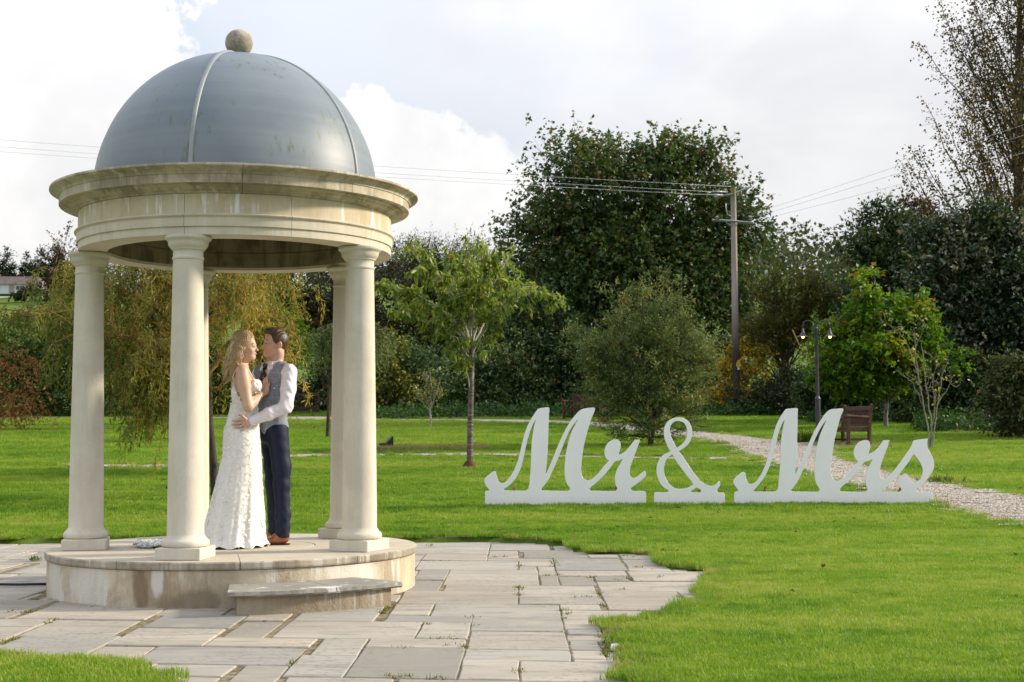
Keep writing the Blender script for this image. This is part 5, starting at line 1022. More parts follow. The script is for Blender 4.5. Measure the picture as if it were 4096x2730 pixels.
# --- tall poplar
def poplar():
    r_ = np.random.default_rng(31); Y = 47.0; b = at(4082, 1690, Y); gz_ = ground_z(0, Y); org = Vector((b.x, Y, gz_))
    root = empty('poplar_tree', org); tag(root, 'tall thin leaved poplar with steep upright branches at the right edge', 'tree')
    top = np.array(at(4090, -420, Y) - org); tr = curve((0, 0, -.2), top, r_, 14, wob=.012); tubes('trunk', [(tr, np.linspace(.25, .03, 14))], BARK_D, root, 10)
    ln = []; P_ = []; D_ = []
    for i in range(165):
        f = r_.uniform(.16, .97); j = f * 13; a = tr[int(j)] + (tr[min(int(j) + 1, 13)] - tr[int(j)]) * (j % 1)
        az = r_.uniform(0, 2 * PI); L = r_.uniform(3.0, 7.4) * (1.08 - .50 * f); out = r_.uniform(.30, .64)
        e = a + np.array([math.cos(az) * L * out, math.sin(az) * L * out, L * .86]); c_ = curve(a, e, r_, 9, -.10, .03); ln.append((c_, np.linspace(.062 * (1.15 - f), .008, 9)))
        nn = int(L * 27); u = r_.uniform(.22, 1.0, nn); q = np.stack([np.interp(u * 8, np.arange(9), c_[:, k]) for k in range(3)], 1)
        off = r_.normal(0, 1, (nn, 3)) * np.array([1, 1, .6]); tw = nrm(off + np.array([math.cos(az) * .6, math.sin(az) * .6, .5])); l2 = r_.uniform(.06, .55, nn)[:, None]
        for s in r_.permutation(nn)[:8]: ln.append((np.stack([q[s], q[s] + tw[s] * l2[s] * 1.1]), [.006, .003]))
        P_.append(q + tw * l2); D_.append(nrm(tw + r_.normal(0, .6, (nn, 3)) + [0, 0, -.3]))
    P_ = np.vstack(P_); D_ = np.vstack(D_); P_ = np.repeat(P_, 2, 0) + r_.normal(0, .05, (2 * len(P_), 3)); D_ = nrm(np.repeat(D_, 2, 0) + r_.normal(0, .7, P_.shape))
    n = len(P_); L_ = r_.uniform(.07, .125, n)
    tubes('branches', ln, BARK_D, root, 4)
    obj('crown', leaves_mesh('crown', P_, D_, nrm(r_.normal(0, .7, (n, 3)) + [0, 0, .8]), L_, L_ * .75, .45 + .25 * r_.normal(size=n) + .12 * np.sin(P_[:, 0] * 1.7 + P_[:, 2])), POP, root)
poplar()

# --- cherry in the middle of the lawn
def cherry():
    r_ = np.random.default_rng(41); Y = 26.85; b = at(1877, 1876, Y); org = Vector((b.x, Y, ground_z(0, Y)))
    root = empty('cherry_tree', org); tag(root, 'young cherry tree with drooping yellow green leaves and a pale banded trunk', 'tree')
    k = Y / FPX
    def L3(px, py, dy): p_ = at(px, py, Y) - org; return np.array([p_.x, dy, p_.z])
    tubes('trunk', [([L3(1877, 1900, 0), L3(1878, 1872, 0), L3(1879, 1850, 0), L3(1881, 1700, 0), L3(1885, 1550, 0.02), L3(1886, 1450, 0.02), L3(1884, 1370, 0)], [.100, .088, .062, .058, .054, .052, .048])], BARK_C, root, 14)
    tubes('tree_guard', [([L3(1877, 1882, 0), L3(1877, 1862, 0), L3(1878, 1846, 0)], [.125, .120, .075])], bark_mat('brown_fibre', (0.06, 0.022, 0.014), (0.14, 0.06, 0.04), 40), root, 14)
    limbs = [([(1885, 1420), (1930, 1330), (1990, 1250), (2060, 1205), (2130, 1182), (2190, 1195), (2240, 1225)], [0, -.1, -.3, -.4, -.5, -.5, -.5], .034),
             ([(1886, 1400), (1905, 1300), (1960, 1160), (2010, 1060), (2040, 1010)], [0, .1, .3, .5, .6], .030), ([(1884, 1390), (1882, 1250), (1885, 1100), (1875, 985)], [0, 0, .1, .2], .030),
             ([(1884, 1390), (1850, 1280), (1790, 1180), (1710, 1090), (1645, 1010)], [0, -.1, -.3, -.4, -.5], .028), ([(1883, 1410), (1840, 1310), (1760, 1230), (1660, 1170), (1560, 1135), (1508, 1125)], [0, .1, .3, .4, .5, .5], .030),
             ([(1884, 1440), (1830, 1360), (1760, 1320), (1680, 1290), (1600, 1260)], [0, -.2, -.5, -.7, -.8], .026), ([(1886, 1450), (1940, 1360), (1985, 1320)], [0, -.3, -.5], .018),
             ([(1885, 1400), (1900, 1250), (1940, 1130), (1960, 1060)], [0, -.5, -.9, -1.1], .026), ([(1884, 1400), (1850, 1220), (1800, 1080), (1780, 1020)], [0, .5, .9, 1.1], .026), ([(1885, 1390), (1950, 1260), (2020, 1180), (2090, 1120)], [0, .6, 1.0, 1.2], .026),
             ([(1880, 1560), (1868, 1480), (1845, 1400), (1820, 1380)], [0, -.15, -.25, -.3], .014), ([(1884, 1395), (1800, 1290), (1720, 1230), (1640, 1210)], [0, .6, 1.0, 1.2], .024), ([(1884, 1400), (1840, 1230), (1760, 1120), (1700, 1080)], [0, -.6, -1.0, -1.2], .024), ([(1884, 1400), (1890, 1200), (1860, 1060)], [0, -.3, -.5], .024)]
    ln = []; P_ = []; D_ = []
    for pts, dys, r0 in limbs:
        q = np.array([L3(x, y, d) for (x, y), d in zip(pts, dys)]); m_ = 16; t = np.linspace(0, len(q) - 1, m_)
        q = np.stack([np.interp(t, np.arange(len(q)), q[:, c]) for c in range(3)], 1); q[1:-1] += r_.normal(0, .012, (m_ - 2, 3)); ln.append((q, np.linspace(r0, .006, m_)))
        L = np.linalg.norm(np.diff(q, axis=0), axis=1).sum()
        for _ in range(int(L * 11) + 4):
            u = r_.uniform(.25, 1.0) * (m_ - 1); a = q[int(u)] + (q[min(int(u) + 1, m_ - 1)] - q[int(u)]) * (u % 1)
            d0 = nrm(q[min(int(u) + 1, m_ - 1)] - q[max(int(u) - 1, 0)]); td = nrm(d0 * .6 + r_.normal(0, .65, 3) + [0, 0, .35]); tl = r_.uniform(.12, .42)
            tw = np.stack([a, a + td * tl * .5, a + td * tl + [0, 0, -.04 * tl]]); ln.append((tw, [.007, .005, .003]))
            nn = r_.integers(8, 15); s = r_.uniform(.2, 1.05, nn)[:, None]; P_.append(a + td * tl * s + r_.normal(0, .022, (nn, 3))); D_.append(nrm(td * .35 + r_.normal(0, .5, (nn, 3)) + [0, 0, -.95]))
    P_ = np.vstack(P_); D_ = np.vstack(D_); n = len(P_); L_ = r_.uniform(.12, .21, n)
    tubes('branches', ln, BARK_L, root, 6)
    ti = .40 + .18 * r_.normal(size=n) + .32 * np.clip((P_[:, 2] - 2.2) / 2, -.5, 1) * r_.random(n) + np.where(r_.random(n) < .006, 1, 0)
    obj('crown', leaves_mesh('crown', P_, D_, nrm(r_.normal(0, 1, (n, 3)) + [0, -.3, .4]), L_, L_ * .37, ti, fold=.25, curl=.22), CHE, root)
cherry()

# --- weeping willow behind the gazebo
def strands(root, starts, r_, Ls, lw, mat, twigmat, dens, spread=.25, tintf=None, out0=.5, part='crown', lean=None, rad=.0058):
    ln = []; P_ = []; D_ = []; TI = []
    for i, (a, dr) in enumerate(starts):
        L = Ls() ; m_ = 9; t = np.linspace(0, 1, m_); h = nrm(dr + r_.normal(0, .25, 3))
        q = a + h[None] * (out0 * L * (1 - (1 - t) ** 2))[:, None] * .6; q[:, 2] = a[2] + h[2] * .2 * L * t - L * t ** 1.7 * .82; q += np.cumsum(r_.normal(0, .018 * L, (m_, 3)), 0) * .5
        q[:, 2] = np.maximum(q[:, 2], .12); ln.append((q, np.linspace(rad * 1.6, rad * .4, m_)))
        nn = max(6, int(L * dens)); u = r_.uniform(.08, 1, nn) * (m_ - 1); iu = np.minimum(u.astype(int), m_ - 2); fr = (u - iu)[:, None]
        p_ = q[iu] * (1 - fr) + q[iu + 1] * fr; d_ = nrm(q[iu + 1] - q[iu]); P_.append(p_ + r_.normal(0, .03 if lw[0] > .07 else .012, (nn, 3))); D_.append(nrm(d_ * .6 + r_.normal(0, .75, (nn, 3)) + [0, 0, -.3]))
        TI.append(np.full(nn, (tintf(a) if tintf else .5) + r_.normal(0, .14)) + r_.normal(0, .16, nn))
    P_, D_, TI = np.vstack(P_), np.vstack(D_), np.concatenate(TI); n = len(P_); L_ = lw[0] * r_.uniform(.6, 1.3, n)
    tubes('twigs', ln, twigmat, root, 3)
    obj(part, leaves_mesh(part, P_, D_, nrm(r_.normal(0, 1, (n, 3)) + [0, -.2, .5]), L_, L_ * lw[1], TI, curl=.12), mat, root)
def willow():
    r_ = np.random.default_rng(43); Y = 21.6; b = at(862, 1985, Y); org = Vector((b.x, Y, ground_z(0, Y)))
    root = empty('willow_tree', org); tag(root, 'weeping willow turning orange behind the gazebo, hanging down between its columns', 'tree')
    def L3(px, py, dy=0): p_ = at(px, py, Y) - org; return np.array([p_.x, dy, p_.z])
    tubes('trunk', [([L3(864, 2030), L3(860, 1960), L3(850, 1800), L3(838, 1690), L3(835, 1560), L3(820, 1400), L3(800, 1250)], [.075, .065, .058, .055, .052, .045, .036])], BARK_D, root, 10)
    tubes('tree_tie', [([L3(857, 1869), L3(856, 1855)], [.068, .068])], MAT_RUBBER, root, 10)
    limbs = [[(800, 1250), (700, 1160), (600, 1080), (500, 1060)], [(820, 1400), (640, 1250), (450, 1150), (280, 1110), (120, 1120)], [(800, 1250), (900, 1130), (990, 1090), (1060, 1110)], [(830, 1500), (930, 1350), (1000, 1280), (1050, 1290)],
             [(830, 1500), (650, 1400), (480, 1340), (350, 1340)], [(835, 1560), (960, 1500), (1080, 1490), (1160, 1530)], [(810, 1330), (560, 1180), (330, 1090), (180, 1070)], [(820, 1420), (600, 1280), (380, 1230), (150, 1270), (20, 1240)], [(810, 1350), (900, 1200), (960, 1150)], [(835, 1550), (700, 1480), (600, 1480)]]
    ln = []; starts = []
    for li, pts in enumerate(limbs):
        dy = r_.uniform(-1.0, 1.0); q = np.array([L3(x, y, dy * i / (len(pts) - 1)) for i, (x, y) in enumerate(pts)]); m_ = 12; t = np.linspace(0, len(q) - 1, m_)
        q = np.stack([np.interp(t, np.arange(len(q)), q[:, c]) for c in range(3)], 1); q[1:-1] += r_.normal(0, .03, (m_ - 2, 3)); ln.append((q, np.linspace(.036, .010, m_)))
        for _ in range({0: 130, 1: 60, 2: 95, 3: 40, 4: 130, 5: 34, 6: 18, 7: 50, 8: 90, 9: 110}[li]):
            u = r_.uniform(.22, 1) * (m_ - 1); a = q[int(u)] + (q[min(int(u) + 1, m_ - 1)] - q[int(u)]) * (u % 1); d_ = nrm(nrm(q[-1] - q[0]) * .5 + r_.normal(0, .7, 3) + [0, 0, .1]); s = r_.uniform(.05, .75) * (.5 if li in (1, 6, 7) else 1); e = a + d_ * s
            if r_.random() < .4: ln.append((np.stack([a, (a + e) / 2 + [0, 0, .04], e]), [.010, .008, .005]))
            starts.append((e, d_))
    for x, y, n in ((620, 1560, 46), (590, 1640, 30), (660, 1480, 26)):
        for _ in range(n): starts.append((L3(x + r_.normal(0, 45), y + r_.normal(0, 60), r_.normal(-.1, .25)), nrm(np.array([-.3, 0, .1]) + r_.normal(0, .4, 3))))
    tubes('branches', ln, bark_mat('willow_branch', (0.16, 0.085, 0.03), (0.34, 0.19, 0.06)), root, 5)
    strands(root, starts, r_, lambda: r_.uniform(.22, .80), (.105, .155), WIL, TWIG_W, 64, tintf=lambda a: .32 + .22 * np.clip((a[0] + 1.0) / 1.5, -1, 1) + .1 * math.sin(a[2] * 3 + a[0]))
willow()

# --- weeping conifer
def weeping():
    r_ = np.random.default_rng(44); Y = 36.3; b = at(1313, 1757, Y); org = Vector((b.x, Y, ground_z(0, Y)))
    root = empty('weeping_larch', org); tag(root, 'mushroom shaped weeping larch on a thin dark trunk, behind the back right columns', 'tree')
    def L3(px, py, dy=0): p_ = at(px, py, Y) - org; return np.array([p_.x, dy, p_.z])
    tubes('trunk', [([L3(1309, 1790), L3(1311, 1740), L3(1316, 1600), L3(1320, 1400), L3(1370, 1300), L3(1420, 1280)], [.07, .055, .040, .038, .036, .03])], BARK_D, root, 10)
    ln = []; starts = []; c_ = L3(1410, 1300)
    for i in range(44):
        az = r_.uniform(0, 2 * PI); R_ = r_.uniform(.3, 1.25); top = np.array([c_[0], 0, c_[2] + r_.uniform(-.05, .12)])
        e = top + np.array([math.cos(az) * R_, math.sin(az) * R_ * .8, -.10 - .22 * R_ ** 2]); q = curve(top, e, r_, 7, .14, .03); ln.append((q, np.linspace(.03, .008, 7)))
        for _ in range(15):
            u = r_.uniform(.2, 1) * 6; a = q[int(u)] + (q[min(int(u) + 1, 6)] - q[int(u)]) * (u % 1); starts.append((a + r_.normal(0, .04, 3), nrm(np.array([math.cos(az), math.sin(az), .1]) + r_.normal(0, .4, 3))))
    tubes('branches', ln, BARK_D, root, 5)
    strands(root, starts, r_, lambda: r_.uniform(.3, 1.45), (.065, .28), CON, BARK_D, 52, out0=.18, tintf=lambda a: .15 + .55 * np.clip((a[2] - 2.0) / 1.0, 0, 1), rad=.004)
weeping()

# --- sapling and the bare lichened shrub
def small_tree(name, label, Y, base, stems, leafn, leaf, mat, bark, seed, r0, asp=.5, side=5, tw=.3):
    r_ = np.random.default_rng(seed); b = at(*base, Y); org = Vector((b.x, Y, ground_z(0, Y)))
    root = empty(name, org); tag(root, label, 'tree')
    ln = []; P_ = []; D_ = []; main = []
    for si, (pts, dy, rr_) in enumerate(stems):
        q = np.array([[(at(x, y, Y) - org).x, dy * i / max(1, len(pts) - 1), (at(x, y, Y) - org).z] for i, (x, y) in enumerate(pts)]); m_ = 12; t = np.linspace(0, len(q) - 1, m_)
        q = np.stack([np.interp(t, np.arange(len(q)), q[:, c]) for c in range(3)], 1); q[1:-1] += r_.normal(0, .012, (m_ - 2, 3)); main.append((q, np.linspace(rr_, rr_ * .3, m_)))
        for _ in range(side):
            u = r_.uniform(.35, 1) * (m_ - 1); a = q[int(u)]; d_ = nrm(r_.normal(0, .8, 3) + [0, 0, .8]); e = a + d_ * r_.uniform(.3, 1.2) * tw; c_ = curve(a, e, r_, 5, 0, .08); ln.append((c_, np.linspace(rr_ * .35, .003, 5)))
            for _ in range(3): w_ = c_[r_.integers(2, 5)]; ln.append((np.stack([w_, w_ + nrm(r_.normal(0, 1, 3) + [0, 0, .4]) * tw * r_.uniform(.15, .5)]), [.005, .002]))
            nn = r_.poisson(leafn); P_.append(e + r_.normal(0, .07, (nn, 3))); D_.append(nrm(r_.normal(0, .8, (nn, 3)) + [0, 0, -.4]))
    tubes('trunk', main, bark, root, 7); tubes('branches', ln, bark, root, 4)
    P_ = np.vstack(P_); D_ = np.vstack(D_); n = len(P_); L_ = leaf * r_.uniform(.6, 1.3, n)
    obj('crown', leaves_mesh('crown', P_, D_, nrm(r_.normal(0, .8, (n, 3)) + [0, 0, .7]), L_, L_ * asp, .5 + .3 * r_.normal(size=n)), mat, root)
small_tree('sapling', 'small sparse sapling with yellowing leaves on the lawn left of the cherry', 41.5, (1722, 1716),
           [([(1722, 1730), (1722, 1640), (1726, 1560), (1722, 1490)], 0, .035), ([(1722, 1640), (1700, 1580), (1680, 1560)], .2, .014), ([(1722, 1640), (1745, 1570), (1765, 1520)], -.2, .016), ([(1722, 1650), (1690, 1610), (1665, 1590)], -.2, .012), ([(1724, 1620), (1755, 1590), (1768, 1560)], .2, .012), ([(1724, 1580), (1705, 1540), (1700, 1510)], -.1, .010)],
           9, .075, YGR, BARK_L, 51, .03, .55, 13, .28)
small_tree('bare_shrub', 'thin sparse leaved shrub with several lichen grey stems, right of the bench', 31.0, (3722, 1805),
           [([(3722, 1815), (3712, 1700), (3690, 1620), (3672, 1500), (3662, 1380), (3655, 1310)], 0, .021), ([(3722, 1810), (3728, 1690), (3712, 1560), (3700, 1450), (3692, 1370)], .15, .019), ([(3724, 1810), (3740, 1680), (3752, 1590), (3765, 1500), (3790, 1440)], -.1, .017), ([(3722, 1790), (3735, 1640), (3725, 1520), (3745, 1420)], -.2, .013), ([(3672, 1500), (3630, 1370), (3590, 1320), (3540, 1290)], .1, .010), ([(3690, 1620), (3640, 1530), (3600, 1500)], -.2, .009), ([(3745, 1620), (3790, 1560), (3820, 1500)], .1, .010), ([(3660, 1390), (3690, 1330), (3680, 1280)], -.1, .010)],
           3.0, .075, YGR, bark_mat('grey_lichen_bark', (0.15, 0.135, 0.10), (0.30, 0.285, 0.22), 25), 52, .03, .6, 6, .34)

# --- shrubs and trees of the background belt
belt = 'shrubs and trees of the belt behind the lawn'
def B(name, label, Y, base, lobes, leaf, n, mat, seed, **k):
    k.setdefault('group', belt); k.setdefault('trunk', .08); k.setdefault('twig', .45); k.setdefault('cat', 'shrub'); k.setdefault('limbs', True)
    if k['cat'] == 'shrub':      # skirts that reach the ground
        lobes = lobes + [(l[0], base[1] - 45, l[2] * 1.05, 60) for l in lobes if l[1] > 1380]
    return crown(name, label, Y, base, lobes, leaf, n, mat, seed, **k)
B('laurel_shrub', 'dark glossy shrub with pale leaf backs, directly right of the front right column', 54.0, (1600, 1640), [(1560, 1500, 130, 110), (1680, 1480, 140, 110), (1640, 1570, 170, 70), (1740, 1560, 110, 70)], .16, 6500, LAU, 61, asp=.42, tone=.2)
B('variegated_shrub', 'yellow and green shrub just right of the front right column', 53.0, (1560, 1640), [(1555, 1420, 60, 70), (1580, 1500, 60, 60), (1525, 1380, 50, 50)], .14, 1700, YGR, 62, asp=.45)
B('laurel_shrub', 'dark green shrub with glossy leaves, behind the cherry trunk', 55.0, (1950, 1640), [(1850, 1500, 130, 120), (2000, 1480, 130, 130), (1920, 1580, 180, 60), (2130, 1560, 110, 80)], .16, 6500, LAU, 63, asp=.42, tone=.2)
B('holly_shrub', 'rounded very dark green shrub right of the cherry crown', 56.0, (2200, 1640), [(2150, 1270, 130, 110), (2220, 1400, 160, 160), (2080, 1420, 120, 140), (2280, 1520, 130, 100), (2050, 1300, 90, 90)], .17, 7000, DRK, 64, asp=.5, tone=.16)
B('thorn_tree', 'brownish dark thorn thicket behind the cherry crown', 60.0, (1700, 1640), [(1600, 1230, 160, 150), (1780, 1250, 170, 150), (1900, 1320, 160, 140), (1680, 1380, 200, 120), (1520, 1360, 90, 120), (2000, 1200, 120, 110)], .16, 9500, BRN, 65, asp=.5, tone=.16, cat='tree')
B('grey_willow_tree', 'grey green tree with upright twig tips, left of the sycamore top', 66.0, (1750, 1620), [(1640, 1090, 130, 130), (1760, 1050, 110, 100), (1850, 1090, 110, 110), (1700, 990, 60, 60), (1600, 1010, 50, 60), (1880, 1010, 50, 50), (1930, 1150, 100, 100)], .14, 7500, leaf_mat('grey_willow_leaf', [(0, (.03, .04, .016)), (.6, (.062, .074, .034)), (1, (.12, .13, .07))], .5, .25, .25), 66, asp=.28, up_bias=.9, sprays=.6, twig=.7, cat='tree')
B('thorn_tree', 'brown green thicket seen between the groom and the back right columns', 58.0, (1300, 1640), [(1230, 1180, 170, 110), (1400, 1170, 130, 120), (1320, 1330, 200, 110), (1150, 1150, 90, 80), (1450, 1330, 100, 140)], .15, 8500, BRN, 67, asp=.5, tone=.18, cat='tree')
B('laurel_shrub', 'glossy dark shrub right behind the dark slatted bench', 58.5, (1290, 1640), [(1230, 1500, 120, 80), (1370, 1490, 130, 90), (1300, 1580, 200, 60)], .16, 4200, LAU, 68, asp=.42)
B('elder_shrub', 'bright green shrub showing above the groom, behind the willow', 46.0, (1090, 1660), [(1080, 1280, 80, 60), (1130, 1330, 80, 60), (1040, 1340, 70, 60), (1180, 1390, 70, 60), (1080, 1420, 120, 60)], .15, 2600, BRG, 69, asp=.45, tone=.22, cat='bush')
B('hedge_shrub', 'tall dark green shrub with orange specks, left of the left column', 54.0, (220, 1655), [(40, 1400, 120, 100), (-60, 1460, 120, 150), (60, 1540, 140, 120), (200, 1300, 150, 110), (300, 1260, 110, 110), (120, 1420, 130, 140), (260, 1480, 170, 140), (360, 1400, 120, 160)], .15, 9500, HED, 70, asp=.5, tone=.16)
B('hedge_shrub', 'dark green shrub between the left and near columns, under the willow', 54.0, (560, 1655), [(480, 1350, 130, 140), (560, 1480, 170, 140), (680, 1400, 150, 160), (440, 1540, 110, 80), (760, 1520, 140, 110), (860, 1430, 120, 140)], .15, 9000, HED, 71, asp=.5, tone=.16)
B('hedge_shrub', 'dark green shrub behind the couple, under the willow', 54.0, (1010, 1655), [(960, 1500, 120, 130), (1070, 1530, 110, 100), (900, 1580, 120, 60)], .15, 4200, HED, 72, asp=.5, tone=.16)
B('rust_shrub', 'rust brown dying shrub drooping at the left edge of the lawn', 41.0, (40, 1690), [(30, 1440, 90, 70), (110, 1500, 70, 50), (60, 1560, 100, 60), (-60, 1480, 90, 120), (140, 1590, 45, 30), (170, 1430, 45, 20), (0, 1630, 90, 50)], .085, 2300, RED, 73, asp=.35, twig=.4, droop=.5, up_bias=-.1, sprays=.5, limbs=False)
B('bramble_shrub', 'low very dark undergrowth shrub between the bush and the pole', 55.0, (2700, 1640), [(2500, 1450, 200, 170), (2750, 1480, 170, 140), (2900, 1500, 120, 120), (2330, 1480, 130, 140)], .17, 6500, DRK, 74, asp=.5, tone=.14)
B('yellow_shrub', 'yellow autumn shrub at the foot of the electricity pole', 53.0, (2950, 1640), [(3000, 1430, 80, 60), (2900, 1420, 60, 50), (2860, 1490, 60, 40), (3060, 1450, 50, 50), (2985, 1360, 30, 30), (2960, 1470, 90, 40)], .13, 2600, YEL, 75, asp=.5, tone=.18, trunk=.05)
B('bramble_shrub', 'low olive dark shrub right of the foot of the pole', 50.5, (3050, 1655), [(3030, 1575, 110, 55), (3130, 1550, 110, 75), (3220, 1550, 100, 80)], .11, 5200, leaf_mat('olive_dark_leaf', [(0, (.014, .026, .008)), (.6, (.036, .052, .016)), (1, (.08, .09, .03))], .5, .2, .3), 76, asp=.4, tone=.14)
B('dark_shrub', 'very dark shrub under the maple, behind the lamp post and bench', 46.0, (3400, 1690), [(3330, 1560, 130, 100), (3480, 1560, 130, 110), (3600, 1580, 120, 90), (3280, 1600, 90, 60)], .14, 5500, DRK, 77, asp=.5, tone=.12)
B('dark_shrub', 'deep dark shrub between the maple and the silvery tree at the right', 43.0, (3760, 1710), [(3720, 1560, 130, 120), (3850, 1600, 140, 100), (3960, 1560, 120, 130), (3700, 1400, 110, 120)], .15, 6500, DRK, 78, asp=.5, tone=.12)
B('dark_tree', 'dark tree closing the belt between the sallow and the ash', 56.0, (3420, 1640), [(3400, 1230, 110, 120), (3440, 1370, 140, 140), (3340, 1330, 90, 130), (3300, 1180, 60, 70)], .16, 5200, DRK, 79, asp=.5, tone=.14, cat='tree')
B('thorn_tree', 'olive brown thicket behind the willow, above the couple', 62.0, (760, 1640), [(600, 1200, 200, 150), (850, 1180, 180, 150), (1030, 1200, 140, 120), (720, 1330, 200, 120)], .17, 7500, BRN, 80, asp=.5, tone=.16, cat='tree')
B('copper_tree', 'dark red brown tree behind the left edge of the gazebo roof', 92.0, (290, 1500), [(270, 1080, 60, 70), (330, 1150, 90, 90), (250, 1180, 90, 60), (255, 980, 30, 40), (200, 1150, 60, 40), (220, 1010, 22, 30), (380, 1080, 60, 80)], .2, 3600, FRD, 81, asp=.5, tone=.2, sprays=.8, cat='tree', twig=1.0, hollow=.6)
B('hedge_shrub', 'dark green hedge shrub standing just outside the left edge of the lawn', 56.0, (-420, 1655), [(-250, 1300, 150, 140), (-420, 1320, 170, 150), (-330, 1470, 180, 150), (-600, 1380, 160, 160), (-560, 1500, 170, 120)], .16, 6500, HED, 83, asp=.5, tone=.16)
B('laurel_shrub', 'glossy shrub standing just outside the right edge of the lawn', 36.0, (4500, 1740), [(4420, 1350, 200, 200), (4560, 1500, 220, 180), (4380, 1600, 160, 110)], .15, 5000, LAU, 84, asp=.42, tone=.2)
# conifers and hedges on the hill
hill = 'trees on the hill'
for i, (x, yb, yt, w, Y) in enumerate(((25, 1140, 1010, 55, 380), (110, 1140, 1030, 45, 385), (165, 1130, 1000, 38, 372), (225, 1140, 985, 30, 366), (-40, 1140, 1000, 60, 390))):
    lab = ['dark conifer above the bungalow, at the left end of its roof', 'dark conifer over the middle of the bungalow roof', 'dark conifer over the right end of the bungalow roof', 'slim dark conifer beside the red brown tree on the hill', 'dark conifer on the hill at the left edge of the picture'][i]
    lb = [(x, yb - (yb - yt) * t, w * (1 - t) + 5, (yb - yt) * .13) for t in np.linspace(.05, .95, 7)]
    crown('conifer', lab, Y, (x, yb + 40), lb, .8, 1500, FCN, 90 + i, trunk=.25, asp=.4, clumps=7, twig=1.2, group=hill, tone=.15, trunk_top=.9, limbs=False)
crown('garden_shrub', 'dark round shrub in front of the bungalow on the hill', 326.0, (110, 1200), [(120, 1165, 35, 20), (90, 1185, 45, 15), (160, 1190, 50, 14)], .7, 900, FAR, 97, limbs=False, cat='shrub', group=hill)
r_ = np.random.default_rng(99); P_ = []; 
for i in range(330):
    x = r_.uniform(-70, 190) if i < 150 else r_.uniform(45, 200); y = r_.uniform(395, 470) if i < 150 else r_.uniform(130, 400); s = r_.uniform(3, 7) * (1.5 if 60 < x < 115 else 1.0); n = 110; u = nrm(r_.normal(size=(n, 3))) * (r_.random((n, 1)) ** .35) * [s, s, s * .9]; P_.append(u + [x, y, ground_z(0, y) + s * .7 + 3.0 * math.sin(x / 60 + 1)])
P_ = np.vstack(P_); n = len(P_); L_ = r_.uniform(.7, 1.6, n)
fw = obj('far_wood', leaves_mesh('far_wood', P_, nrm(r_.normal(size=(n, 3))), nrm(r_.normal(0, .6, (n, 3)) + [0, 0, 1]), L_, L_ * .8, .5 + .25 * r_.normal(size=n)), FAR); tag(fw, 'far wooded ridge on the skyline', kind='stuff')

# --- ground cover at the foot of the belt
P_ = []; r_ = np.random.default_rng(101)
def strip_cover(x0, x1, y0, y1, n, h): 
    px = r_.uniform(x0, x1, n); yy = r_.uniform(y0, y1, n); X = (px - 2048) / FPX * yy; z_ = zg(yy) + r_.random(n) * h * (.6 + .4 * np.sin(X * 2.1) * np.sin(yy * 3)); P_.append(np.column_stack([X, yy, z_]))
strip_cover(1480, 3260, 49.5, 53, 11000, .6); strip_cover(-200, 1000, 54, 57, 3200, .5); strip_cover(3650, 4350, 37, 41, 5000, .6); strip_cover(3230, 3700, 43, 46, 3000, .45); strip_cover(950, 1520, 57.5, 59, 1800, .5)
P_ = np.vstack(P_); n = len(P_); L_ = r_.uniform(.08, .17, n)
uc = obj('undergrowth', leaves_mesh('undergrowth', P_, nrm(r_.normal(0, 1, (n, 3)) + [0, -.3, .2]), nrm(r_.normal(0, .5, (n, 3)) + [0, 0, 1]), L_, L_ * .6, .45 + .25 * r_.normal(size=n) + .15 * np.sin(P_[:, 0] * 1.1)), NET); tag(uc, 'green nettles and undergrowth along the foot of the shrubs', kind='stuff')

# --- weeds in the joints, at the path, by the lamp
def weed(name, label, loc, n, h, spread, mat, seed, w=.012, kind='thing', parent=None, lean=.6):
    r_ = np.random.default_rng(seed); p_ = np.column_stack([r_.normal(0, spread, (n, 2)), np.zeros(n)]); d_ = nrm(np.column_stack([r_.normal(0, lean, (n, 2)), np.ones(n)])); L_ = h * r_.uniform(.5, 1.2, n)
    o = obj(name, leaves_mesh(name, p_, d_, nrm(r_.normal(0, 1, (n, 3))), L_, np.full(n, w) * r_.uniform(.6, 1.3, n), .5 + .25 * r_.normal(size=n), curl=.3), mat, None, loc)
    return tag(o, label, 'weed')
def gpt(px, py, zz=0.0): q = ray(px, py); t = (CAM_H - zz) / -q.z; return Vector((q.x * t, q.y * t, zz))
p_ = at(3775, 1940, 23.2); weed('weed_tuft', 'dark weed tuft growing at the edge of the gravel path right of the Mrs board', (p_.x, 23.2, ground_z(0, 23.2)), 130, .14, .16, HED, 1, .02)
p_ = at(3215, 1765, 33.3); weed('grass_tuft', 'long grass tuft beside the foot of the lamp post', (p_.x - .1, 33.3, ground_z(0, 33.3)), 260, .32, .20, BRG, 2, .014)
p_ = gpt(141, 2245); weed('weed_tuft', 'small green weed in a paving joint left of the gazebo', p_, 30, .06, .025, HED, 4, .012)
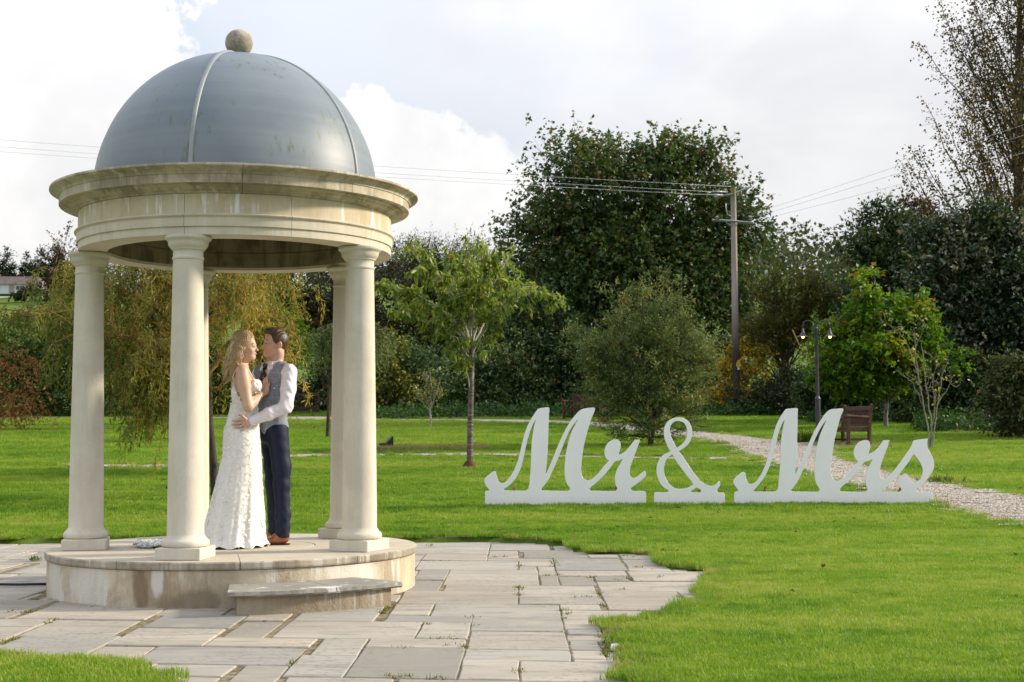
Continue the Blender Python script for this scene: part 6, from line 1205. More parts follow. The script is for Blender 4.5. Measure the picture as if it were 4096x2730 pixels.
jw = [(1536, 2450), (1540, 2440), (1545, 2428), (1700, 2492), (1705, 2500), (1890, 2470), (1885, 2500), (1860, 2585), (1857, 2590), (2065, 2690), (2066, 2680), (2265, 2455), (2258, 2440), (2262, 2475), (2080, 2360), (2078, 2380), (2077, 2350), (2075, 2265), (2076, 2280), (2220, 2245), (2222, 2265), (2220, 2255), (2380, 2320), (2375, 2310), (2400, 2375), (2405, 2395), (2412, 2420), (2510, 2315), (2520, 2318), (2470, 2322), (2410, 2530), (2415, 2550), (2420, 2570), (2425, 2590), (2430, 2610), (2405, 2545), (2435, 2600), (2415, 2620), (2215, 2185), (2208, 2195), (1720, 2182), (1715, 2190), (1980, 2230), (2020, 2228), (2240, 2300), (2180, 2302), (2350, 2388), (2300, 2390), (1800, 2555), (1760, 2555), (1790, 2585), (1735, 2712), (1760, 2715), (1570, 2708), (1626, 2707), (1180, 2655), (1185, 2645), (1620, 2593), (1600, 2592), (215, 2480), (190, 2492), (60, 2555), (40, 2562), (10, 2572), (100, 2448), (120, 2446), (40, 2446), (2490, 2358), (2735, 2400), (2720, 2390), (2605, 2450), (2612, 2460), (2560, 2270), (2530, 2230), (2495, 2225), (2600, 2280), (2640, 2310)]
P_ = []; D_ = []; r_ = np.random.default_rng(7)
for x, y in jw:
    c_ = np.array(gpt(x, y)); n = r_.integers(10, 28); P_.append(c_ + np.column_stack([r_.normal(0, .022, n), r_.normal(0, .03, n), np.full(n, -.012)])); D_.append(nrm(np.column_stack([r_.normal(0, .6, (n, 2)), np.ones(n)])))
P_ = np.vstack(P_); D_ = np.vstack(D_); n = len(P_)
jo = obj('joint_weeds', leaves_mesh('joint_weeds', P_, D_, nrm(r_.normal(0, 1, (n, 3))), r_.uniform(.014, .040, n), r_.uniform(.004, .010, n), .55 + .25 * r_.normal(size=n), curl=.3), leaf_mat('moss_leaf', [(0, (.06, .09, .01)), (.5, (.15, .17, .02)), (1, (.28, .25, .05))], .6, .3, .2)); tag(jo, 'small weeds and moss growing in the joints of the paving', kind='stuff')
# fallen leaves on the lawn
n = 240; y = r_.uniform(10, 46, n); x = r_.uniform(-.37, .37, n) * y; ok = ~inpoly(np.column_stack([x, y]), PATIO); x, y = x[ok], y[ok]; n = len(x)
P_ = np.column_stack([x, y, zg(y) + .045 + .02 * (y / 46)]); L_ = r_.uniform(.05, .09, n)
fo = obj('fallen_leaves', leaves_mesh('fallen_leaves', P_, nrm(np.column_stack([r_.normal(size=(n, 2)), r_.normal(0, .2, n)])), nrm(np.column_stack([r_.normal(0, .4, (n, 2)), np.ones(n)])), L_, L_ * .6, r_.random(n)), leaf_mat('fallen_leaf', [(0, (.06, .035, .015)), (.7, (.16, .08, .03)), (1, (.35, .22, .03))], .7, .2, .2)); tag(fo, 'scattered brown fallen leaves on the lawn', kind='stuff')

# ------------------------------------------------------------------ people: smooth distance fields meshed into continuous surfaces
class Sdf:
    def __init__(s, lo, hi, h):
        s.lo, s.h = np.array(lo, float), h
        s.ax = [np.arange(lo[i], hi[i] + h, h, dtype=np.float32) for i in range(3)]
        s.F = np.full([len(a) for a in s.ax], 1.0, np.float32)
    def _sl(s, lo, hi, m):
        r = []
        for i in range(3):
            a = max(0, int((lo[i] - m - s.lo[i]) / s.h)); b = min(len(s.ax[i]), int((hi[i] + m - s.lo[i]) / s.h) + 2); r.append(slice(a, max(a + 1, b)))
        return tuple(r)
    def _grid(s, sl): return s.ax[0][sl[0]][:, None, None], s.ax[1][sl[1]][None, :, None], s.ax[2][sl[2]][None, None, :]
    def _merge(s, sl, d, k, sub=False):
        a = s.F[sl]
        if sub: s.F[sl] = np.maximum(a, -d); return
        if k > 0:
            h = np.clip(0.5 + 0.5 * (a - d) / k, 0, 1); s.F[sl] = a * (1 - h) + d * h - k * h * (1 - h)
        else: s.F[sl] = np.minimum(a, d)
    def cap(s, a, b, ra, rb=None, k=0.02, sub=False, fy=1.0):
        rb = ra if rb is None else rb; a, b = np.array(a, float), np.array(b, float); m = max(ra, rb) + k + s.h * 2
        sl = s._sl(np.minimum(a, b), np.maximum(a, b), m); x, y, z = s._grid(sl); ab = b - a
        t = np.clip(((x - a[0]) * ab[0] + (y - a[1]) * ab[1] + (z - a[2]) * ab[2]) / (ab @ ab + 1e-9), 0, 1)
        d = np.sqrt((x - a[0] - t * ab[0]) ** 2 + (y - a[1] - t * ab[1]) ** 2 + (z - a[2] - t * ab[2]) ** 2) - (ra + (rb - ra) * t)
        s._merge(sl, d, k, sub); return s
    def chain(s, pts, k=0.02):
        for (a, ra), (b, rb) in zip(pts[:-1], pts[1:]): s.cap(a, b, ra, rb, k)
        return s
    def ell(s, c, r, rz=0.0, ry=0.0, k=0.02, sub=False):
        r = np.array(r, float); m = max(r) - 0 + k + s.h * 2; c = np.array(c, float); sl = s._sl(c - r.max() * 0, c + r.max() * 0, m); x, y, z = s._grid(sl)
        R = np.array((Matrix.Rotation(rz, 3, 'Z') @ Matrix.Rotation(ry, 3, 'Y')).transposed()); X, Y, Z = x - c[0], y - c[1], z - c[2]
        q = [R[i][0] * X + R[i][1] * Y + R[i][2] * Z for i in range(3)]
        k0 = np.sqrt(sum((q[i] / r[i]) ** 2 for i in range(3))); k1 = np.sqrt(sum((q[i] / r[i] ** 2) ** 2 for i in range(3))) + 1e-6
        s._merge(sl, k0 * (k0 - 1) / k1, k, sub); return s
    def clip(s, fn):      # keep where fn < 0
        x, y, z = s._grid((slice(None),) * 3); s.F = np.maximum(s.F, fn(x, y, z)); return s
    def add(s, fn):
        x, y, z = s._grid((slice(None),) * 3); s.F = s.F + fn(x, y, z).astype(np.float32); return s
    def mesh(s, name, mat, parent=None, loc=None, disp=None):
        F = s.F; S = F < 0; n = F.shape
        cnt = np.zeros([q - 1 for q in n], np.int8)
        for i in (0, 1):
            for j in (0, 1):
                for k in (0, 1): cnt += S[i:n[0] - 1 + i, j:n[1] - 1 + j, k:n[2] - 1 + k]
        I, J, K = np.nonzero((cnt > 0) & (cnt < 8)); idx = np.full(cnt.shape, -1, np.int64); idx[I, J, K] = np.arange(len(I))
        acc = np.zeros((len(I), 3)); c = np.zeros(len(I))
        corners = [(i, j, k) for i in (0, 1) for j in (0, 1) for k in (0, 1)]
        for a in corners:
            for ax in range(3):
                if a[ax]: continue
                b = list(a); b[ax] = 1
                fa = F[I + a[0], J + a[1], K + a[2]]; fb = F[I + b[0], J + b[1], K + b[2]]; mk = (fa < 0) != (fb < 0)
                t = np.where(mk, fa / np.where(mk, fa - fb, 1), 0)
                p = np.array(a, float)[None].repeat(len(I), 0); p[:, ax] += t; acc += p * mk[:, None]; c += mk
        V = (acc / c[:, None] + np.stack([I, J, K], 1)) * s.h + s.lo
        Fc = []
        for ax in range(3):
            A = np.take(S, range(0, n[ax] - 1), ax); B = np.take(S, range(1, n[ax]), ax); i, j, k = np.nonzero(A != B); flip = A[i, j, k]
            o = [q for q in range(3) if q != ax]; P0 = np.stack([i, j, k], 1); ok = (P0[:, o[0]] > 0) & (P0[:, o[1]] > 0) & (P0[:, o[0]] < n[o[0]] - 1) & (P0[:, o[1]] < n[o[1]] - 1); P0, flip = P0[ok], flip[ok]
            q = []
            for d0, d1 in ((0, 0), (1, 0), (1, 1), (0, 1)):
                P = P0.copy(); P[:, o[0]] -= d0; P[:, o[1]] -= d1; q.append(idx[P[:, 0], P[:, 1], P[:, 2]])
            q = np.stack(q, 1); fl = flip if ax != 1 else ~flip; q[~fl] = q[~fl][:, ::-1]; Fc.append(q)
        Fc = np.vstack(Fc); Fc = Fc[(Fc >= 0).all(1)]
        if disp is not None: V = disp(V)
        return obj(name, mesh_np(name, V, Fc, True), mat, parent, loc)

def skin_mat(name, c1, c2):
    m = M(name); n = m.noise(18, 4); m.set(m.mix(m.ramp(n, .35, .65), c1, c2), 0.45, 0.35); m.b.inputs['Subsurface Weight'].default_value = 0.12; m.b.inputs['Subsurface Radius'].default_value = (0.02, 0.008, 0.004); m.b.inputs['Subsurface Scale'].default_value = 0.5; return m.m
SKIN_G = skin_mat('groom_skin', (0.58, 0.375, 0.295), (0.53, 0.32, 0.245)); SKIN_B = skin_mat('bride_skin', (0.61, 0.395, 0.28), (0.57, 0.355, 0.245))
def hair_mat(name, a, b, c_):
    m = M(name); n = m.noise(60, 4, .6, sc=(1, 1, .12)); n2 = m.noise(9, 3); t = m.attr('tint')
    m.set(m.mix(m.ramp(m.math('ADD', m.math('MULTIPLY', n, .6), m.math('MULTIPLY', t, .5)), .3, .75), m.mix(n2, a, b), c_), .42, .4); m.bump(n, .6, .004); return m.m
HAIR_B = hair_mat('blond_hair', (0.24, 0.155, 0.075), (0.42, 0.29, 0.15), (0.70, 0.54, 0.33)); HAIR_G = hair_mat('brown_hair', (0.042, 0.025, 0.015), (0.075, 0.044, 0.027), (0.13, 0.08, 0.05))
m = M('white_shirt'); fn_ = m.noise(14, 4, .6, sc=(1, 1, .5)); m.set((0.76, 0.72, 0.79), .7, .2); m.bump(fn_, .35, .012); SHIRT = m.m
m = M('waistcoat_tweed')
wv = m.noise(120, 2, .5, sc=(1, 1, .15)); wv2 = m.noise(120, 2, .5, sc=(.15, .15, 1)); wc = m.mix(m.ramp(m.math('ADD', wv, wv2), .85, 1.15), (0.20, 0.215, 0.25), (0.32, 0.325, 0.345))
xyz = m.z(); ck = m.math('ABSOLUTE', m.math('SINE', m.math('MULTIPLY', m.math('ADD', m.math('MULTIPLY', xyz[0], .79), m.math('MULTIPLY', xyz[1], -.62)), 62.0))); cz = m.math('ABSOLUTE', m.math('SINE', m.math('MULTIPLY', xyz[2], 48.0)))
wc = m.mix(m.math('MULTIPLY', m.math('MAXIMUM', m.ramp(ck, .93, 1.0), m.ramp(cz, .94, 1.0)), .45), wc, (0.16, 0.22, 0.42)); m.set(wc, .85, .15); TWEED = m.m
m = M('navy_wool'); m.set((0.006, 0.011, 0.032), .65, .25); m.bump(m.noise(9, 4, .6, sc=(1, 1, .35)), .5, .02); NAVY = m.m
m = M('floral_tie'); vt = m.node('ShaderNodeTexVoronoi'); m.l.new(m.coord('Object'), vt.inputs['Vector']); vt.inputs['Scale'].default_value = 75; m.set(m.mix(m.ramp(vt.outputs['Distance'], .34, .22), (0.010, 0.012, 0.028), (0.28, 0.22, 0.20)), .5, .3); TIE = m.m
m = M('tan_leather'); m.set(m.mix(m.ramp(m.noise(12, 4), .35, .7), (0.20, 0.062, 0.022), (0.30, 0.10, 0.036)), .28, .5); LEATH = m.m
m = M('dark_sole'); m.set((0.02, 0.013, 0.010), .6); SOLE = m.m
m = M('lip_skin'); m.set((0.42, 0.13, 0.11), .4, .4); LIP = m.m
m = M('dark_lash'); m.set((0.025, 0.015, 0.010), .6); LASH = m.m
m = M('silver'); m.set((0.75, 0.75, 0.76), .2, .5, .8); SILV = m.m
m = M('dress_satin'); m.set(m.mix(m.ramp(m.noise(5, 4), .3, .7), (0.78, 0.755, 0.715), (0.73, 0.70, 0.66)), .65, .25); m.bump(m.noise(70, 3, .6), .4, .006); SATIN = m.m
m = M('lace_petal'); m.set(m.mix(m.attr(), (0.76, 0.745, 0.72), (0.87, 0.865, 0.85)), .55, .3); LACE = m.m

# ================================================================== groom
GK = 0.0021
go_ = at(1108, 2180, 11.95)
groom = empty('person', (go_.x, 11.95, SH)); tag(groom, 'groom in grey checked waistcoat, white shirt and navy trousers holding the bride', 'person')
LA, NA = np.array([.79, -.62, 0]), np.array([-.62, -.79, 0])      # his left, his front
def gT(l, f, z, cx=-.036, cy=0.0): return np.array([cx, cy, z]) + LA * l + NA * f
RZ = math.atan2(LA[1], LA[0])
def g_torso(S, off, upto=1.5):
    S.ell(gT(0, .0, 1.335), (.152 + off, .102 + off, .19 + off), RZ, k=.05); S.ell(gT(0, .01, 1.12, -.04), (.134 + off, .094 + off, .17 + off), RZ, k=.06); S.ell(gT(0, 0, .96, -.045), (.142 + off, .104 + off, .11 + off), RZ, k=.05)
    S.cap(gT(-.150, 0, 1.452), gT(.150, 0, 1.452), .052 + off, None, .05); S.cap(gT(-.06, -.01, 1.49), gT(.06, -.01, 1.49), .042 + off, None, .05)
shL, elL, wrL = np.array([.118, -.125, 1.445]), np.array([.108, -.235, 1.150]), np.array([-.160, -.315, 1.030])
shR, elR, wrR = np.array([-.175, .125, 1.445]), np.array([-.27, .20, 1.20]), np.array([-.25, .12, 1.12])
hipL, knL, anL = np.array([.005, -.055, .93]), np.array([.046, -.065, .50]), np.array([.056, -.05, .09])
hipR, knR, anR = np.array([-.075, .075, .93]), np.array([-.058, .15, .50]), np.array([-.055, .23, .09])
fH, sH = np.array([-.955, -.296, 0]), np.array([.296, -.955, 0])   # head: forward, toward the camera
hc = np.array([-.014, -.012, 0])
def gH(f, s, z): return hc + fH * f + sH * s + np.array([0, 0, z])
HRZ = math.atan2(fH[1], fH[0])
S = Sdf((-.50, -.40, 0), (.24, .36, 1.85), .0056)
g_torso(S, -.004)
S.ell(gH(0, 0, 1.712), (.096, .075, .100), HRZ, k=.02); S.ell(gH(.040, 0, 1.640), (.062, .056, .075), HRZ, k=.03); S.ell(gH(.075, 0, 1.592), (.026, .027, .022), HRZ, k=.03); S.cap(gH(-.008, .045, 1.628), gH(.07, .022, 1.592), .022, .016, .03); S.cap(gH(-.008, -.045, 1.628), gH(.07, -.022, 1.592), .022, .016, .03)
S.cap(gH(.088, 0, 1.700), gH(.117, 0, 1.655), .0085, .0105, .010); S.ell(gH(.114, 0, 1.651), (.011, .014, .009), HRZ, k=.008); S.cap(gH(.084, -.035, 1.712), gH(.084, .035, 1.712), .011, None, .018)
S.ell(gH(.094, 0, 1.624), (.012, .021, .0055), HRZ, k=.006); S.ell(gH(.091, 0, 1.612), (.012, .019, .006), HRZ, k=.006)
S.ell(gH(.089, .033, 1.690), (.012, .016, .009), HRZ, sub=True); S.ell(gH(.089, -.033, 1.690), (.012, .016, .009), HRZ, sub=True); S.ell(gH(.080, .033, 1.690), (.013, .014, .011), HRZ, k=.005); S.ell(gH(.080, -.033, 1.690), (.013, .014, .011), HRZ, k=.005)
S.ell(gH(.052, .052, 1.665), (.03, .014, .02), HRZ, k=.02)
for s_ in (1, -1): S.ell(gH(-.022, .077 * s_, 1.672), (.018, .008, .031), HRZ, k=.006); S.ell(gH(-.020, .086 * s_, 1.672), (.009, .006, .018), HRZ, sub=True)
S.cap(gT(0, -.01, 1.46), gH(-.012, 0, 1.60), .060, .056, .03)
for a, b, c_ in ((shL, elL, wrL), (shR, elR, wrR)): S.chain([(a, .050), (b, .040), (c_, .028)], .02)
for a, b, c_ in ((hipL, knL, anL), (hipR, knR, anR)): S.chain([(a + np.array([0, 0, .02]), .068), (b + np.array([0, 0, .15]), .056), (b, .046), (c_ + np.array([0, 0, .16]), .042), (c_, .038)], .02); S.ell((c_[0] - .05, c_[1], .045), (.10, .036, .035), k=.02)
def fX(x): return (850 + x / 3.135 - 1108) * GK
def fZ(y): return (2180 - 1280 - y / 3.135) * GK
yh = -.348
S.ell((fX(508), yh + .012, fZ(1300)), (.040, .016, .042), 0, k=.014); S.cap(wrL, (fX(520), yh + .014, fZ(1298)), .028, .024, .015)
for kx, ky, mx_, my_, tx, ty, rr_, dy in ((478, 1270, 410, 1268, 340, 1278, .0088, 0), (474, 1302, 400, 1308, 332, 1325, .009, .003), (482, 1334, 420, 1350, 360, 1368, .0086, .006), (500, 1358, 455, 1388, 420, 1410, .0075, .01)):
    S.chain([((fX(kx), yh, fZ(ky)), rr_ * 1.1), ((fX(mx_), yh - .012, fZ(my_)), rr_), ((fX(tx), yh + .004 + dy, fZ(ty)), rr_ * .8)], .005)
S.chain([((fX(505), yh - .004, fZ(1255)), .012), ((fX(468), yh - .02, fZ(1218)), .0105), ((fX(418), yh - .014, fZ(1203)), .0085)], .008)
S.ell(wrR + np.array([-.05, -.01, -.01]), (.05, .018, .038), k=.015)
for i in range(4): S.chain([(wrR + np.array([-.085, -.02, .022 - i * .018]), .009), (wrR + np.array([-.125, -.035, .020 - i * .019]), .0085), (wrR + np.array([-.155, -.055, .018 - i * .019]), .007)], .005)
S.chain([(wrR + np.array([-.03, -.02, .02]), .012), (wrR + np.array([-.06, -.045, .045]), .009)], .006)
body = S.mesh('body', SKIN_G, groom)
# hair
S = Sdf((-.20, -.16, 1.55), (.12, .14, 1.86), .0045)
S.ell(gH(-.004, 0, 1.714), (.101, .0785, .105), HRZ, k=0); S.ell(gH(.055, 0, 1.793), (.045, .052, .024), HRZ, k=.02); S.ell(gH(.02, 0, 1.797), (.06, .058, .022), HRZ, k=.02)
def hairline(x, y, z):
    f = (x - hc[0]) * fH[0] + (y - hc[1]) * fH[1]; s = np.abs((x - hc[0]) * sH[0] + (y - hc[1]) * sH[1])
    hl = np.interp(f, [-.12, -.05, -.03, -.012, .012, .035, .052, .075, .12], [1.640, 1.632, 1.660, 1.695, 1.676, 1.700, 1.758, 1.772, 1.776]); return (hl - z).astype(np.float32)
S.clip(hairline); S.add(lambda x, y, z: .0030 * np.sin(x * 300 + z * 160) * np.sin(y * 280 + z * 190)); S.mesh('hair', HAIR_G, groom)
# brows, lashes, lips
mb = MB()
for s_ in (1, -1): mb.tube([gH(.093, .018 * s_, 1.713), gH(.092, .036 * s_, 1.718), gH(.078, .052 * s_, 1.712)], [.0035, .0045, .002], 5)
mb.build('eyebrow', HAIR_G, groom)
mb = MB()
for s_ in (1, -1): mb.tube([gH(.096, .020 * s_, 1.688), gH(.0945, .033 * s_, 1.684), gH(.084, .046 * s_, 1.687)], [.002, .003, .002], 5)
mb.build('eyelash', LASH, groom)
MB().tube([gH(.104, -.016, 1.619), gH(.1075, 0, 1.6195), gH(.104, .016, 1.619)], [.002, .0036, .002], 6).build('lips', LIP, groom, True)
# shirt: torso, sleeves, cuffs, collar
def wrink(V):
    n1 = np.sin(V[:, 2] * 70 + V[:, 0] * 40 + 2.2 * np.sin(V[:, 1] * 30)) * np.sin(V[:, 0] * 55 - V[:, 2] * 20 + V[:, 1] * 33); n2 = np.sin(V[:, 0] * 95 + V[:, 2] * 60 + 1.5 * np.sin(V[:, 2] * 40))
    arm = np.clip((V[:, 2] - 1.0) * 8, 0, 1); V = V.copy(); V[:, 1] += arm * (.0045 * n1 + .0020 * n2); V[:, 2] += arm * .003 * n2; return V
S = Sdf((-.46, -.42, .90), (.24, .28, 1.60), .0056); g_torso(S, .006)
for a, b, c_, sg_ in ((shL, elL, wrL, 1), (shR, elR, wrR, 0)):
    S.chain([(a, .064), ((a + b) / 2 + np.array([.004, -.006, 0]), .062), (b, .054), ((b + c_) / 2, .050), (c_ + (b - c_) * .18, .042)], .025)
    d = (c_ - b) / np.linalg.norm(c_ - b); S.cap(c_ + (b - c_) * .20, c_ - d * .002, .040, .041, .004)
S.clip(lambda x, y, z: np.maximum(.95 - z, z - 1.53 + 0 * x)); S.mesh('shirt', SHIRT, groom, disp=wrink)
S = Sdf((-.16, -.14, 1.44), (.08, .11, 1.58), .0045); nb, ntp = gT(0, .0, 1.475), gH(-.012, 0, 1.56)
S.cap(nb, ntp + np.array([0, 0, .01]), .078, .066, 0); S.cap(nb - [0, 0, .05], ntp + np.array([0, 0, .05]), .070, .058, sub=True)
S.clip(lambda x, y, z: np.maximum(1.480 - z, z - (1.538 + .035 * ((x + .03) * -.0 + (y * .25 + x * .35)))).astype(np.float32)); S.mesh('collar', SHIRT, groom)
mb = MB()
for s_ in (-1, 1):
    p0, p1, p2, p3 = gT(.010 * s_, .082, 1.500), gT(.058 * s_, .062, 1.528), gT(.078 * s_, .082, 1.470), gT(.045 * s_, .098, 1.452)
    mb.add([p0, p1, p2, p3, p0 + NA * .006, p1 + NA * .006, p2 + NA * .006, p3 + NA * .006], [(0, 1, 2, 3), (7, 6, 5, 4), (0, 4, 5, 1), (1, 5, 6, 2), (2, 6, 7, 3), (3, 7, 4, 0)])
mb.build('collar_wing', SHIRT, groom)
c0 = wrL + (elL - wrL) * .09; MB().box(tuple(c0 + np.array([-.0, -.028, -.034])), (.013, .008, .013), bev=.002).build('cufflink', SILV, groom)
# tie
MB().tube([gT(0, .088, 1.512), gT(0, .100, 1.492), gT(0, .104, 1.470)], [.022, .023, .016], 8).tube([gT(0, .104, 1.474), gT(.002, .116, 1.43), gT(.003, .124, 1.34)], [.018, .026, .031], 8).build('tie', TIE, groom, True)
# waistcoat
S = Sdf((-.26, -.24, .88), (.20, .20, 1.58), .005); g_torso(S, .016)
S.cap(shL + np.array([.045, -.04, -.03]), shL + np.array([.045, -.04, -.09]), .064, .05, sub=True); S.cap(shR + np.array([-.045, .04, -.03]), shR + np.array([-.045, .04, -.09]), .064, .05, sub=True)
def vneck(x, y, z):
    l = (x + .036) * LA[0] + y * LA[1]; f = (x + .036) * NA[0] + y * NA[1]; v = np.minimum(f - .0, (z - 1.31) * .40 - np.abs(l)); v = np.minimum(v, z - 1.31)
    neck = np.minimum(.066 - np.sqrt(l ** 2 + (f - .01) ** 2), z - 1.40); hem = (.975 - .055 * np.exp(-((np.abs(l - .012)) / .03) ** 2) * (f > 0) - z)
    return np.maximum(np.maximum(v, neck), np.maximum(hem, z - 1.535)).astype(np.float32)
S.clip(vneck); S.mesh('waistcoat', TWEED, groom)
pk = [gT(.045, .110, 1.285), gT(.115, .078, 1.300)]; MB().tube(pk, .0035, 5).build('pocket_welt', TWEED, groom)
mb = MB(); mb.box(tuple(gT(.108, .092, 1.305)), (.012, .006, .008)); mb.build('lapel_pin', SILV, groom)
# trousers
S = Sdf((-.24, -.22, .03), (.20, .36, 1.06), .0058); S.ell(gT(0, 0, .955, -.045), (.146, .110, .125), RZ, k=.04)
S.chain([(hipL + [0, 0, .02], .092), (knL + [0, 0, .15], .078), (knL, .067), (anL + [0, 0, .16], .062), (anL, .060)], .03); S.chain([(hipR + [0, 0, .02], .092), (knR + [0, 0, .15], .078), (knR, .067), (anR + [0, 0, .16], .062), (anR, .060)], .03)
S.clip(lambda x, y, z: np.maximum(.062 + .25 * (x - .02) * 0 - z, z - 1.02 + 0 * x))
def twr(V):
    V = V.copy(); w_ = np.clip((.45 - V[:, 2]) * 3, .25, 1); n1 = np.sin(V[:, 2] * 48 + V[:, 0] * 30 + 2 * np.sin(V[:, 1] * 22)) * np.sin(V[:, 0] * 34 + V[:, 2] * 17); V[:, 1] += .006 * n1 * w_; V[:, 0] += .004 * np.sin(V[:, 2] * 60 + V[:, 1] * 25) * w_; return V
S.mesh('trousers', NAVY, groom, disp=twr)
# shoes
for a, nm in ((anL, 'shoe'), (anR, 'shoe')):
    S = Sdf((a[0] - .21, a[1] - .08, -.005), (a[0] + .10, a[1] + .08, .14), .0045); S.ell((a[0] - .005, a[1], .06), (.062, .037, .05), k=.03); S.ell((a[0] - .085, a[1] - .004, .036), (.092, .039, .030), k=.03); S.ell((a[0] - .03, a[1], .065), (.06, .032, .035), k=.03)
    S.clip(lambda x, y, z: .012 - z + 0 * x + 0 * y); sh = S.mesh(nm, LEATH, groom)
    S = Sdf((a[0] - .21, a[1] - .08, -.005), (a[0] + .10, a[1] + .08, .05), .0045); S.ell((a[0] - .083, a[1] - .004, .014), (.097, .043, .03), k=.01); S.ell((a[0] + .005, a[1], .014), (.060, .041, .03), k=.03); S.clip(lambda x, y, z: np.maximum(.0015 - z, z - .0135) + 0 * x + 0 * y); S.clip(lambda x, y, z: np.minimum(.5, np.where((x > a[0] - .025) | (x < a[0] - .05), -1, .003 - z) + 0 * y).astype(np.float32) if False else (-1 + 0 * x + 0 * y + 0 * z).astype(np.float32)); S.mesh('sole', SOLE, sh)
    mb = MB()
    for i in range(3): mb.tube([(a[0] - .052 - .014 * i, a[1] - .02, .082 - .008 * i), (a[0] - .056 - .014 * i, a[1], .089 - .009 * i), (a[0] - .052 - .014 * i, a[1] + .02, .082 - .008 * i)], .0025, 5)
    mb.build('shoelace', SOLE, sh)
MB().lathe([(.0105, -.0025), (.0112, 0), (.0105, .0025)], 14).build('ring', SILV, groom, True, (fX(448), yh - .006, fZ(1342)))

# ================================================================== bride
BK = 0.00207
bo_ = at(950, 2188, 11.75)
bride = empty('person', (bo_.x, 11.75, SH)); tag(bride, 'bride with wavy blond hair in a long white lace wedding dress', 'person')
def bX(x): return (850 + x / 3.135 - 950) * BK
def bZ(y): return (2188 - 1280 - y / 3.135) * BK
bF, bL = np.array([.96, .28, 0]), np.array([.28, -.96, 0])      # her front, toward the camera (her right)
def bT(f, l, z, cx=.035): return np.array([cx, 0, z]) + bF * f + bL * l
BRZ = math.atan2(bF[1], bF[0])
shB, elB, wrB = np.array([.052, -.125, 1.445]), np.array([.118, -.195, 1.150]), np.array([.190, -.05, 1.250])
shF, elF = np.array([.00, .13, 1.445]), np.array([.14, .22, 1.24]); wrF = np.array([.22, .28, 1.42])
def b_torso(S, off):
    S.ell(bT(-.005, 0, 1.345), (.088 + off, .128 + off, .145 + off), BRZ, k=.04); S.ell(bT(.0, 0, 1.20, .045), (.086 + off, .108 + off, .12 + off), BRZ, k=.05); S.ell(bT(0, 0, .98, .025), (.118 + off, .142 + off, .16 + off), BRZ, k=.06)
    for s_ in (-1, 1): S.ell(bT(.082, .058 * s_, 1.318), (.062 + off, .056 + off, .062 + off), BRZ, k=.03)
hB = np.array([.052, -.004, 0]); hF, hS = np.array([.995, -.10, 0]), np.array([-.10, -.995, 0]); HB = math.atan2(hF[1], hF[0])
def bH(f, s, z): return hB + hF * f + hS * s + np.array([0, 0, z])
S = Sdf((-.25, -.30, .0), (.32, .36, 1.80), .0056)
b_torso(S, -.004); S.cap(bT(-.02, -.125, 1.445), bT(-.02, .125, 1.445), .042, None, .045); S.cap(bT(-.03, -.05, 1.475), bT(-.03, .05, 1.475), .03, None, .05)
S.cap(bT(-.02, 0, 1.45), bH(-.005, 0, 1.59), .050, .047, .035)
S.ell(bH(0, 0, 1.668), (.088, .070, .092), HB, k=.02); S.ell(bH(.034, 0, 1.602), (.056, .052, .066), HB, k=.03); S.ell(bH(.064, 0, 1.558), (.022, .022, .018), HB, k=.025); S.cap(bH(-.01, .042, 1.585), bH(.058, .02, 1.556), .020, .016, .03)
S.cap(bH(.082, 0, 1.655), bH(.105, 0, 1.622), .0075, .009, .010); S.ell(bH(.104, 0, 1.618), (.0095, .012, .008), HB, k=.007); S.cap(bH(.076, -.03, 1.667), bH(.076, .03, 1.667), .010, None, .016); S.ell(bH(.052, .044, 1.615), (.03, .018, .022), HB, k=.02)
S.ell(bH(.086, 0, 1.594), (.011, .018, .0055), HB, k=.006); S.ell(bH(.083, 0, 1.583), (.011, .017, .006), HB, k=.006)
S.ell(bH(.081, .03, 1.648), (.010, .014, .008), HB, sub=True); S.ell(bH(.073, .03, 1.648), (.012, .013, .010), HB, k=.005)
S.ell(bH(.004, .070, 1.630), (.016, .008, .026), HB, k=.006); S.ell(bH(.006, .079, 1.630), (.008, .005, .015), HB, sub=True)
S.chain([(shB, .052), ((shB + elB) / 2 + np.array([-.006, 0, .02]), .050), (elB, .039), (elB + (wrB - elB) * .35, .040), (wrB, .025)], .02)
S.chain([(shF, .048), (elF, .038), (wrF, .025)], .02); S.ell(wrF + np.array([.02, .0, .05]), (.025, .03, .045), k=.015)
for i in range(4): S.chain([(wrF + np.array([.02, -.03 + .018 * i, .09]), .008), (wrF + np.array([.01, -.035 + .019 * i, .14]), .0065)], .005)
hy = .045
S.ell((bX(642), hy - .008, bZ(895)), (.030, .015, .044), 0, .25, k=.012); S.cap(wrB, (bX(632), hy - .01, bZ(920)), .025, .022, .014)
for kx, ky, mx_, my_, tx, ty, rr_ in ((616, 850, 613, 795, 624, 742, .0078), (634, 842, 640, 785, 648, 728, .008), (656, 850, 662, 795, 669, 738, .0078), (674, 872, 684, 830, 691, 782, .007)):
    S.chain([((bX(kx), hy, bZ(ky)), rr_ * 1.1), ((bX(mx_), hy - .010, bZ(my_)), rr_), ((bX(tx), hy + .004, bZ(ty)), rr_ * .8)], .005)
S.chain([((bX(615), hy - .012, bZ(900)), .011), ((bX(596), hy - .01, bZ(858)), .009), ((bX(594), hy - .002, bZ(825)), .0075)], .008)
for x, y in ((.03, -.06), (.03, .06)): S.chain([((x, y, .92), .072), ((x, y, .48), .050), ((x, y, .10), .036)], .03); S.ell((x + .06, y, .035), (.09, .032, .03), k=.02)
S.mesh('body', SKIN_B, bride)
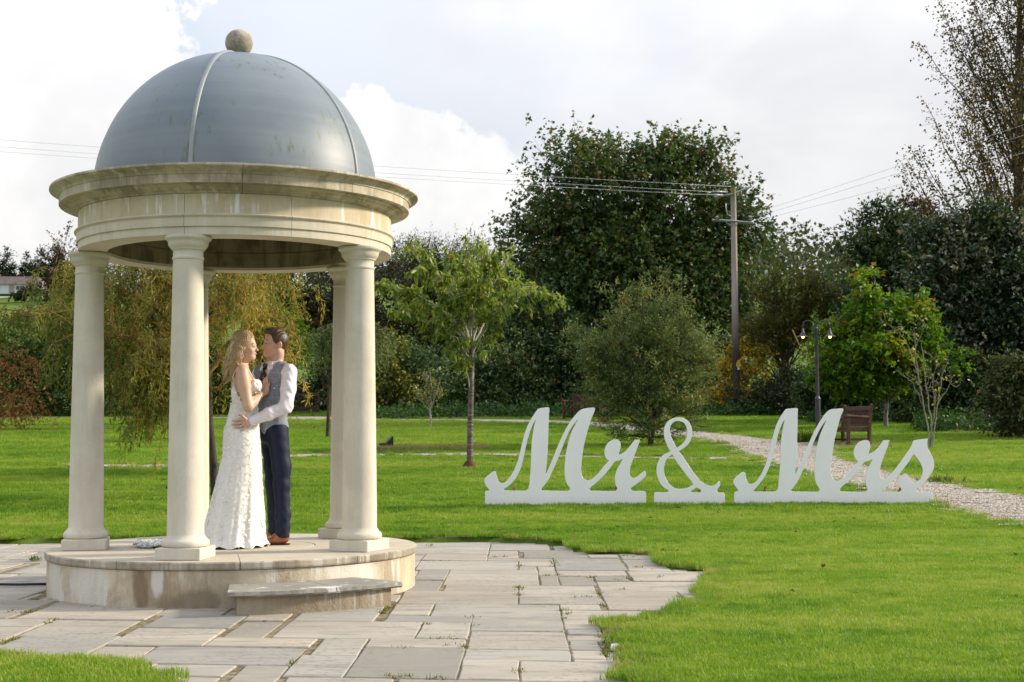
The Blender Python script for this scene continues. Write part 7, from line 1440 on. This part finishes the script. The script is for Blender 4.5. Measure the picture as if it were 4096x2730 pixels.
# hair: cap, swept sides and long loose waves
r_ = np.random.default_rng(77)
S = Sdf((-.20, -.16, 1.28), (.20, .16, 1.82), .0045)
S.ell(bH(-.012, 0, 1.682), (.096, .083, .103), HB, k=0); S.ell(bH(-.055, .0, 1.655), (.052, .07, .085), HB, k=.03); S.ell(bH(-.03, 0, 1.745), (.07, .062, .04), HB, k=.03)
def bhl(x, y, z):
    f = (x - hB[0]) * hF[0] + (y - hB[1]) * hF[1]; hl = np.interp(f, [-.2, -.03, -.012, .01, .03, .055, .075, .1], [1.55, 1.56, 1.64, 1.655, 1.668, 1.695, 1.735, 1.755]); return (hl - z).astype(np.float32)
S.clip(bhl)
for pts in ([(-.045, .0, 1.63), (-.078, .0, 1.55), (-.098, -.01, 1.47), (-.112, -.02, 1.39)], [(-.035, -.05, 1.63), (-.06, -.06, 1.55), (-.075, -.06, 1.46), (-.088, -.05, 1.38)], [(-.03, .05, 1.63), (-.055, .05, 1.55), (-.075, .05, 1.46), (-.09, .04, 1.38)], [(-.045, -.058, 1.64), (-.052, -.070, 1.57), (-.068, -.068, 1.50), (-.082, -.06, 1.42)]):
    S.chain([(np.array([.052, 0, 0]) + np.array(p_), rr_) for p_, rr_ in zip(pts, (.044, .040, .036, .020))], .03)
S.add(lambda x, y, z: (.0035 * np.sin(y * 190 + 3.0 * np.sin(z * 42)) + .0025 * np.sin((x + y) * 300 + 4 * np.sin(z * 35 + 1))).astype(np.float32))
hair = S.mesh('hair', HAIR_B, bride)
mb = MB(); ti = []
for i in range(150):
    a = r_.uniform(-1.35, 1.35); side = math.sin(a); x0 = .030 - .070 * math.cos(a); y0 = -.080 * side; z0 = r_.uniform(1.60, 1.70); L = r_.uniform(.15, .27) * (1 if abs(side) < .8 else .85)
    ph = r_.uniform(0, 6.28); am = r_.uniform(.006, .016); pts = []
    for t in np.linspace(0, 1, 12):
        pts.append((x0 - .012 - (.085 * t) * (1 - .25 * abs(side)) + am * t * math.sin(ph + t * 9), y0 * (1 - .15 * t) - .008 * side + am * t * math.cos(ph + t * 9), z0 - L * t))
    mb.tube(pts, list(.0065 * (1 - .75 * np.linspace(0, 1, 12) ** 2)), 4)
    ti += [r_.random()] * (48)
for i in range(70):      # swept strands from the forehead back to the clip
    s_ = r_.uniform(-1, 1); p0 = bH(.07 - .02 * abs(s_), .062 * s_, 1.745 - .05 * abs(s_)); p2 = bH(-.105, .03 * s_, 1.66 + r_.normal(0, .012)); p1 = bH(-.02, .082 * s_ , 1.755 - .065 * abs(s_) + r_.normal(0, .008)) + np.array([0, 0, .02 * (1 - abs(s_))])
    pts = [(1 - t) ** 2 * p0 + 2 * t * (1 - t) * (2 * p1 - (p0 + p2) / 2) + t * t * p2 for t in np.linspace(0, 1, 12)]; mb.tube(pts, list(.0045 * np.sin(np.pi * np.linspace(.12, .95, 12))), 4); ti += [r_.random()] * 48
me = mesh_np('strand', np.array(mb.v), [list(f) for f in mb.f], True); a_ = me.attributes.new('tint', 'FLOAT', 'POINT'); a_.data.foreach_set('value', np.array(ti[:len(me.vertices)] + [0.5] * max(0, len(me.vertices) - len(ti)), dtype=np.float32)); o = obj('hair_strands', me, HAIR_B, hair); o['kind'] = 'stuff'
mb = MB()
for i in range(12): p_ = bH(-.108 + r_.normal(0, .008), .035 + r_.normal(0, .012), 1.690 + r_.normal(0, .018)); mb.lathe([(.0005, -.005), (.006, 0), (.0005, .005)], 6, tuple(p_), cap=False)
mb.build('hair_clip', SILV, bride)
MB().tube([bH(.006, .083, 1.602), bH(.006, .084, 1.59)], .002, 5).lathe([(.0005, -.012), (.006, -.004), (.004, .006), (.0005, .012)], 8, tuple(bH(.006, .084, 1.578)), cap=False).lathe([(.0005, -.006), (.005, 0), (.0005, .006)], 8, tuple(bH(.006, .083, 1.598)), cap=False).build('earring', SILV, bride, True)
mb = MB(); mb.tube([bH(.086, .016, 1.672), bH(.082, .034, 1.676), bH(.070, .048, 1.668)], [.002, .003, .0015], 5); mb.build('eyebrow', HAIR_G, bride)
MB().tube([bH(.088, .018, 1.648), bH(.0865, .030, 1.645), bH(.076, .042, 1.648)], [.002, .0035, .0025], 5).build('eyelash', LASH, bride)
MB().tube([bH(.094, -.013, 1.588), bH(.0985, 0, 1.5885), bH(.092, .015, 1.589)], [.0025, .0050, .0025], 6).build('lips', LIP, bride, True)
b0, b1 = wrB + (elB - wrB) * .14, wrB; dB = nrm(wrB - elB); mb = MB(); ax_ = np.cross(dB, [0, 0, 1]); ax_ = ax_ / np.linalg.norm(ax_); ay_ = np.cross(dB, ax_)
mb.tube([b0 + ax_ * .031 * math.cos(t) + ay_ * .031 * math.sin(t) for t in np.linspace(0, 2 * PI, 22)], .003, 5); mb.build('bracelet', SILV, bride, True)
# dress: skirt
nth, nzr = 168, 64
zz = np.array([0.012, .05, .12, .25, .50, .75, .94, 1.08, 1.175]); cx = np.array([-.03, -.03, -.028, -.015, .008, .032, .026, .040, .046]); rx = np.array([.262, .252, .243, .228, .192, .158, .148, .124, .108]); ry = np.array([.33, .31, .29, .25, .20, .165, .150, .124, .104])
zl = np.concatenate([np.linspace(.012, .12, 10), np.linspace(.14, 1.178, nzr - 10)]); th = np.linspace(0, 2 * PI, nth, endpoint=False); V = []
for z_ in zl:
    c0_, a_, b_ = np.interp(z_, zz, cx), np.interp(z_, zz, rx), np.interp(z_, zz, ry); w_ = np.clip((.85 - z_) / .85, 0, 1) ** 1.3
    fold = 1 + w_ * (.050 * np.sin(9 * th + 1.2 + .8 * z_) + .030 * np.sin(16 * th + 2.1 - 1.2 * z_) + .014 * np.sin(29 * th + 3 * z_)) - np.where(z_ < .1, .0, 0)
    fl = 1 + (.10 * (np.clip((.09 - z_) / .09, 0, 1) ** 2)) * (.6 + .5 * np.sin(13 * th))
    V.append(np.column_stack([c0_ + a_ * fold * fl * np.cos(th), b_ * fold * fl * np.sin(th), np.full(nth, z_) + (.012 * np.sin(11 * th + 2) * np.clip((.06 - z_) / .05, 0, 1))]))
V = np.vstack(V); V[:, 2] = np.maximum(V[:, 2], .004); nz_ = len(zl); i = np.arange(nth * nz_).reshape(nz_, nth); j = np.roll(i, -1, 1); F = np.stack([i[:-1], j[:-1], j[1:], i[1:]], -1).reshape(-1, 4)
dress = obj('wedding_dress', mesh_np('wedding_dress', V, F, True), SATIN, bride); SKV = V.reshape(nz_, nth, 3)
# bodice with open side
S = Sdf((-.15, -.22, 1.10), (.26, .22, 1.50), .005); b_torso(S, .010)
def bod(x, y, z):
    f = (x - .035) * bF[0] + y * bF[1]; l = np.abs((x - .035) * bL[0] + y * bL[1]); ang = np.degrees(np.arctan2(l, f)); top = np.interp(ang, [0, 25, 50, 66, 80, 95, 115, 135, 155, 180], [1.345, 1.378, 1.372, 1.33, 1.215, 1.178, 1.235, 1.335, 1.30, 1.25]); return np.maximum(z - top, 1.155 - z).astype(np.float32)
S.clip(bod); bodice = S.mesh('bodice', SATIN, bride)
mb = MB()
for s_ in (1, -1): mb.tube([bT(-.082, .092 * s_, 1.325), bT(-.090, .088 * s_, 1.40), bT(-.062, .080 * s_, 1.468), bT(-.02, .076 * s_, 1.492), bT(.035, .074 * s_, 1.462), bT(.085, .068 * s_, 1.372)], .0045, 6)
mb.build('shoulder_strap', LACE, bride, True)
MB().tube([(c_x, c_y, 1.178) for c_x, c_y in ((.046 + .112 * math.cos(t), .108 * math.sin(t)) for t in np.linspace(0, 2 * PI, 40))], .005, 5).build('waist_band', LACE, bride, True)
# train on the floor
nu, nv = 46, 30; V = []
for iu in range(nu):
    u = iu / (nu - 1)
    for iv in range(nv):
        v = iv / (nv - 1) * 2 - 1; w_ = .27 + .06 * u; x = -.12 - .72 * u + .03 * math.sin(9 * v + 3 * u); y = v * w_ * (1 - .35 * u ** 3) + .02 + .10 * u + .015 * math.sin(17 * u + 4 * v)
        z_ = .010 + .10 * (1 - u) ** 4 * (1 - abs(v)) + .024 * (.5 + .5 * math.sin(20 * v + 5 * math.sin(4 * u))) * (.5 + .5 * math.sin(13 * u + 6 * v)) + .022 * (u > .94) * (.5 + .5 * math.sin(30 * v)); V.append((x, y, max(z_, .006)))
i = np.arange(nu * nv).reshape(nu, nv); F = np.stack([i[:-1, :-1], i[1:, :-1], i[1:, 1:], i[:-1, 1:]], -1).reshape(-1, 4); TRV = np.array(V); train = obj('train', mesh_np('train', TRV, F, True), SATIN, dress)
# lace appliques
def petals(pts, nrmv, n, lo, hi, off):
    k = r_.integers(0, len(pts), n); p_ = pts[k]; nn = nrm(nrmv[k]); t_ = nrm(np.cross(nn, r_.normal(size=(n, 3)))); L_ = r_.uniform(lo, hi, n); return p_ + nn * off, nrm(t_), nn, L_
Pn = SKV.reshape(-1, 3); C0 = np.interp(Pn[:, 2], zz, cx); Nn = np.column_stack([Pn[:, 0] - C0, Pn[:, 1], np.full(len(Pn), .02)]); wgt = Pn[:, 2] > .02
A = petals(Pn[wgt], Nn[wgt], 3000, .020, .042, .0012); bv = np.empty(len(bodice.data.vertices) * 3); bodice.data.vertices.foreach_get('co', bv); bv = bv.reshape(-1, 3); nb_ = bv - np.array([.04, 0, 0]); nb_[:, 2] = 0.05
Bp = petals(bv, nb_, 420, .018, .034, .0015); Cp = petals(TRV, np.array([[0, 0, 1.0]]).repeat(len(TRV), 0), 900, .03, .06, .006)
Cp = (Cp[0], nrm(Cp[1] + np.array([0, 0, 1.0]) * r_.uniform(0, .3, (len(Cp[0]), 1))), Cp[2], Cp[3])
p_, d_, u_, L_ = [np.concatenate(q) for q in zip(A, Bp, Cp)]; n = len(p_)
o = obj('lace_petals', leaves_mesh('lace_petals', p_, d_, u_, L_, L_ * r_.uniform(.4, .6, n), r_.random(n), fold=.02, curl=0.0), LACE, dress); o['kind'] = 'stuff'
